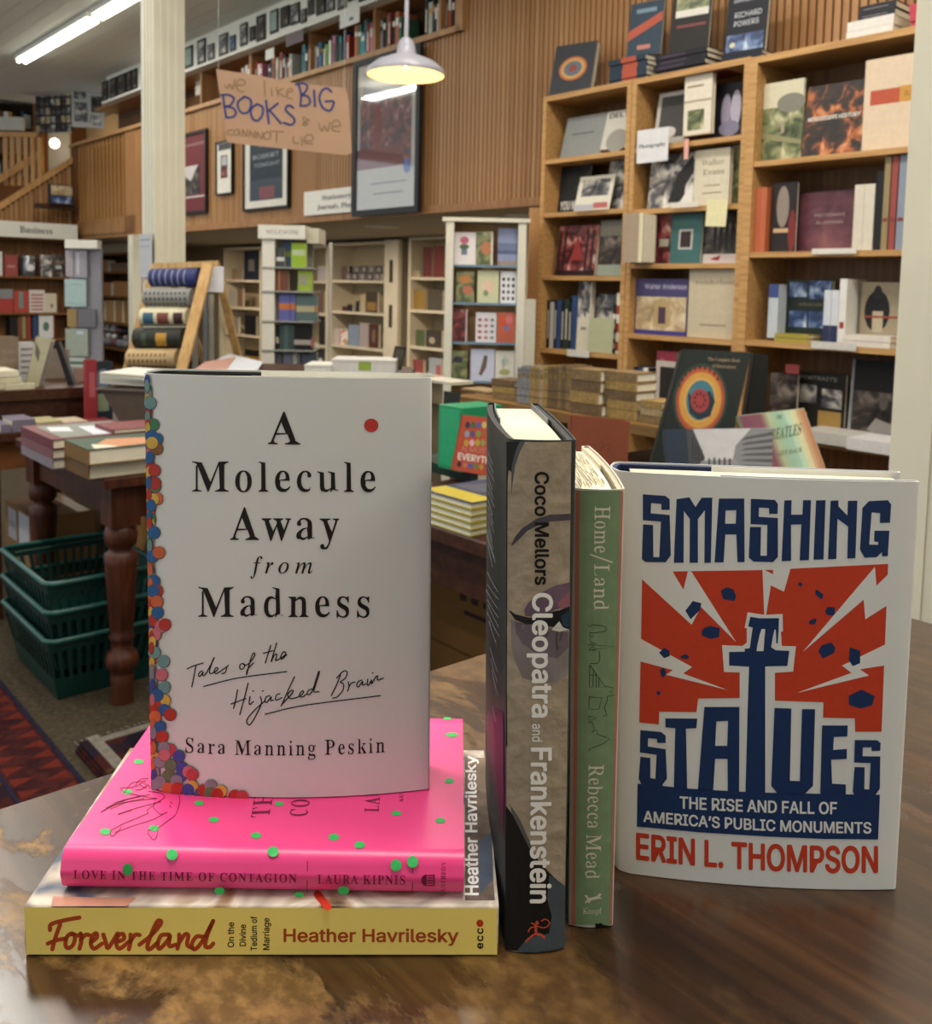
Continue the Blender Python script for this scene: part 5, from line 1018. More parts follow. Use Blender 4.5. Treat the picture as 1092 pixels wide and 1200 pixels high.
facing(84, 148, 118, 88, 12.5, 'c4c6c0', 'photo_board', 'white board with monochrome photographs at the gallery corner', 'board', [('r', .08, .55, .45, .95, photo('bw')), ('r', .5, .7, .9, .95, photo('dk')), ('r', .08, .1, .5, .48, photo('bw')), ('r', .6, .3, .95, .62, photo('dk')), ('r', .55, .05, .9, .25, photo('bw'))], yaw=.3)
M, w, h = facing(-10, 205, 42, 106, 13.4, None, '', '', '')
t = cabinet('bookcase', 'brown bookcase on the upper landing at far upper left', 0, w, 0, .25, -.05, h, (0, h * .28, h * .56), wood('dark_shelf', '5a3818', '6e4820', '84592e'), mat('2c1a0c', .8), M=M)
r_ = random.Random(31)
for lv, zz in enumerate((0, h * .28, h * .56)):
    x = .04; i = 0
    while x < w - .11:
        bw_ = r_.uniform(.035, .07); hh = min(r_.uniform(.15, .24), h * .28 - .035)
        c = r_.choice(['e8e0d0', '2c4a80', '1a1a1c', 'd8a030', 'b8b4a8', '7a4a28'] if lv == 2 else ['b8b4a8', '2a3a30', '1a1a1c', '7a4a28', 'b8b4a8'])
        spine_book(M @ Matrix.Translation((x, .03, zz)), bw_ - .002, hh, .18, c, '%s spine, %s on the %s shelf of the landing bookcase' % (CN[c], nth(i), ['low', 'middle', 'upper'][lv]), [], 'books on the landing bookcase'); x += bw_; i += 1
facing(-3, 152, 26, 137, 13.2, 'd8d4c4', 'storage_box', 'white box on the landing bookcase at the left edge', 'box', th=.08)
M, w, h = facing(-6, 208, 44, 155, 12.6, None, '', '', ''); t = thing('balustrade', 'pale wooden balustrade on the landing above the stairs', 'railing', M)
rw = MATS['rail_wood']; MB().box(0, w, -.03, .04, h - .06, h, rw).build('handrail', t)
for i in range(6): MB().box(.12 + i * w / 6.3, .17 + i * w / 6.3, -.01, .03, -.1, h - .06, rw).build('baluster', t)
facing(57, 205, 82, 150, 13.6, 'e0cdb0', 'landing_door', 'pale lit door panel beyond the stairs', 'door', th=.05)
o = facing(44, 243, 78, 238, 12.0, '4a2f1a', 'wall_ledge', 'small dark display ledge on the stair wall', 'shelf', th=.15, yaw=.75)
facing(57, 238, 78, 215, 12.02, '2c2c30', 'book', 'small dark picture book on the stair wall ledge', 'book', [('r', .1, .05, .9, .4, photo('bl')), ('r', .1, .45, .95, .95, photo('tn'))], yaw=.75)

# ------------------------------------------------------------------ hanging cardboard sign
M, w, h = facing(253, 165, 412, 82, 3.5, None, '', '', '')
sgn = thing('cardboard_sign', 'hanging brown cardboard sign reading we like BIG BOOKS and we cannot lie', 'sign', Matrix.Translation(EYE + ray(332, 132) * (3.5 / ray(332, 132).y)))
CB = mat('b8957a', .85, .2, var=.06, scale=6)
P0 = EYE + ray(332, 132) * (3.5 / ray(332, 132).y); nn = V((.12, -1, 0)).normalized()
sg = lambda x, y, l: onpl(x, y, P0 + nn * (l * .0006 + .0001 * 0), nn)
ar = Art(sg)
OUT = [(253, 81), (300, 88), (345, 97), (405, 103), (409, 120), (410, 150), (412.5, 179), (405, 182), (340, 175), (266, 167)]
mb = MB(); inv = sgn.matrix_world.inverted(); fr_ = [inv @ sg(x, y, 0) for x, y in OUT]; bk_ = [p - nn * .004 for p in fr_]; n = len(OUT)
mb.add(fr_ + bk_, [(i, i + n, (i + 1) % n + n, (i + 1) % n) for i in range(n)] + [tuple(range(n))[::-1], tuple(range(n, 2 * n))], CB); mb.build('panel', sgn)
NB = mat('2b3a78', .6, var=0); PC = mat('8d7250', .7, var=0)
og = (250, 75); sc_ = 6.618
for s_ in ([(640,158),(700,150),(730,180),(700,230),(680,240),(730,250),(750,290),(730,320),(680,325)],[(660,155),(680,240),(675,325)],[(780,205),(788,328)],[(915,215),(880,188),(840,210),(822,270),(850,340),(900,362),(925,330),(930,290),(870,290)],[(75,245),(85,330),(100,415)],[(60,240),(120,240),(160,270),(130,320),(90,330),(150,340),(175,380),(150,410),(100,415)],
  [(240,253),(195,290),(190,330),(215,375),(265,375),(292,320),(285,275),(240,253)],[(340,310),(300,340),(290,380),(310,430),(350,435),(380,390),(382,335),(340,310)],[(408,285),(430,460)],[(500,305),(425,365)],[(440,365),(525,460)],[(620,340),(585,320),(560,345),(575,375),(615,410),(630,445),(600,472),(545,455)]):
    ar.stroke('bold_lettering', s_, 2.5, NB, 2, True, og, sc_)
for s_ in ([(85,160),(110,190),(125,155),(150,195),(165,120)],[(175,165),(240,160),(240,130),(200,120),(175,165),(200,210),(240,215)],[(395,130),(400,250)],[(450,190),(455,250)],[(490,180),(500,250)],[(540,190),(500,215),(555,255)],[(570,220),(615,210),(600,190),(570,210),(575,260),(615,270)],[(740,440),(700,410),(700,440),(730,470),(690,470),(740,430)],[(815,460),(840,520),(860,480),(885,520),(905,450)],[(920,485),(980,480),(970,440),(930,445),(925,510),(980,525)],
  [(150,510),(118,515),(110,540),(150,550)],[(190,505),(160,520),(165,550),(195,540),(200,510),(205,555)],[(225,560),(228,510)],[(228,512),(258,560),(264,510)],[(280,562),(285,515)],[(285,517),(318,570),(322,520)],[(335,575),(342,525)],[(342,527),(375,580),(382,530)],[(415,525),(390,550),(405,585),(440,575),(442,540),(415,525)],[(440,520),(545,525)],[(490,525),(490,610)],[(620,560),(625,610),(660,612)],[(685,565),(688,635)],[(710,600),(770,590),(760,550),(715,560),(710,610),(770,620)]):
    ar.stroke('pencil_lettering', s_, 1.3, PC, 2, True, og, sc_)
ar.build(sgn)
for x, y in ((256, 82), (403, 104)):
    p = sg(x, y, 0); tp_ = V((p.x, p.y, CZ)); MB().tube([inv @ p, inv @ tp_], .0008, mat('b8b8b0', .5, var=0), 5).build('string', sgn)
# ------------------------------------------------------------------ left wall: business bookcase
AF = -12.72
def lm(b, z): return RM @ Matrix.Translation((AF, b, z)) @ Matrix.Rotation(PI / 2, 4, 'Z')
DW = wood('dark_shelf', '5a3818', '6e4820', '84592e')
bA = ra(-30, 300, AF)[0]; bB = ra(86, 300, AF)[0]
zt = ra(40, 281, AF)[1]; shz = [ra(40, y, AF)[1] for y in (324, 366.5, 397, 440)]
cabinet('bookcase', 'dark wooden wall bookcase under the white Business sign at far left', 0, bB - bA, 0, .3, 0, zt + .02, [z for z in shz if z > .1], DW, wood('shelf_back_wood2', '5f3d1e', '75502c', '8a6238', (40, 40, 2)), M=lm(bA, 0))
t = thing('section_sign', 'white section sign reading Business over the far left bookcase', 'sign', lm(bA, zt + .02)); hS = ra(40, 261, AF)[1] - zt - .02
MB().box(0, bB - bA + .03, -.08, .2, 0, hS, M_white).build('board', t); _x = (ra(21, 268, AF)[0] - bA) / (bB - bA); _x2 = (ra(59, 268, AF)[0] - bA) / (bB - bA)
unit_art(t, [('t', 'Business', _x, _x2, .3, .42, '33302c', 'serif')], bB - bA, hS, -.08, 'print')
def lbook(x0, x1, y1, sh, c, label, items=(), th=.04, d=0, **k):
    b0, b1 = ra(x0, 340, AF)[0], ra(x1, 340, AF)[0]; z0 = shz[sh]; z1 = ra((x0 + x1) / 2, y1, AF)[1]
    return book(lm(b0, z0 + .002) @ Matrix.Translation((0, .03 + d, 0)), b1 - b0, z1 - z0, th, c, label, items, 'books in the business bookcase', **k)
lbook(-2, 4, 295, 0, 'd8d4cc', 'white book at the left edge of the business bookcase'); lbook(7, 22, 299, 0, 'a84a44', 'red book on the top business shelf', [('r', .2, .4, .8, .5, 'c8908a')])
b0 = ra(36.5, 320, AF)[0]; t = thing('tin_canister', 'silver tin canister with white label on the top business shelf', 'tin', lm(b0, shz[0]) @ Matrix.Translation((0, .14, 0))); hh = ra(36, 299, AF)[1] - shz[0]
MB().lathe([(.1, 0), (.105, .01), (.105, hh * .85), (.1, hh * .87)], mat('7a7c80', .3, metal=.8), 20).build('body', t); MB().lathe([(.108, hh * .86), (.108, hh * .97), (.09, hh)], mat('9a9ca0', .3, metal=.8), 20).build('lid', t)
unit_art(t, [('e', .5, .4, .25, .16, 'd8d8d8')], .2, hh, -.106, 'label', 0, -.1)
lbook(49, 62, 299, 0, photo('bw'), 'dark monochrome book beside the silver tin'); lbook(62, 76, 298, 0, photo('dk'), 'black pictured box with small pale label beside the spinner', [('r', .3, .35, .8, .5, 'b0b4b8')])
lbook(-4, 16, 339, 1, 'b83a34', 'red book with grey top half on the middle business shelf', [('r', 0, .6, 1, 1, '8a8c8e')]); lbook(17, 34, 341, 1, 'c04438', 'red book with teal centre stripe', [('r', .35, .2, .62, .95, '6a9a94')]); lbook(35, 53, 340, 1, 'd0c4c0', 'white book with red text lines', [('r', .1, .1 + .16 * k, .9, .17 + .16 * k, 'b05450') for k in range(5)]); lbook(53, 67, 344, 1, 'c8bca4', 'cream book at the right end of the red ones', [('e', .6, .35, .12, .12, '8a8070')])
for i, (x0, x1, c, y) in enumerate(((13, 17, '1a1a1c', 371), (17, 22, '1a1a1c', 372), (22, 27, '7a4a28', 372), (27, 32, 'a08a5c', 371), (33, 37, 'b03a30', 370), (37, 40, '1a1a1c', 372), (40, 45, '2c4a80', 370))):
    b0, b1 = ra(x0, 380, AF)[0], ra(x1, 380, AF)[0]; spine_book(lm(b0, shz[2] + .002) @ Matrix.Translation((0, .04, 0)), b1 - b0 - .004, ra(x0, y, AF)[1] - shz[2], .2, c, '%s spine, %s on the low business shelf' % (CN[c], nth(i)), [], 'spines in the business bookcase')
lbook(46, 64, 369, 2, 'ccd0cc', 'white book with small green picture on the low business shelf', [('e', .45, .5, .2, .2, '5a7a68'), ('r', .92, 0, 1, 1, 'b04a40')])

# ------------------------------------------------------------------ far shelving under the gallery
LB_ = 6.25
def shelfm(x0, x1, ytop, ys, lab, m, back, b=LB_, z0=0):
    a0, a1 = rb(x0, 340, b)[0], rb(x1, 340, b)[0]; z1 = rb((x0 + x1) / 2, ytop, b)[1]; zs = [rb((x0 + x1) / 2, y, b)[1] for y in ys]
    cabinet('shelf_unit', lab, a0, a1, b, .33, z0, z1, zs, m, back, side=.045, th=.03, cat='shelf'); return zs
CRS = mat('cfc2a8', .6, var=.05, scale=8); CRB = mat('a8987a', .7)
zc_ = rb(400, 284, LB_)[1]
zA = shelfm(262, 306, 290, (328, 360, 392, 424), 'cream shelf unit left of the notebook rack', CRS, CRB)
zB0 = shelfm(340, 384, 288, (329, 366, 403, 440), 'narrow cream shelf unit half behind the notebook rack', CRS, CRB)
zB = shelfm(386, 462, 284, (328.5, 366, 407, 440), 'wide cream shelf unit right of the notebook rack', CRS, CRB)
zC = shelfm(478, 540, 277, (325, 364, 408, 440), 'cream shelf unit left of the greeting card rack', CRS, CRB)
for (x0, x1, lab) in ((449, 466, 'cream end panel with two dark slots beside the wide shelf unit'),):
    M = rmat(rb(450, 340, LB_ - .06)[0], LB_ - .06, 0); w = rb(466, 340, LB_ - .06)[0] - rb(450, 340, LB_ - .06)[0]
    t = thing('end_panel', lab, 'panel', M); MB().box(0, w, 0, .05, 0, zc_, CRS).build('panel', t)
    for y0, y1 in ((331, 305), (383, 357)): MB().box(w * .4, w * .62, -.006, 0, rb(455, y0, LB_)[1], rb(455, y1, LB_)[1], mat('3a2e20', .7)).build('slot', t)
LD = 4.72
zD = shelfm(110, 160, 296, (318, 347, 378, 408, 430), 'brown stockroom shelf unit seen past the hanging stationery rack', DW, mat('3c2614', .8), b=LD)
def sb(x0, x1, y1, z, c, lab, items=(), b=LB_ + .05, g='goods on the cream shelves', th=.04, name='boxed_notebook', cat='stationery'):
    a0, a1 = rb(x0, 350, b)[0], rb(x1, 350, b)[0]; z1 = rb((x0 + x1) / 2, y1, b)[1]
    return book(rmat(a0, b, z + .001), a1 - a0, max(z1 - z, .05), th, c, lab, items, g, name=name, cat=cat)
i = 0
for x0, x1, y1, zz, c, lab, its in (
 (272, 283, 315, zA[0], 'a08868', 'tan box, top shelf left of the notebook rack', []), (286, 303, 294, zA[0], '20283c', 'dark blue album with pale square', [('r', .3, .3, .7, .7, '7a7468')]), (268, 276, 341, zA[1], 'b8b0a4', 'pale notebook, second shelf left of the rack', []), (278, 284, 338, zA[1], '8a6a4a', 'brown notebook on the second shelf', []),
 (287, 300, 370, zA[2], '1c1c20', 'black box, third shelf left of the rack', []), (270, 279, 372, zA[2], 'a89a88', 'beige notebook, third shelf', []), (287, 304, 410, zA[3], 'b08030', 'ochre and black box, low shelf left of the rack', [('r', 0, .5, 1, 1, '1c1a18')]),
 (372, 382, 312, zB0[0], 'b8b0a8', 'pale box on the narrow unit top shelf', []), (370, 379, 341, zB0[1], '7a5a48', 'brown notebooks on the narrow unit', []), (374, 382, 372, zB0[2], '2a2622', 'dark notebook on the narrow unit third shelf', []), (371, 381, 410, zB0[3], '3a3a3a', 'dark box with silver clip, narrow unit', [('e', .5, .4, .3, .3, 'd8d8d8')]),
 (400, 406, 312, zB[0], '6a4a3c', 'small brown box, top shelf of wide unit', []), (401, 407, 359, zB[1], '5a1f18', 'dark red box on the second shelf', []), (407, 413, 357, zB[1], '1c1a18', 'black box on the second shelf', []), (417, 421, 353, zB[1], '1c1a18', 'slim black box on the second shelf', []), (423, 428, 345, zB[1], 'c8b080', 'upright yellow book on the second shelf', []), (429, 442, 342, zB[1], '4a3a24', 'brown and ochre box on the second shelf', [('r', .1, .1, .9, .5, 'a87838')]),
 (390, 398, 385, zB[2], 'c8b8b0', 'pale pink card on the low wide shelf', []), (399, 408, 386, zB[2], photo('fl'), 'floral notebook on the low wide shelf', []), (409, 421, 381, zB[2], '8a9cb4', 'pale blue book on the low wide shelf', []), (422, 432, 379, zB[2], 'b8a4a0', 'dusty pink book on the low wide shelf', []), (433, 444, 380, zB[2], '5a2c24', 'dark brown leather journal on the low wide shelf', [('e', .5, .5, .2, .3, '8a6a50')]),
 (484, 490, 318, zC[0], 'c8b088', 'tan card, top shelf left of the card rack', []), (495, 505, 290, zC[0], '7a2a20', 'dark red album leaning on the top shelf', []), (507, 520, 288, zC[0], '8a3024', 'second red album on the top shelf', []), (485, 499, 340, zC[1], 'a88030', 'yellow patterned box left of the card rack', []), (501, 518, 340, zC[1], '5a4c38', 'dark patterned box left of the card rack', []), (488, 498, 387, zC[2], '5a6a3c', 'green box on the third shelf', []), (500, 518, 387, zC[2], '4a3c30', 'dark box with pale flower', [('e', .4, .4, .2, .2, 'b8a888')]), (484, 496, 422, zC[3], 'a84840', 'red book low left of the card rack', []), (504, 518, 420, zC[3], 'a8b0b4', 'pale blue book low left of the card rack', [('r', .6, 0, 1, .6, 'c05a68')])):
    sb(x0, x1, y1, zz, c, lab, its)
k = 0
for row, (ya, yb_) in enumerate(((327, 314), (312, 299))):
    for c4 in range(5):
        x = 403 + c4 * 8.8 + row * 2; a0, a1 = rb(x, 320, LB_ + .04 + row * .08)[0], rb(x + 7.5, 320, LB_ + .04 + row * .08)[0]
        book(rmat(a0, LB_ + .04 + row * .08, zB[0] + .001 + row * .085), a1 - a0, .085, .06, '2c2220' if (c4 + row) % 2 else '6a5a5c', '%s small framed box in the %s row of the top wide shelf' % (nth(c4), ['front', 'back'][row]), [('r', .22, .2, .78, .8, 'a89c94')], 'small boxes on the wide shelf', name='gift_box', cat='box')
for j, (x0, x1, y1, zi, c) in enumerate(((112, 126, 305, 0, 'b07a48'), (130, 158, 308, 0, '8a6a50'), (113, 130, 331, 1, 'b87f4c'), (133, 156, 330, 1, 'c08850'), (113, 122, 352, 2, 'b88850'), (124, 133, 352, 2, 'c4925a'), (135, 143, 352, 2, 'b88850'), (145, 155, 352, 2, 'a87844'))):
    sb(x0, x1, y1, zD[zi], c, 'plain brown carton, %s on the stockroom shelves' % nth(j), [], g='cartons on the stockroom shelves', name='carton', cat='box', th=.12, b=LD + .04)
r_ = random.Random(12)
for j in range(12):
    x = 114 + (j % 6) * 6.6; z = zD[3] + .024 + (j // 6) * .192; a, _ = rb(x, 390, LD + .1); t = thing('plush_toy', 'small dark and pale plush toy, %s in the heap on the stockroom shelf' % nth(j), 'toy', rmat(a + .03, LD + .1, z), 'plush toys on the stockroom shelf')
    c = r_.choice(['1c1c26', '2a2a38', '8a8a90', '7a4a4c', 'a8a4a0']); MB().lathe([(.005, -.02), (.06, .0), (.07, .05), (.05, .09), (.005, .1)], M_(c), 10).build('body', t); MB().lathe([(.005, .08), (.045, .1), (.05, .13), (.03, .16), (.004, .165)], M_(r_.choice(['c8c4bc', '2a2a30', '9a8a88'])), 10).build('head', t)
# white post and notice
tag(MB().box(0, .14, 0, .1, 0, SZ - .02, M_cream).build('white_post'), 'slim white post left of the large pillar', 'post').matrix_world = rmat(rb(150.5, 340, 4.15)[0], 4.15, 0)
_n = card('notice_sheet', 163.5, 325, 178, 274, 2.10, 'b8babc', 'pale printed notice taped to the white pillar', [('r', .1, .85, .9, .88, '8a8c90'), ('r', .1, .7, .8, .72, '9a9ca0')], cat='notice')

# ------------------------------------------------------------------ quad helper: slabs whose four corners are read off the photograph on a real leaning plane
def qslab(name, cat, label, cs, Y, lean, th, c, art=None, page='ddd8c8', group=None, yaw=0., spine=None):
    """cs: bottom-left, bottom-right, top-right, top-left pixels"""
    P = EYE + ray(*cs[0]) * (Y / ray(*cs[0]).y); n = (Matrix.Rotation(yaw, 3, 'Z') @ V((0, -math.cos(lean), math.sin(lean)))).normalized()
    q = [onpl(x, y, P, n) for x, y in cs]; t = thing(name, label, cat, Matrix.Translation(q[0]), group); inv = t.matrix_world.inverted(); b = min(.003, th * .15)
    def slab(k0, k1, m, ins=0):
        ctr = sum(q, V((0, 0, 0))) / 4; f = [inv @ (p + (ctr - p).normalized() * ins - n * k0) for p in q]; g = [inv @ (p + (ctr - p).normalized() * ins - n * k1) for p in q]
        return MB().add(f + g, [(0, 1, 2, 3), (7, 6, 5, 4), (0, 4, 5, 1), (1, 5, 6, 2), (2, 6, 7, 3), (3, 7, 4, 0)], m)
    slab(0, b, M_(c)).build('cover', t); slab(th - b, th, M_(c)).build('back_cover', t); slab(b, th - b, M_(page), .004).build('page_block', t)
    sl = MB(); f = [inv @ q[0], inv @ q[3], inv @ (q[3] - n * th), inv @ (q[0] - n * th)]; off = (inv @ q[1] - inv @ q[0]).normalized() * .003; sl.add(f + [p + off for p in f], [(0, 1, 2, 3), (7, 6, 5, 4), (0, 4, 5, 1), (1, 5, 6, 2), (2, 6, 7, 3), (3, 7, 4, 0)], M_(spine or c)); sl.build('spine', t)
    if art:
        ar = Art(lambda x, y, l: onpl(x, y, P + n * .0004 * l, n)); art(ar); ar.build(t)
    return t

# ------------------------------------------------------------------ greeting card rack
Yc = 5.3; fr_m = mat('cfcdbf', .5, var=.03)
P0 = EYE + ray(520, 445) * (Yc / ray(520, 445).y)
def onY(x, y, Y): d = ray(x, y); return EYE + d * (Y / d.y)
xl = (onY(522, 262, Yc).x + onY(520, 440, Yc).x) / 2; xr = (onY(618, 262, Yc).x + onY(612, 420, Yc).x) / 2; ztp = onY(570, 260, Yc).z
t = thing('card_rack', 'white framed greeting card rack with four rows of cards', 'rack', Matrix.Translation((xl, Yc, 0))); w = xr - xl
for x in (0, w - .045): MB().box(x, x + .045, 0, .3, 0, ztp, fr_m).build('side_panel', t)
MB().box(-.02, w + .02, -.01, .31, ztp, ztp + .022, fr_m).build('top_panel', t); MB().box(.045, w - .045, .16, .17, .3, ztp, mat('c8a070', .6)).build('back_panel', t)
rows = [onY(565, y, Yc).z for y in (310.5, 355, 401.5, 447)]
for z in rows: MB().box(.045, w - .045, .02, .12, z - .012, z, mat('6c8aa0', .4)).build('card_ledge', t)
cards = [[(531, 558, 272, 'd8d2d4', 'card with pink geranium in a blue pot', [('e', .45, .75, .2, .12, 'c8607c'), ('e', .45, .55, .22, .08, '4a6a40'), ('r', .32, .3, .58, .48, '6a7894')]), (557, 577, 271, photo('gn'), 'card with green and orange garden', [('e', .6, .5, .3, .2, 'c07850'), ('r', .9, 0, 1, 1, 'd8d0c0')]), (583, 606, 267, '8a96c0', 'card with blue and grey seascape', [('r', 0, .35, 1, .6, '6a78a0'), ('r', 0, .3, 1, .4, '50608c'), ('r', 0, 0, 1, .12, '9a8a84')])],
 [(534, 555, 318, photo('gn'), 'card with red and green garden', [('e', .5, .75, .35, .15, 'c08040'), ('e', .65, .4, .3, .15, 'c07050')]), (559, 584, 317, 'c0c49c', 'card with pale rose on green', [('e', .5, .5, .3, .2, 'd8b8a0'), ('e', .4, .3, .12, .1, '8a9a68')]), (586, 608, 318, 'd4d6dc', 'card with black and green sprigs', [('e', .2 + .3 * (k % 3), .15 + .2 * (k // 3), .09, .06, ['2a2c34', '4a5a44', '30343c'][k % 3]) for k in range(12)])],
 [(529, 548, 362, photo('rd'), 'card with dark red bookshelves', [('r', .86, 0, .92, 1, 'd8d4d0')]), (557, 581, 366, 'd0ccd2', 'card with small red and teal flowers', [('e', .2 + .3 * (k % 3), .15 + .2 * (k // 3), .1, .05, ['a84858', '6a8a88', 'b86a70'][(k * 2) % 3]) for k in range(12)]), (582, 605, 366, 'c86048', 'card with large red and pink blooms', [('e', .35, .7, .25, .18, 'd8502c'), ('e', .65, .75, .2, .15, 'd86a70'), ('e', .5, .45, .15, .12, '6a78b0'), ('e', .35, .3, .25, .15, 'd06040')])],
 [(528, 547, 411, photo('gn'), 'card with bird on dark ochre ground', [('e', .4, .7, .3, .12, '3c3448')]), (551, 579, 409, 'b8bcd4', 'card with brown bird on lilac ground', [('p', [(.35, .2), (.55, .75), (.7, .7), (.65, .4), (.45, .15)], '6a5448'), ('e', .62, .75, .09, .05, '5a4a48')]), (580, 603, 411, 'd4d2c8', 'white card with small garden sketch', [('e', .5, .3, .3, .1, 'b8b870'), ('e', .5, .65, .2, .15, 'b0c0b8'), ('r', .4, .4, .44, .7, '8a8a80')])]]
for i, rw_ in enumerate(cards):
    for x0, x1, y1, c, lab, its in rw_:
        yb_ = (309.5, 354, 400.5, 446)[i]; p = onY(x0, yb_, Yc + .03); q = onY(x1, yb_, Yc + .03); zt_ = onY((x0 + x1) / 2, y1, Yc + .05).z
        cd = thing('greeting_card', lab, 'card', Matrix.Translation((p.x, Yc + .03, rows[i] + .001)) @ Matrix.Rotation(-.12, 4, 'X'), 'greeting cards in the white rack'); hh = zt_ - rows[i]; px_ = max(p.x, xl + .047); ww = min(q.x, xr - .047) - px_; cd.matrix_world = Matrix.Translation((px_, Yc + .03, rows[i] + .001)) @ Matrix.Rotation(-.12, 4, 'X')
        MB().box(0, ww, 0, .0015, 0, hh, M_(c)).build('card_front', cd); MB().box(0, ww, .004, .0055, 0, hh, M_('d8d4c8')).build('envelope', cd); unit_art(cd, its, ww, hh)
# warm lit strip between rack and bookcase, its glow painted as a tan board
tag(MB().box(0, .10, 0, .03, 0, 1.8, mat('c89a68', .6)).build('lit_strip_board'), 'tan board painted as the warm lit strip between card rack and oak bookcase', 'post').matrix_world = Matrix.Translation(V((onY(619, 300, 5.75).x, 5.75, 0)))
tag(MB().box(0, .055, 0, .05, .3, onY(612, 350, 5.2).z, mat('b8b4a4', .5)).build('post'), 'pale grey slim post beside the tall blue spines', 'post').matrix_world = Matrix.Translation(V((onY(616, 350, 5.05).x, 5.05, 0)))
# ------------------------------------------------------------------ notebook rack
Yn = 5.6; xl = onY(307, 300, Yn).x; xr = onY(358, 300, Yn).x; zt_ = onY(330, 280, Yn).z; w = xr - xl
t = thing('notebook_rack', 'white notebook spinner rack with header, full of lime and blue notebooks', 'rack', Matrix.Translation((xl, Yn, 0)))
MB().box(-.02, w - .0, -.02, .3, zt_, onY(330, 264, Yn).z, M_white).build('header_box', t); MB().box(w, w + .07, .05, .32, zt_ - .02, onY(330, 266, Yn).z, M_cream).build('header_side', t); unit_art(t, [('t', 'MOLESKINE', .12, .85, .35, .3, '8a8a84')], w, onY(330, 264, Yn).z - zt_, -.02, 'print', zt_)
MB().box(0, .075, 0, .3, .2, zt_, M_white).build('side_panel', t); MB().box(.075, w, .28, .3, .2, zt_, mat('a8a8a0', .5)).build('back_panel', t)
nz = [onY(335, y, Yn).z for y in (313, 341, 376, 410, 432)]; NZT = zt_ - .004
for z in nz: MB().box(.0, w + .05, -.01, .28, z - .008, z, mat('9a9c98', .3)).build('shelf', t)
for x0, x1, y1, lv, c, lab, its in ((319, 329, 290, 0, '4a4c50', 'grey notebook at the top left of the notebook rack', [('r', 0, .3, 1, .5, 'c8ccc8')]), (328, 339, 279, 0, '5a74a8', 'blue notebook with lime band', [('r', 0, .4, 1, .6, '9ab84a')]), (341, 358, 285, 0, 'a4cc30', 'large lime notebook at the top of the rack', [('r', .05, .5, .95, .72, 'b8c89c')]),
 (322, 337, 316, 1, '7a4a38', 'brown notebook with orange band', [('r', .2, 0, .32, 1, 'c87840')]), (349, 365, 317, 1, 'a4c438', 'smaller lime notebook on the second level', [('r', .05, .3, .7, .8, 'a0a488')]), (327, 346, 342, 2, '6468b8', 'violet notebook with orange band', [('r', 0, .4, 1, .62, 'd87838'), ('r', .66, 0, .7, 1, '30305c')]), (347, 372, 346, 2, '5a7474', 'teal notebooks with cream and orange band', [('r', 0, .35, 1, .58, 'b8b490'), ('r', .85, .35, 1, .58, 'c87c40')]),
 (309, 327, 381, 3, '1c1c1e', 'black notebook with cream band', [('r', 0, .25, 1, .5, 'b8ac94')]), (328, 345, 380, 3, '3c5050', 'dark teal notebook on the fourth level', [('r', .3, 0, .6, 1, '4a6a68')]), (345, 367, 381, 3, '1a1a1c', 'black notebook with pale band and pink edge', [('r', 0, .2, 1, .4, 'b0a8a0'), ('r', .9, .1, 1, .5, 'b84a60')]), (310, 330, 414, 4, '5a5a64', 'grey notebook at the foot of the rack', []), (332, 352, 413, 4, '6a6c88', 'blue grey notebook at the foot of the rack', [('r', .6, 0, .8, 1, 'a8ac90')]), (354, 372, 412, 4, '4a5860', 'slate notebook at the foot of the rack', [])):
    p = onY(x0, 350, Yn + .02); q = onY(x1, 350, Yn + .02); book(Matrix.Translation((p.x, Yn + .02, nz[lv] + .001)), q.x - p.x, onY((x0 + x1) / 2, y1, Yn + .02).z - nz[lv], .05, c, lab, its, 'notebooks in the white rack', name='notebook', cat='notebook')
tag(MB().box(0, .02, 0, .02, 0, zt_, M_white).build('rack_pole'), 'thin dark pole behind the notebook rack', 'pole').matrix_world = Matrix.Translation((xr + .09, Yn + .33, 0))
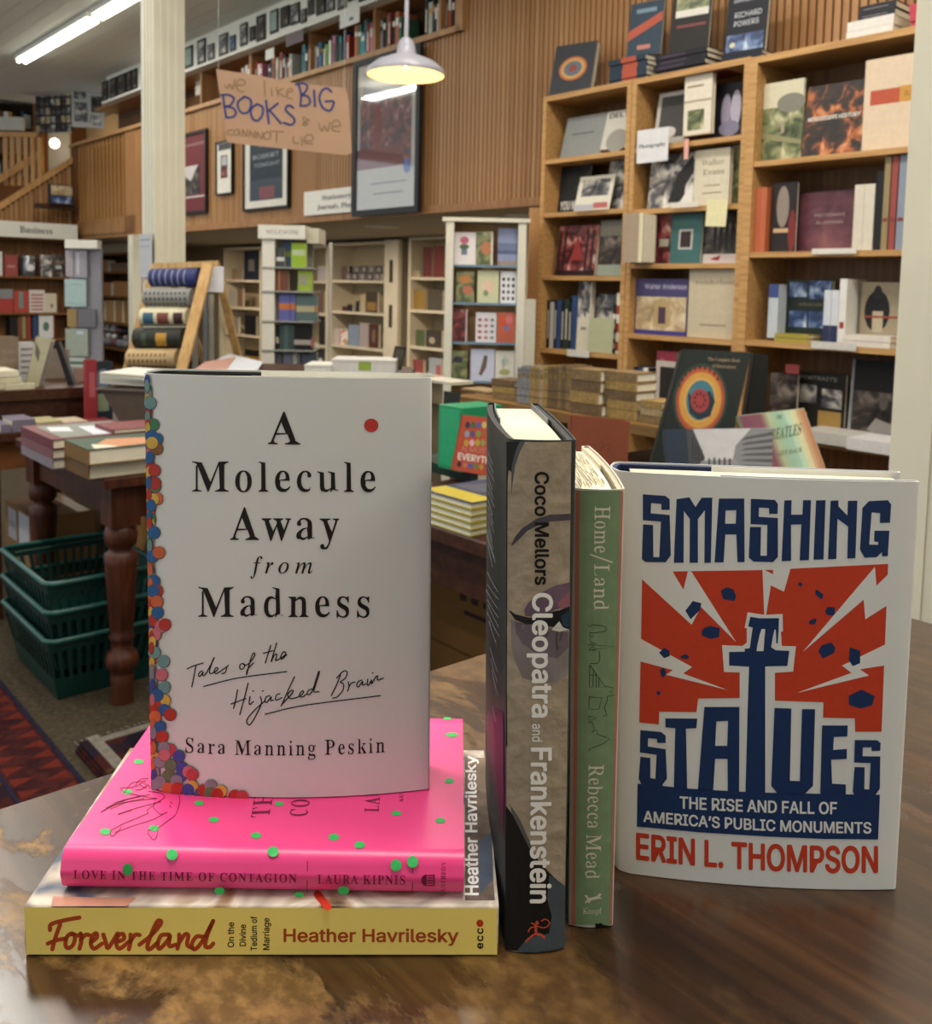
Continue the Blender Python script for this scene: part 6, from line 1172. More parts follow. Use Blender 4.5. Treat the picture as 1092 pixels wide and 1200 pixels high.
# ------------------------------------------------------------------ hanging stationery rack at left
Ys = 8.2; xl = onY(76, 300, Ys).x; xr = onY(114, 300, Ys).x; w = xr - xl; zt_ = onY(95, 291, Ys).z
t = thing('stationery_rack', 'tall clear plastic stationery rack with white header near the business bookcase', 'rack', Matrix.Translation((xl, Ys, 0)))
MB().box(0, w, 0, .1, zt_, onY(95, 281, Ys).z, M_white).build('header', t); MB().box(.0, w * .68, .1, .12, .2, zt_, mat('9c9aa0', .4)).build('front_panel', t); MB().box(w * .68, w, .08, .12, .2, zt_, mat('85848c', .4)).build('side_panel', t); MB().box(w * .4, w * .6, .12, .2, 0, .2, M_white).build('foot', t)
for x0, x1, y0, y1, c, lab, its in ((77, 86, 324, 293, 'b0a8b0', 'clear hanging packet at the top left of the stationery rack', []), (87, 102, 325, 293, 'a8a4b0', 'clear hanging packet beside it on the rack', [('r', .2, .1, .4, .9, 'c0bcc8')]), (76, 101, 359, 327, 'a4c0c0', 'pale aqua pad on the stationery rack', [('t', 'hello', .3, .75, .8, .05, '7a9a9c'), ('r', .1, .1, .9, .12, '8aacac')]), (79, 90, 383, 362, 'a88a54', 'small kraft packet on the stationery rack', []), (91, 112, 383, 362, '77767f', 'grey panel packet on the stationery rack', []), (77, 103, 417, 385, 'a8b4a4', 'pale green pad on the stationery rack', [('r', .5, .8, .8, .92, 'b8c8dc')]), (80, 100, 430, 419, 'b8c0b8', 'white packet with green marks at the rack foot', [('r', .1, .3, .9, .6, '4a6a5c')])):
    p = onY(x0, y0, Ys + .05); q = onY(x1, y0, Ys + .05); o = thing('stationery_packet', lab, 'stationery', Matrix.Translation((p.x, Ys + .05, p.z)), 'packets on the stationery rack'); MB().box(0, q.x - p.x, 0, .02, 0, onY(x0, y1, Ys + .05).z - p.z, M_(c)).build('packet', o)
    if its: unit_art(o, its, q.x - p.x, onY(x0, y1, Ys + .05).z - p.z, part='print')
# ------------------------------------------------------------------ wrapping paper A-frame
Yw = 4.75; pine = wood('pine', 'a88450', 'c09a62', 'd2ae78', (40, 40, 3))
t = thing('wrapping_paper_stand', 'pine A-frame stand holding five wrapping paper rolls before the white pillar', 'stand', Matrix.Translation((onY(200, 400, Yw).x, Yw, 0))); inv = t.matrix_world.inverted()
def beam(p, q, wd, dp, m):     # a flat board from p to q
    d = (q - p).normalized(); s = d.cross(V((0, 1, 0))).normalized() * wd / 2; e = V((0, dp / 2, 0)); vs = [inv @ x for x in (p - s - e, p + s - e, p + s + e, p - s + e, q - s - e, q + s - e, q + s + e, q - s + e)]
    return MB().add(vs, [(3, 2, 1, 0), (4, 5, 6, 7), (0, 1, 5, 4), (1, 2, 6, 5), (2, 3, 7, 6), (3, 0, 4, 7)], m)
def ext(x0, y0, x1, y1, Y0, Y1):
    p, q = onY(x0, y0, Y0), onY(x1, y1, Y1); k = p.z / (p.z - q.z); return p, p + (q - p) * k
for a_ in ((181, 311, 148, 434, Yw + .20, Yw + .08, .03), (244, 309, 213, 434, Yw - .1, Yw - .26, .05), (253, 309, 277, 410, Yw + .05, Yw + .3, .035), (196, 314, 240, 425, Yw + .2, Yw + .45, .03)):
    p, q = ext(*a_[:6]); beam(p, q, a_[6], .03, pine).build('leg', t)
p, q = onY(180, 312, Yw + .2), onY(256, 309, Yw - .06); beam(p, q, .03, .03, pine).build('top_rail', t)
for x0, x1, y0, y1, c, lab, its in ((179, 236, 314, 337, '303a78', 'navy wrapping paper roll with pale lines, top of the stand', [('l', '9aa0b8', 6)]), (172, 229, 337, 360, '9a9a94', 'grey and black patterned wrapping paper roll', [('b', '4a4a4a', 10)]), (168, 224, 360, 383, 'd4cca8', 'cream wrapping paper roll with blue and brown blocks', [('q', '3a6a88', .1, .32), ('q', '8a4a3c', .4, .65), ('q', '4a2a24', .75, .95)]), (161, 219, 383, 409, '33352e', 'charcoal wrapping paper roll with yellow flower', [('q', 'd09a30', .5, .72), ('q', '4c5a44', .2, .3)]), (153, 212, 408, 433, 'cfae78', 'tan wrapping paper roll with brown marks, bottom of the stand', [('b', '8a6038', 9)])):
    f = (y0 - 314) / 120; p = onY(x0, (y0 + y1) / 2, Yw + .06 - f * .1); q = onY(x1 - 2, (y0 + y1) / 2, Yw + .0 - f * .1); r = (y1 - y0) / 2 / F * Yw * .95; o = thing('wrapping_roll', lab, 'paper roll', Matrix.Translation(p), 'wrapping paper rolls on the pine stand')
    d = (q - p); MB().tube([V((0, 0, 0)), d], r, M_(c), 24).build('paper', o); MB().tube([-d * .012, d * 1.012], r * .25, mat('b09068', .7), 10).build('core', o)
    u = d.normalized(); n1 = V((-u.y, u.x, 0)) * -1; n1 = n1 if n1.y < 0 else -n1; up = V((0, 0, 1))
    def band(s0, s1, t0, t1, col, mb):
        n = 8; vs = []
        for k in range(n + 1):
            th_ = t0 + (t1 - t0) * k / n
            for s in (s0, s1): vs.append(d * s + (n1 * math.cos(th_) + up * math.sin(th_)) * (r + .0012))
        mb.add(vs, [(2 * k, 2 * k + 1, 2 * k + 3, 2 * k + 2) for k in range(n)], M_(col), True)
    mb = MB()
    for it in its:
        if it[0] == 'l':
            for k in range(it[2]): band(.1 + .13 * k, .125 + .13 * k, -1 + .1 * (k % 3), 1.2 - .3 * (k % 2), it[1], mb)
        elif it[0] == 'b':
            for k in range(it[2]):
                for v in range(3): band(.06 + .09 * k + .02 * (v % 2), .10 + .09 * k + .02 * (v % 2), -.9 + .6 * v, -.6 + .6 * v, it[1], mb)
        else: band(it[2], it[3], -.8, .5, it[1], mb)
    mb.build('print', o)
p = onY(237, 342, Yw - .1); q = onY(262, 342, Yw - .1); tag(MB().box(0, q.x - p.x, 0, .002, 0, onY(240, 312, Yw - .1).z - p.z, M_('cfd0d4')).build('price_notice'), 'white notice taped to the top of the pine stand', 'notice').matrix_world = Matrix.Translation(p)
for x0, x1, y0, c in ((238, 244, 430, '8a8c90'), (245, 252, 425, 'a8a494'), (258, 266, 400, 'c8b890'), (226, 233, 434, '9a948a')):
    p, q = onY(x0, 345, Yw + .22), onY(x1, 345, Yw + .22); o = tag(MB().tube([V((0, 0, 0)), V((0, 0, p.z - .3))], (q.x - p.x) / 2, M_(c), 12).build('paper_roll'), '%s upright roll of paper behind the pine stand' % {'8a8c90': 'grey', 'a8a494': 'stone', 'c8b890': 'cream', '9a948a': 'taupe'}[c], 'paper roll'); o.matrix_world = Matrix.Translation((p.x, Yw + .26, .3))
# ------------------------------------------------------------------ far display tables at left
WD = wood('dark_table_wood', '2a1409', '3c1f10', '4c2a17', (40, 40, 40)); 
a_, b_ = rz_(72, 455, .86); t = thing('two_tier_table', 'dark two tier display table at far left stacked with books', 'table', rmat(a_, 0, 0))
b0, b1 = rz_(-40, 461, .86)[1], rz_(122, 452, .86)[1]
MB().box(-.6, 0, b0, b1, .82, .86, WD).build('upper_top', t); MB().box(-.6, .22, b0, b1 + .3, .695, .725, WD).build('lower_top', t); MB().box(-.58, -.03, b0, b1, .725, .82, WD).build('riser_panel', t); MB().box(-.58, .16, b0, b1, .58, .695, mat('7a4a22', .6)).build('apron', t)
for x, y in ((-.55, b0 + .05), (-.55, b1 - .05), (.12, b0 + .05), (.12, b1 - .05)): MB().box(x - .03, x + .03, y - .03, y + .03, 0, .58, WD).build('leg', t)
TA = a_
def la(x, y, z, dx=0): a, b = rz_(x, y, z); return a, b
def flatpx(x, y, z, w, d, th, c, lab, group=None, spine=None, items=(), top=None, dirn='l', **k):
    """near corner pixel of a lying book; it runs w along the table edge and d away"""
    a, b = rz_(x, y, z); return flat_book(rmat(a - w, b, z + .001), w, d, th, c, lab, group, items=items, top=top, **k)
G2 = 'books on the two tier table'
def tbook(x0, y0, x1, y1, off, z, th, c, lab, its=(), **k):
    A_ = TA + off; b0_, _ = ra(x0, y0, A_); b1_, _ = ra(x1, y0, A_); z1_ = ra((x0 + x1) / 2, y1, A_)[1]
    return book(RM @ Matrix.Translation((A_, b0_, z + .001)) @ Matrix.Rotation(PI / 2, 4, 'Z'), b1_ - b0_, max(z1_ - z, .02), th, c, lab, its, G2, **k)
tbook(-3, 436, 22, 395, -.25, .86, .06, '8a7660', 'brown wooden look block with pale lettering at the left edge', [('t', 'THE BOOK', .15, .95, .65, .08, 'a89880'), ('t', 'STORE', .2, .9, .45, .08, 'a89880')], name='sign_block', cat='sign')
tbook(23, 432, 40, 401, -.3, .86, .03, 'c4c2c4', 'white book with text lines behind the cream tent book', [('r', .1, .2 + .15 * k, .9, .25 + .15 * k, '8a8a90') for k in range(5)])
qslab('book', 'book', 'cream book leaning as the left side of a tent of two', [(28, 456), (44, 456), (60, 398), (42, 394)], onpl(44, 456, RM @ V((TA - .1, 0, 0)), RM.to_3x3() @ V((1, 0, 0))).y, .1, .04, 'b8b08c', lambda ar: (ar.poly('cover_print', [(42, 400), (47, 412), (45, 425), (41, 415)], M_('6a6450'), 1)), page='a8a8ac')
qslab('book', 'book', 'black book leaning as the right side of a tent of two', [(80, 453), (87, 452), (68, 399), (63, 400)], onpl(84, 452, RM @ V((TA - .1, 0, 0)), RM.to_3x3() @ V((1, 0, 0))).y, .05, .03, '24242a', page='5a5a5c')
tbook(48, 453, 82, 410, -.4, .86, .03, '8a7c6c', 'tan grey book seen between the tent books')
r_ = random.Random(8)
for i, (x0, x1, y0, c, z) in enumerate(((-3, 30, 452, 'd0c8a8', .86), (-3, 27, 446, 'c8c0a0', .885), (-3, 24, 441, 'd8d0b8', .91), (6, 40, 456, 'c8c4a0', .86))):
    b0_ = ra(x0, 450, TA - .03)[0]; b1_ = ra(x1, 450, TA - .03)[0]; flat_book(RM @ Matrix.Translation((TA - .05 if i < 3 else TA - .02, b0_, z + .001)) @ Matrix.Rotation(PI / 2, 4, 'Z'), b1_ - b0_, .2 if i < 3 else .02, .023, c, 'cream book lying on the upper tier, %s' % ['bottom of the left pile', 'middle of the left pile', 'top of the left pile', 'thin one at the tier edge'][i], G2)
for i, (x0, x1, c, th, lab) in enumerate(((0, 12, '7c7488', .03, 'grey lilac book at left on the lower tier'), (14, 41, '80788c', .045, 'thick lilac grey book on the lower tier'), (43, 72, 'c0b484', .03, 'cream yellow book on the lower tier'), (75, 103, 'c8b898', .022, 'thin cream book on the lower tier'), (105, 132, '8a2024', .018, 'red book lying at the right end of the lower tier'))):
    b0_ = ra(x0, 480, TA + .2)[0]; b1_ = ra(x1, 480, TA + .2)[0]; flat_book(RM @ Matrix.Translation((TA + .2, b0_, .726)) @ Matrix.Rotation(PI / 2, 4, 'Z'), b1_ - b0_, .15, th, c, lab, G2)
tbook(101, 474, 114, 422, .1, .726, .03, 'a83038', 'red book standing upright at the tier end', [('r', .3, .4, .8, .8, 'c05a60')])
tbook(110, 474, 132, 424, .06, .726, .03, '26303e', 'dark blue book with pale oval behind the red upright', [('e', .5, .7, .4, .18, '6a7a94'), ('r', .2, .15, .8, .45, '8a9a78')])
tbook(90, 452, 104, 432, -.2, .86, .04, 'a08070', 'reddish brown box beside the tent books')
# nearest turned-leg table
TC = RI @ onz(122, 562, .72); ta, tb_ = TC.x, TC.y
t = thing('turned_leg_table', 'dark mahogany table with turned legs at left, carrying piles of books', 'table', rmat(ta, tb_, 0)); MH = wood('mahogany', '2c120a', '44200f', '5c2f18', (50, 50, 6))
rnd_slab(-.90, .0, 0, .7, .69, .72, MH, .004).build('tabletop', t)
MB().box(-.86, -.05, .05, .07, .58, .69, MH).build('apron', t); MB().box(-.07, -.05, .1, .62, .58, .69, MH).build('apron', t)
prof = [(.034, 0), (.032, .05), (.036, .09), (.03, .10), (.046, .115), (.05, .135), (.044, .16), (.032, .17), (.034, .2), (.04, .21), (.032, .22), (.036, .24), (.048, .44), (.05, .47), (.036, .48), (.03, .485), (.046, .5), (.05, .53), (.042, .56), (.03, .57)]
for x, y in ((-.075, .075), (-.84, .075), (-.075, .62), (-.84, .62)):
    l = MB().lathe(prof, MH, 24, Matrix.Translation((x, y, 0)), flute=.0).build('leg', t); MB().box(x - .045, x + .045, y - .045, y + .045, .56, .69, MH).build('leg_block', l)
    for k in range(12):
        th_ = k * PI / 6; MB().tube([(x + math.cos(th_) * (.030 + q * .012), y + math.sin(th_) * (.030 + q * .012), .25 + .19 * q) for q in (0, .5, 1)], .006, MH, 5).build('flute', l)
G3 = 'books on the turned leg table'
flatpx(104, 563, .72, .215, .36, .046, '7a5428', 'thick brown and green atlas, lower of the near pile on the turned leg table', G3); flatpx(104, 546, .768, .215, .36, .046, '8a6228', 'thick green topped atlas with orange pattern, upper of the near pile', G3, top='3c5a44', items=[('p', [(.25, .3), (.6, .15), (.95, .25), (.9, .7), (.45, .75)], 'd89060'), ('p', [(.6, .1), (.98, .05), (.98, .25), (.75, .2)], 'd8d0b8'), ('r', .7, .75, .95, .9, 'd0903c')])
_a, _b = rz_(125, 568, .72); 
for i in range(3):
    a, b = rz_(50, 552, .72); flat_book(rmat(a - .33, b + .03 - .0 * i, .721 + .031 * i), .33, .30, .03, ['8c7f88', '8a5058', '7a3038'][i], ['lowest', 'middle', 'topmost'][i] + ' book of the red and grey pile at the left table edge', G3, top=None if i < 2 else '7a3a3c', items=() if i < 2 else [('r', .1, .12, .92, .95, '8a9088'), ('p', [(.2, .2), (.5, .15), (.6, .35), (.3, .4)], 'd0d4d8'), ('p', [(.3, .5), (.9, .45), (.95, .85), (.4, .9)], 'ccd0dc')])
a, b = rz_(104, 563, .72); flat_book(rmat(a - .5, b + .4, .721), .46, .2, .04, '8a8a78', 'grey green book lying behind the atlases', G3)
a, b = rz_(92, 545, .72); flat_book(rmat(a - .14, b + .1, .721), .17, .22, .05, '8a3c40', 'dark red book between the two near piles', G3)
# tray of papers
p = onz(122, 500, .765); o = thing('paper_tray', 'smoked plastic tray heaped with white papers left of the standing white book', 'tray', Matrix.Translation((p.x, p.y + .05, .762)) @ Matrix.Rotation(-.15, 4, 'Z'))
hT = onY(140, 455, p.y).z - .765; sm = mat('5c5148', .25, .6); tr = MB(); x0, x1, d = 0, .42, .27; ins = .05
tr.add([(ins, 0, 0), (x1 - ins, 0, 0), (x1 - ins, d, 0), (ins, d, 0), (-.02, -.03, hT), (x1, -.03, hT), (x1, d + .03, hT), (-.02, d + .03, hT)], [(3, 2, 1, 0), (0, 1, 5, 4), (1, 2, 6, 5), (2, 3, 7, 6), (3, 0, 4, 7)], sm)
tr.add([(-.03, -.04, hT - .006), (x1 + .01, -.04, hT - .006), (x1 + .01, d + .04, hT - .006), (-.03, d + .04, hT - .006), (-.03, -.04, hT), (x1 + .01, -.04, hT), (x1 + .01, d + .04, hT), (-.03, d + .04, hT)], [(0, 1, 2, 3), (4, 5, 6, 7), (0, 1, 5, 4), (1, 2, 6, 5), (2, 3, 7, 6), (3, 0, 4, 7)], sm); tr.build('tray_body', o)
r_ = random.Random(6)
for i in range(7):
    o = tag(MB().box(0, .40, 0, .25, 0, .004, M_(['d8d4c8', 'cdd0cc', 'd0c8a8'][i % 3])).build('paper_sheet'), 'white paper sheet in the plastic tray, %s from the top' % nth(6 - i), 'paper', 'papers in the plastic tray'); o.matrix_world = Matrix.Translation((p.x - .03, p.y + .04, .765 + hT + .013 + i * .006)) @ Matrix.Rotation(-.15 + r_.uniform(-.06, .06), 4, 'Z') @ Matrix.Rotation(.03, 4, 'Y')
# baskets
TEAL = mat('09302b', .4, .5, var=.1); bk = None
def basket(z, lab):
    a, b = rz_(60, 690, .385); t = thing('shopping_basket', lab, 'basket', rmat(a - .545, b, z), 'stacked green shopping baskets under the table'); L, D, H = .50, .36, .20; ti = .04
    def ring(k, off=0): x = ti * (1 - k) + off; return [(x, x), (L - x, x), (L - x, D - x), (x, D - x)]
    bo, to = ring(0), ring(1); wl_ = MB(); rnd_ = 12
    wl_.add([(x, y, 0) for x, y in bo] + [(x, y, .006) for x, y in bo], [(3, 2, 1, 0), (4, 5, 6, 7)], TEAL)
    for i in range(4):
        (x0, y0), (x1, y1) = bo[i], bo[(i + 1) % 4]; (X0, Y0), (X1, Y1) = to[i], to[(i + 1) % 4]
        P = lambda s, k: V((x0 + (x1 - x0) * s + ((X0 + (X1 - X0) * s) - (x0 + (x1 - x0) * s)) * k, y0 + (y1 - y0) * s + ((Y0 + (Y1 - Y0) * s) - (y0 + (y1 - y0) * s)) * k, H * k))
        def pane(s0, s1, k0, k1): q = [P(s0, k0), P(s1, k0), P(s1, k1), P(s0, k1)]; nn_ = (q[1] - q[0]).cross(q[3] - q[0]).normalized() * .003; wl_.add(q + [v - nn_ for v in q], [(0, 1, 2, 3), (7, 6, 5, 4), (0, 4, 5, 1), (2, 6, 7, 3), (1, 5, 6, 2), (3, 7, 4, 0)], TEAL)
        pane(0, 1, 0, .35); pane(0, 1, .82, 1); n = 12
        for k in range(n + 1): pane(max(0, k / n - .018), min(1, k / n + .018), .35, .82)
    wl_.build('basket_body', t)
    MB().tube([(x, y, H) for x, y in [(0, .02), (.02, 0), (L - .02, 0), (L, .02), (L, D - .02), (L - .02, D), (.02, D), (0, D - .02)]], .009, mat('1c4c46', .4, .5), 8, closed=True).build('rim', t)
    
    if z > .17: h = MB(); h.tube([(L * .2, .02, H + .004), (L * .2, D / 2, H + .006), (L * .2, D - .02, H + .004)], .005, TEAL, 6); h.build('handle', t)
    return t
for z, l in ((.0, 'bottom'), (.09, 'middle'), (.18, 'top')): basket(z + .002, 'dark green plastic shopping basket, %s of the stack under the table' % l)
# cartons under the tables
def carton(M, w, d, h, c, lab, its=()):
    t = thing('cardboard_box', lab, 'box', M, 'cartons under the tables'); m = mat(c, .85, .2, var=.08, scale=12)
    MB().box(0, w, 0, d, 0, h, m).build('body', t); f = MB(); f.box(.002, w - .002, .001, d / 2 - .002, h, h + .004, m); f.box(.002, w - .002, d / 2 + .002, d - .001, h, h + .004, m); f.build('flaps', t); MB().box(0, w, d / 2 - .025, d / 2 + .025, h + .004, h + .0055, mat('b89a6a', .4)).build('tape', t)
    if its: unit_art(t, its, w, h, part='print')
    return t
a, b = rz_(62, 662, 0); carton(rmat(a + .01, b - .2, 0), .42, .4, .33, '7a5a38', 'brown carton with white labels under the turned leg table', [('r', .12, .55, .4, .95, 'a8a8ac'), ('r', .5, .5, .85, .98, 'b0b0b4'), ('t', 'BOOKS', .15, .38, .7, .08, '3a3a3a')])
a, b = rz_(10, 640, 0); carton(rmat(a - .3, b + .6, 0), .5, .4, .30, '5c4a34', 'dull brown carton beside the far table leg')
carton(rmat(a - .28, b + .60, .31), .36, .28, .12, '7a3a3a', 'flat red patterned carton on the dull brown one')
a, b = rz_(160, 655, 0); 
t = thing('step_stool', 'small pale wooden step stool under the turned leg table', 'stool', rmat(a + .8, b - .15, 0))
for s in (0, .3): MB().box(s, s + .025, 0, .3, 0, .42, pine).build('side_panel', t)
for k in range(3): MB().box(.025, .3, .02 + k * .08, .12 + k * .08, .12 + .13 * k, .14 + .13 * k, pine).build('tread', t)
# rugs
t0 = rz_(0, 798, .01); t1 = rz_(107.6, 924.5, .01); bR = (t0[1] + t1[1]) / 2
RUGR = ramp_mat('rug_red', [(.3, '200e10'), (.5, '321414'), (.62, '401a18'), (.75, '180f18')], (22, 22, 22), 2, .3, rough=.95, spec=.1, bump=.4)
RUGF = ramp_mat('rug_field', [(0, '14101a'), (.2, '20131a'), (.4, '341412'), (.55, '1a1420'), (.7, '402a18'), (.85, '1e1824')], (14, 14, 14), 2, 0, rough=.95, spec=.1, kind='cells')
t = thing('persian_rug', 'large dark red and navy Persian rug at lower left on the carpet', 'rug', rmat(-4.4, bR, 0))
MB().box(0, 3.3, -1.7, 0, .002, .012, RUGR).build('pile', t); MB().box(.18, 3.12, -1.52, -.17, .012, .0135, RUGF).build('field', t)
ob = mat('541e16', .95, .1, var=.2); nb_ = mat('1c1a2c', .95, .1, var=.2); mb = MB()
for k in range(46):
    x = .02 + k * .071; mb.add([(x, -.02, .0128), (x + .05, -.02, .0128), (x + .025, -.075, .0128)], [(0, 2, 1)], ob); mb.add([(x + .035, -.15, .0128), (x + .085, -.15, .0128), (x + .06, -.095, .0128)], [(0, 1, 2)], ob)
mb.box(0, 3.3, -.168, -.158, .012, .0142, nb_); mb.box(0, 3.3, -.012, 0, .012, .0142, nb_); mb.build('border_pattern', t)
mb = MB(); r_ = random.Random(3)
for k in range(60):
    x, y = r_.uniform(.3, 3.0), r_.uniform(-1.45, -.22); s = r_.uniform(.02, .05); mb.add([(x - s, y, .0142), (x, y - s, .0142), (x + s, y, .0142), (x, y + s, .0142)], [(0, 1, 2, 3)], mat(r_.choice(['7a5a24', '6a2418', '20243c', '8a7a60', '5a4a5a']), .95, .1, var=.2))
mb.build('field_pattern', t)
a, b = rz_(97, 868, .03); t = thing('small_rug', 'small folded rug with white fringed border under the front table', 'rug', rmat(a, b - .02, 0)); 
for k in range(3): MB().box(0 + .004 * k, .9, .004 * k, .62, .002 + .011 * k, .011 + .011 * k, RUGR if k < 2 else RUGF).build('rug_layer', t)
wt = mat('6a655c', .9, .1, var=.2); mb = MB(); mb.box(.0, .9, .03, .06, .033, .036, wt); mb.box(.02, .05, .06, .6, .033, .036, wt); mb.build('white_border', t)
mb = MB(); r_ = random.Random(5)
for k in range(40): y = .01 + k * .0155; mb.tube([(.005, y, .02), (-.025, y + r_.uniform(-.006, .006), .012), (-.05 - r_.uniform(0, .01), y + r_.uniform(-.01, .01), .006)], .002, wt, 4)
mb.build('fringe', t)['kind'] = 'stuff'

# ------------------------------------------------------------------ table behind the upright books
ea, eb = rz_(535, 625.5, .72); t = thing('book_table', 'dark wooden display table behind the upright books, loaded with books', 'table', rmat(-2.15, eb, 0))
rnd_slab(0, 1.25, 0, 1.5, .685, .72, WD, .004).build('tabletop', t); MB().box(.04, 1.21, .04, .06, .56, .685, WD).build('apron', t); MB().box(.04, .06, .06, 1.46, .56, .685, WD).build('apron', t)
for x, y in ((.07, .07), (1.18, .07), (.07, 1.43), (1.18, 1.43)): MB().box(x - .03, x + .03, y - .03, y + .03, 0, .56, WD).build('leg', t)
G4 = 'books on the display table behind'
a, b = rz_(551, 630, .72)
for i in range(5):
    flat_book(rmat(a - .19 + .002 * (i % 2), b + .0, .721 + i * .0162), .19, .25, .0155, 'b8a830' if i else 'a89c40', 'yellow edged paperback, %s of the pile seen between the upright books' % ['bottom', 'second', 'third', 'fourth', 'topmost'][i], G4, flip=True, top='3c4460' if i == 4 else None, items=[('r', .02, .03, .98, .3, 'd0b830'), ('p', [(.05, .4), (.6, .35), (.9, .7), (.4, .9)], '565a68')] if i == 4 else ())
a, b = rz_(556, 562, .74); flat_book(rmat(a - .34, b + .02, .722), .33, .25, .032, '20342c', 'dark green book lying beneath the red upright book', G4)
qslab('book', 'book', 'red orange book with EVERYTHING title and coloured portraits', [(528, 550), (585, 560), (596, 492), (541, 486)], 2.62, .25, .02, 'c84a2c',
  lambda ar: ([ar.ell('cover_print', 548 + 6.5 * (k % 4) - .8 * (k // 4), 498 + 10.5 * (k // 4), 2.9, 4, M_(['2a3a50', '4a6a48', '5a5aa0', 'd8c060', '8aa0b8', '6a4a80', '8a9a40', 'b06030', 'd0a030', 'e0a0b0', 'c0a830', '8a9a50'][k]), 1) for k in range(12)], ar.text('title_lettering', 'ALMOST', (540, 529), (573, 532), (.5, -6.5), M_('d87a68'), 1, 'sans', .03), ar.text('title_lettering', 'EVERYTHING', (536.5, 538), (590, 546), (.6, -7.5), M_('e8dcd0'), 1, 'sans', .03), [ar.ell('cover_print', 538 + 6.5 * k, 544 + .8 * k, 2.6, 3.4, M_(['2a2a3a', 'd07050', '3a62b0', '5a8a48', 'c09030', '8a4a60'][k]), 1) for k in range(6)]), group=G4)
p0 = rz_(528, 553, .757); t = thing('green_box', 'bright green box set standing behind the dark green book', 'box', rmat(p0[0] - .085, p0[1] + .02, .757)); hg = onY(528, 478, (RM @ V((p0[0], p0[1], 0))).y).z - .757
MB().box(0, .11, 0, .16, 0, hg, mat('1f8a5c', .4, var=.04)).build('slipcase', t); MB().box(.1105, .1115, .03, .08, .05, hg - .03, mat('166a46', .4)).build('side_label', t); MB().box(.01, .1, -.002, 0, .01, hg - .01, mat('2a9a68', .4)).build('front_panel', t)
qslab('book', 'book', 'copper brown cloth covered box book behind the green spined hardcover', [(664, 583), (733, 587), (738, 494), (669, 487)], 2.55, .08, .07, '93492c', lambda ar: ar.stroke('cover_stamp', [(703, 515), (707, 522), (701, 528), (714, 520), (712, 530)], .8, M_('7c3c24'), 1), page='8a3e20', group=G4)
EM = [(758, 563), (846, 569), (880, 413), (800, 409)]
def emb(ar):
    c = (820.5, 469); 
    for rx, ry, col, l in ((31.5, 43, '2a4438', 1), (28.5, 39.5, 'b04a28', 1.6), (26, 37, 'c85a30', 2.2), (24.5, 33, 'd89a3a', 2.8), (19, 26.5, 'd8a850', 3.0), (16.5, 23.5, '3a7a8c', 3.4)): ar.ell('cover_emblem', c[0], c[1], rx, ry, M_(col), l, 32, .12)
    ar.poly('cover_emblem', [(806, 460), (812, 466), (832, 458), (838, 470), (832, 488), (818, 492), (808, 484)], M_('20303c'), 3.8); ar.ell('cover_emblem', 820, 469.5, 11, 14, M_('a83a3c'), 4.2, 24)
    for k in range(9): th_ = k * .7; ar.ell('cover_emblem', 820 + 6 * math.cos(th_), 469 + 8 * math.sin(th_), 1.3, 2, M_('5a2028'), 4.6, 8)
    for k in range(10): th_ = 3.6 + k * .22; ar.ell('cover_emblem', 820.5 + 27 * math.cos(th_), 468.5 + 38 * math.sin(th_), 1.2, 2.4, M_('2a2420'), 2.6, 8)
    ar.text('title_lettering', 'The Complete Book', (829, 422.5), (867, 424.5), (.6, -4), M_('9a8460'), 1, 'serif'); ar.text('title_lettering', 'of Illustrations', (834, 430.5), (862, 432), (.6, -4), M_('9a8460'), 1, 'serif')
qslab('book', 'book', 'large dark green book with round orange and blue emblem', EM, 2.75, .22, .05, '17211f', emb, page='c8c4c4', group=G4)
qslab('book', 'book', 'black book standing edge on behind the emblem book', [(868, 520), (896, 520), (900, 416), (884, 414)], 2.86, .1, .04, '121210', page='22241c', group=G4)
def grad(t):
    st = [(0, (126, 62, 84)), (.3, (132, 74, 88)), (.42, (176, 186, 140)), (.55, (150, 192, 160)), (.7, (160, 198, 172)), (.84, (206, 200, 150)), (1, (196, 120, 80))]
    for (a, p), (b, q) in zip(st, st[1:]):
        if t <= b: return p, q, (t - a) / (b - a)
    return p, q, 1
GB = ramp_mat('rainbow_print', [(.25, '8a4a5c'), (.38, 'c89a70'), (.48, 'bcc890'), (.58, '8ab8a0'), (.68, '6aa0b0'), (.8, 'c8b884')], (5, 5, 6), 1, .5, rough=.35)
qslab('book', 'book', 'rainbow pastel book leaning behind the street scene photo book', [(905, 592), (980, 584), (942, 478), (865, 487)], 2.5, .35, .025, 'a8b490',
  lambda ar: ([ar.poly('cover_print', [(866 + 75.5 * k / 22, 487.5 - 8.5 * k / 22), (866 + 75.5 * (k + 1) / 22, 487.5 - 8.5 * (k + 1) / 22), (893 + 75 * (k + 1) / 22, 559.5 - 7 * (k + 1) / 22), (893 + 75 * k / 22, 559.5 - 7 * k / 22)], M_(tuple(int(P0_[q] + (P1_[q] - P0_[q]) * fr_) for q in range(3))), 1) for k in range(22) for P0_, P1_, fr_ in [grad(k / 21)]], 
    ar.text('title_lettering', 'THE', (909, 490.5), (916, 490), (1, -4), M_('6a7a60'), 3.4, 'serif'), ar.text('title_lettering', 'BEATLES', (903, 516), (938, 509), (1.6, -13), M_('5a6a50'), 3.4, 'serif', 0), ar.text('title_lettering', 'GET BACK', (911, 534), (940, 529), (1, -5), M_('7a8a60'), 3.4, 'serif')), group=G4)
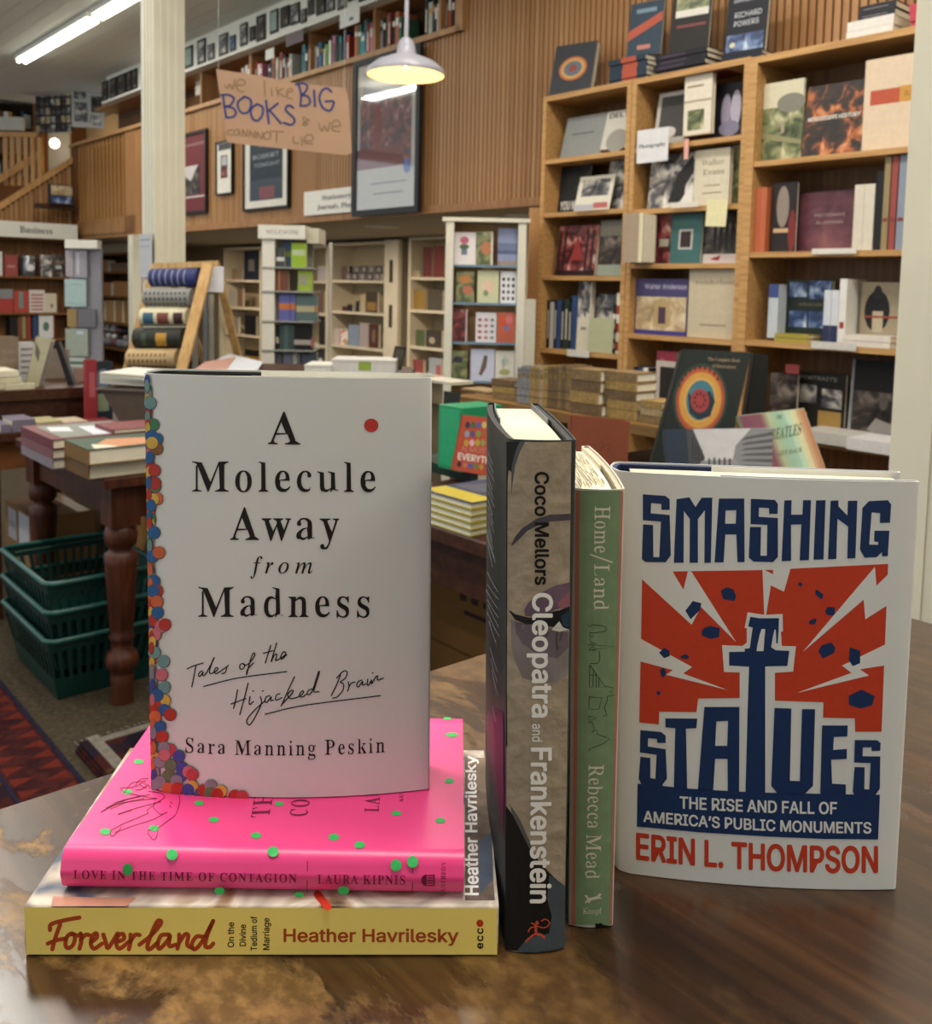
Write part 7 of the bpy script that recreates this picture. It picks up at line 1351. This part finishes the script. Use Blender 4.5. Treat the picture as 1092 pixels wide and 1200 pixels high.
def street(ar):
    ar.poly('cover_print', [(778, 503), (804, 503), (808, 553), (783, 555)], M_('2e3e50'), 1); ar.poly('cover_print', [(804, 503), (905, 501.5), (905, 552), (808, 553)], M_('c2c2c4'), 1)
    ar.poly('cover_print', [(804, 503), (812, 503), (826, 536), (822, 553), (808, 553)], M_('505256'), 1.6); ar.poly('cover_print', [(905, 502), (880, 502), (862, 522), (856, 553), (905, 553)], M_('8c8e92'), 1.6)
    for k in range(6): ar.poly('cover_print', [(905, 506 + k * 8), (874, 512 + k * 6.5), (868, 516 + k * 6), (905, 510 + k * 8)], M_('5c5e62'), 2)
    for k in range(4): ar.rect('cover_print', 811 + k * 3.5, 512 + k * 5, 812.5 + k * 3.5, 540, M_('383a3e'), 2.2)
    ar.poly('cover_print', [(822, 540), (862, 538), (870, 553), (815, 553)], M_('9a9a9c'), 2)
    for k in range(5): ar.rect('cover_print', 830 + k * 6, 537 - k % 2, 832 + k * 6, 546, M_('3a3c40'), 2.6)
qslab('book', 'book', 'landscape photo book with navy spine and monochrome street scene', [(788, 606), (905, 604), (905, 501.5), (778, 503)], 2.35, .22, .03, '3a4654', street, group=G4)
# riser with antique books
ra_, rb_ = rb(598, 480, 2.45)[0], rb(790, 500, 2.45)[0]; zr = .862
t = thing('book_riser', 'brown wooden riser shelf carrying rows of antique books', 'shelf', rmat(ra_ - .35, 2.45, 0)); Lr = rb_ - ra_ + .35; RW = wood('riser_wood', '5c4020', '7a5a30', '8f6c3c', (6, 60, 60))
MB().box(0, Lr, 0, .42, zr - .035, zr, RW).build('top_board', t); MB().box(0, .02, 0, .4, .72, zr - .035, RW).build('side_panel', t); MB().box(Lr - .02, Lr, 0, .4, .72, zr - .035, RW).build('side_panel', t)
AQ = [mat(c, .75, .25, var=.25, scale=60) for c in ('8a7350', '66523a', '9a8664', '57402a', '7a6444', '7a7a7c', '927848')]; NA = ['tan', 'brown', 'pale tan', 'dark brown', 'mid brown', 'grey marbled', 'honey']
r_ = random.Random(14); x = 606.; i = 0
while x < 667:
    wp = r_.uniform(4.2, 7); a0, a1 = rb(x, 450, 2.5)[0], rb(x + wp, 450, 2.5)[0]; h = rb(x, 428 + r_.uniform(0, 4), 2.5)[1] - zr; k = r_.randrange(7)
    spine_book(rmat(a0, 2.5, zr + .001), a1 - a0 - .0015, h, .11, AQ[k], '%s antique spine, %s from the left on the riser' % (NA[k], nth(i)), [('r', .15, .7, .85, .82, '8a6a30'), ('r', .1, .4, .9, .42, '4a3418'), ('r', .1, .2, .9, .22, '4a3418'), ('r', .1, .9, .9, .92, '4a3418')], 'antique books on the riser'); x += wp; i += 1
def oldpile(x0, x1, ytop, n, b, z, where, seed, yaw=0):
    r = random.Random(seed); a0, a1 = rb(x0, 470, b)[0], rb(x1, 470, b)[0]; zt_ = rb((x0 + x1) / 2, ytop, b)[1]; th = (zt_ - z) / n
    for i in range(n):
        k = r.choice((0, 1, 2, 4, 6)); flat_book(rmat(a0 + r.uniform(-.004, .004), b + r.uniform(-.004, .004), z + .001 + i * th), (a1 - a0) * r.uniform(.93, 1.0), .11, th - .0015, AQ[k], '%s antique book, %s up in the pile %s' % (NA[k], nth(i), where), 'antique books lying on the riser', yaw + r.uniform(-.03, .03))
oldpile(669, 706, 433, 4, 2.48, zr, 'right of the upright antique spines', 3); oldpile(708, 748, 436, 5, 2.50, zr, 'in the middle of the riser', 5); oldpile(750, 776, 470, 3, 2.50, zr, 'at the riser right end', 9)
oldpile(576, 604, 445, 3, 2.52, zr, 'left of the upright antique spines', 11); oldpile(540, 574, 457, 2, 2.6, zr, 'at the riser left end', 12)
b_w = onY(560, 450, 3.2)
o = flat_book(rmat(rb(500, 455, 2.75)[0], 2.70, zr + .0), .24, .14, .012, 'd8d2c0', 'white booklet lying at the riser left end', 'antique books on the riser')
qslab('book', 'book', 'small dark card standing beside the green box', [(519, 480), (538, 482), (540, 460), (520, 458)], 3.0, .1, .01, '2a2e2c', group=G4)
# cartons beneath that table
a, b = rz_(543, 800, 0); M = rmat(-2.02, 1.62, 0); carton(M, .42, .35, .30, '6a4a24', 'brown carton with dark print, lower one under the book table', [('r', .5, .55, .92, .85, '2a1c10'), ('r', .1, .1, .3, .2, '2a1c10')])
carton(rmat(-2.03, 1.63, .307), .40, .35, .24, '6a4a24', 'brown carton with barred print, upper one under the book table', [('r', .35 + .12 * k, .6, .42 + .12 * k, .85, '2a1c10') for k in range(4)] + [('r', .4, .45, .85, .5, '2a1c10')]); carton(rmat(-1.58, 1.62, 0), .40, .35, .42, '7a562c', 'plain brown carton beside the printed ones under the book table')
# goods on a table hidden behind the white book: only their tops show
Y3 = 3.1; z3 = .91; t = thing('low_table', 'table behind the standing white book, only its goods show', 'table', Matrix.Translation((-.75, 4.32, 0))); MB().box(-.35, .5, -.27, .27, z3 - .03, z3, WD).build('tabletop', t)
for x in (-.31, .46):
    for y in (-.24, .24): MB().box(x - .025, x + .025, y - .025, y + .025, 0, z3 - .03, WD).build('leg', t)
def sm_box(x0, x1, yt, Y, d, c, lab, cat='box', its=(), yaw=0, name='stationery_box', z=z3):
    p, q = onY(x0, 430, Y), onY(x1, 430, Y); zt_ = onY((x0 + x1) / 2, yt, Y).z; o = thing(name, lab, cat, Matrix.Translation((p.x, Y, z + .001)) @ Matrix.Rotation(yaw, 4, 'Z')); MB().box(0, q.x - p.x, 0, d, 0, zt_ - z, M_(c)).build('body', o); MB().box(-.002, q.x - p.x + .002, -.002, d + .002, zt_ - z, zt_ - z + .008, M_(c)).build('lid', o)
    if its: unit_art(o, its, q.x - p.x, zt_ - z, part='print')
sm_box(389, 463, 424, 4.12, .2, 'cfcdc6', 'white box with lime label showing over the white book', its=[('r', .42, .3, .62, 1, '9ab83c')]); sm_box(357, 388, 430, 4.1, .2, 'd8d6cc', 'white box edge beside the lime labelled box')
qslab('frame', 'frame', 'small black frame standing at the right end of the goods', [(457, 432), (470, 434), (476, 407), (463, 405)], 4.25, .1, .012, '1c1c1a', lambda ar: ar.poly('print', [(460, 430), (469, 431), (473.5, 410), (464.5, 408)], M_('4a4436'), 1))
for i, (pts, c, lab) in enumerate((([(228, 436), (300, 436), (308, 424), (268, 414)], 'c8d0d8', 'pale blue sheet over the white book top'), ([(222, 437), (262, 437), (276, 418), (240, 424)], 'c89484', 'pink and cream sheet over the white book top'))):
    zz = .925 + i * .004; q = [onz(x, y, zz) for x, y in pts]; o = tag(MB().add([p - q[0] for p in q] + [p - q[0] - V((0, 0, .004)) for p in q], [(0, 1, 2, 3), (7, 6, 5, 4), (0, 4, 5, 1), (1, 5, 6, 2), (2, 6, 7, 3), (3, 7, 4, 0)], M_(c)).build('magazine'), lab, 'magazine'); o.location = q[0]
# ------------------------------------------------------------------ settle shelved things so that nothing cuts into a shelf or a neighbour
def lbox(o):
    lo = [9e9] * 3; hi = [-9e9] * 3
    for c in [o] + list(o.children):
        if c.type != 'MESH': continue
        Mx = Matrix.Identity(4) if c is o else c.matrix_basis
        for v in c.data.vertices:
            p = Mx @ v.co
            for i in range(3): lo[i] = min(lo[i], p[i]); hi[i] = max(hi[i], p[i])
    return [V((x, y, z)) for x in (lo[0], hi[0]) for y in (lo[1], hi[1]) for z in (lo[2], hi[2])]
def settle(Fm, objs, cells=(), passes=7, tol=.0012):
    Fi = Fm.inverted(); L = {o: lbox(o) for o in objs}; W = {o: o.matrix_basis.copy() for o in objs}
    def bb(o):
        P = [Fi @ (W[o] @ p) for p in L[o]]; return [min(p[i] for p in P) for i in range(3)], [max(p[i] for p in P) for i in range(3)]
    def fit(o, ax, lo, hi):          # map the object's extent on one axis of the frame to lo..hi
        l, h = bb(o); s = (hi - lo) / max(h[ax] - l[ax], 1e-6); sc = [1, 1, 1]; sc[ax] = s; tr = [0, 0, 0]; tr[ax] = lo - l[ax] * s
        W[o] = Fm @ Matrix.Translation(tr) @ Matrix.Diagonal(sc + [1]) @ Fi @ W[o]
    cell = {}
    for o in objs:
        l, h = bb(o); c = [(x + y) / 2 for x, y in zip(l, h)]; best = None
        for k in cells:
            if k[0] - .06 < c[0] < k[1] + .06 and k[4] - .02 < l[2] + .03 < k[5] + .02 and c[1] > k[2] - .3:
                best = k if best is None or abs(c[0] - (k[0] + k[1]) / 2) < abs(c[0] - (best[0] + best[1]) / 2) else best
        cell[o] = best
    for it in range(passes):
        for o in objs:
            k = cell[o]
            if not k: continue
            l, h = bb(o)
            for ax in (0, 1, 2):
                lo, hi = k[2 * ax] + .001, k[2 * ax + 1] - .001; a, b = l[ax], h[ax]
                if a < lo or b > hi:
                    if ax == 2: fit(o, 2, max(a, lo) if it or a > lo else lo, min(b, hi))
                    elif b - a > hi - lo: fit(o, ax, lo, hi)
                    elif a < lo: fit(o, ax, lo, lo + b - a) if ax == 1 or lo - a < .03 else fit(o, ax, lo, b)
                    else: fit(o, ax, hi - b + a, hi) if ax == 1 or b - hi < .03 else fit(o, ax, a, hi)
        n = 0
        for i, p in enumerate(objs):
            for q in objs[i + 1:]:
                lp, hp = bb(p); lq, hq = bb(q); d = [min(hp[x], hq[x]) - max(lp[x], lq[x]) for x in range(3)]
                if min(d) <= 0: continue
                n += 1; wp, wq = hp[0] - lp[0], hq[0] - lq[0]
                if d[0] < .45 * max(wp, wq) and (d[0] < .05 or d[1] > .09) and d[0] < .9 * max(wp, wq):
                    big, oth = (p, q) if wp >= wq else (q, p); l, h = bb(big); lo_, ho = bb(oth)
                    if (l[0] + h[0]) < (lo_[0] + ho[0]): fit(big, 0, l[0], lo_[0] - tol)
                    else: fit(big, 0, ho[0] + tol, h[0])
                elif d[2] < min(d[1], .05):
                    up, dn = (p, q) if lp[2] > lq[2] else (q, p); l, h = bb(up); _, hd = bb(dn); fit(up, 2, hd[2] + tol, max(h[2], hd[2] + tol + .012))
                else:
                    bk, fr = (p, q) if lp[1] > lq[1] else (q, p); l, h = bb(bk); lf, hf = bb(fr); lim = cell[bk][3] - .002 if cell[bk] else h[1] + d[1] + tol
                    if hf[1] + tol + (h[1] - l[1]) <= lim: fit(bk, 1, hf[1] + tol, hf[1] + tol + h[1] - l[1])
                    elif lim - hf[1] > .012: fit(bk, 1, hf[1] + tol, lim)
                    else: fit(fr, 1, lf[1], max(lf[1] + .008, l[1] - tol))
        if not n: break
    for o in objs: o.matrix_basis = W[o]
tops = [o for o in COL.objects if o.parent is None and o.get('category')]
grp = lambda *g: [o for o in tops if o.get('group') in g]
def cellrow(a0, a1, b0, b1, zs, th=.027, ztop=9): z = list(zs) + [ztop + th]; return [(a0, a1, b0, b1, z[i], z[i + 1] - th) for i in range(len(z) - 1)]
gc = cellrow(-3.855, -3.262, 3.6, 4.205, (.60, .962, 1.385, 1.745, 2.05), ztop=2.38) + cellrow(-3.198, -2.56, 3.6, 4.205, (.66, 1.08, 1.45, 1.733, 2.055), ztop=2.38) + cellrow(-2.483, -1.645, 3.6, 4.205, (.25, .655, 1.086, 1.50, 1.92), ztop=2.37)
settle(RM, [o for o in grp(G) if (RI @ o.matrix_basis.translation).z < 2.3] + [o for o in tops if o.name.startswith('price_tag')], gc)
settle(RM, [o for o in grp(G, 'book stacks on the bookcase top') if (RI @ o.matrix_basis.translation).z > 2.3])
bz = sorted(z for z in shz if z > .1)
settle(RM, grp('books in the business bookcase', 'spines in the business bookcase') + [o for o in tops if o.name == 'tin_canister'], cellrow(AF - .285, AF + .05, bA + .033, bB - .033, bz, ztop=zt - .01))
def ucells(x0, x1, zs, b=LB_, ztop=None): a0, a1 = rb(x0, 340, b)[0], rb(x1, 340, b)[0]; return cellrow(a0 + .047, a1 - .047, b - .02, b + .315, sorted(z for z in zs), .032, ztop or zc_ - .03)
ug = grp('goods on the cream shelves', 'small boxes on the wide shelf')
settle(RM, ug, ucells(262, 306, zA) + ucells(340, 384, zB0) + ucells(386, 462, zB) + ucells(478, 540, zC))
settle(RM, grp('cartons on the stockroom shelves', 'plush toys on the stockroom shelf'), ucells(110, 160, zD, LD, rb(135, 296, LD)[1] - .03))
settle(Matrix.Identity(4), grp('notebooks in the white rack'), [(k[0], k[1], Yn - .05, Yn + .27, k[4], k[5]) for x0_, x1_ in ((onY(307, 300, Yn).x + .078, onY(307, 300, Yn).x + onY(358, 300, Yn).x - onY(307, 300, Yn).x + .12),) for k in cellrow(x0_, x1_, 0, 0, sorted(nz), .01, NZT)])
settle(RM, grp(G3)); settle(RM, grp(G2)); settle(RM, grp('antique books on the riser', 'antique books lying on the riser'))
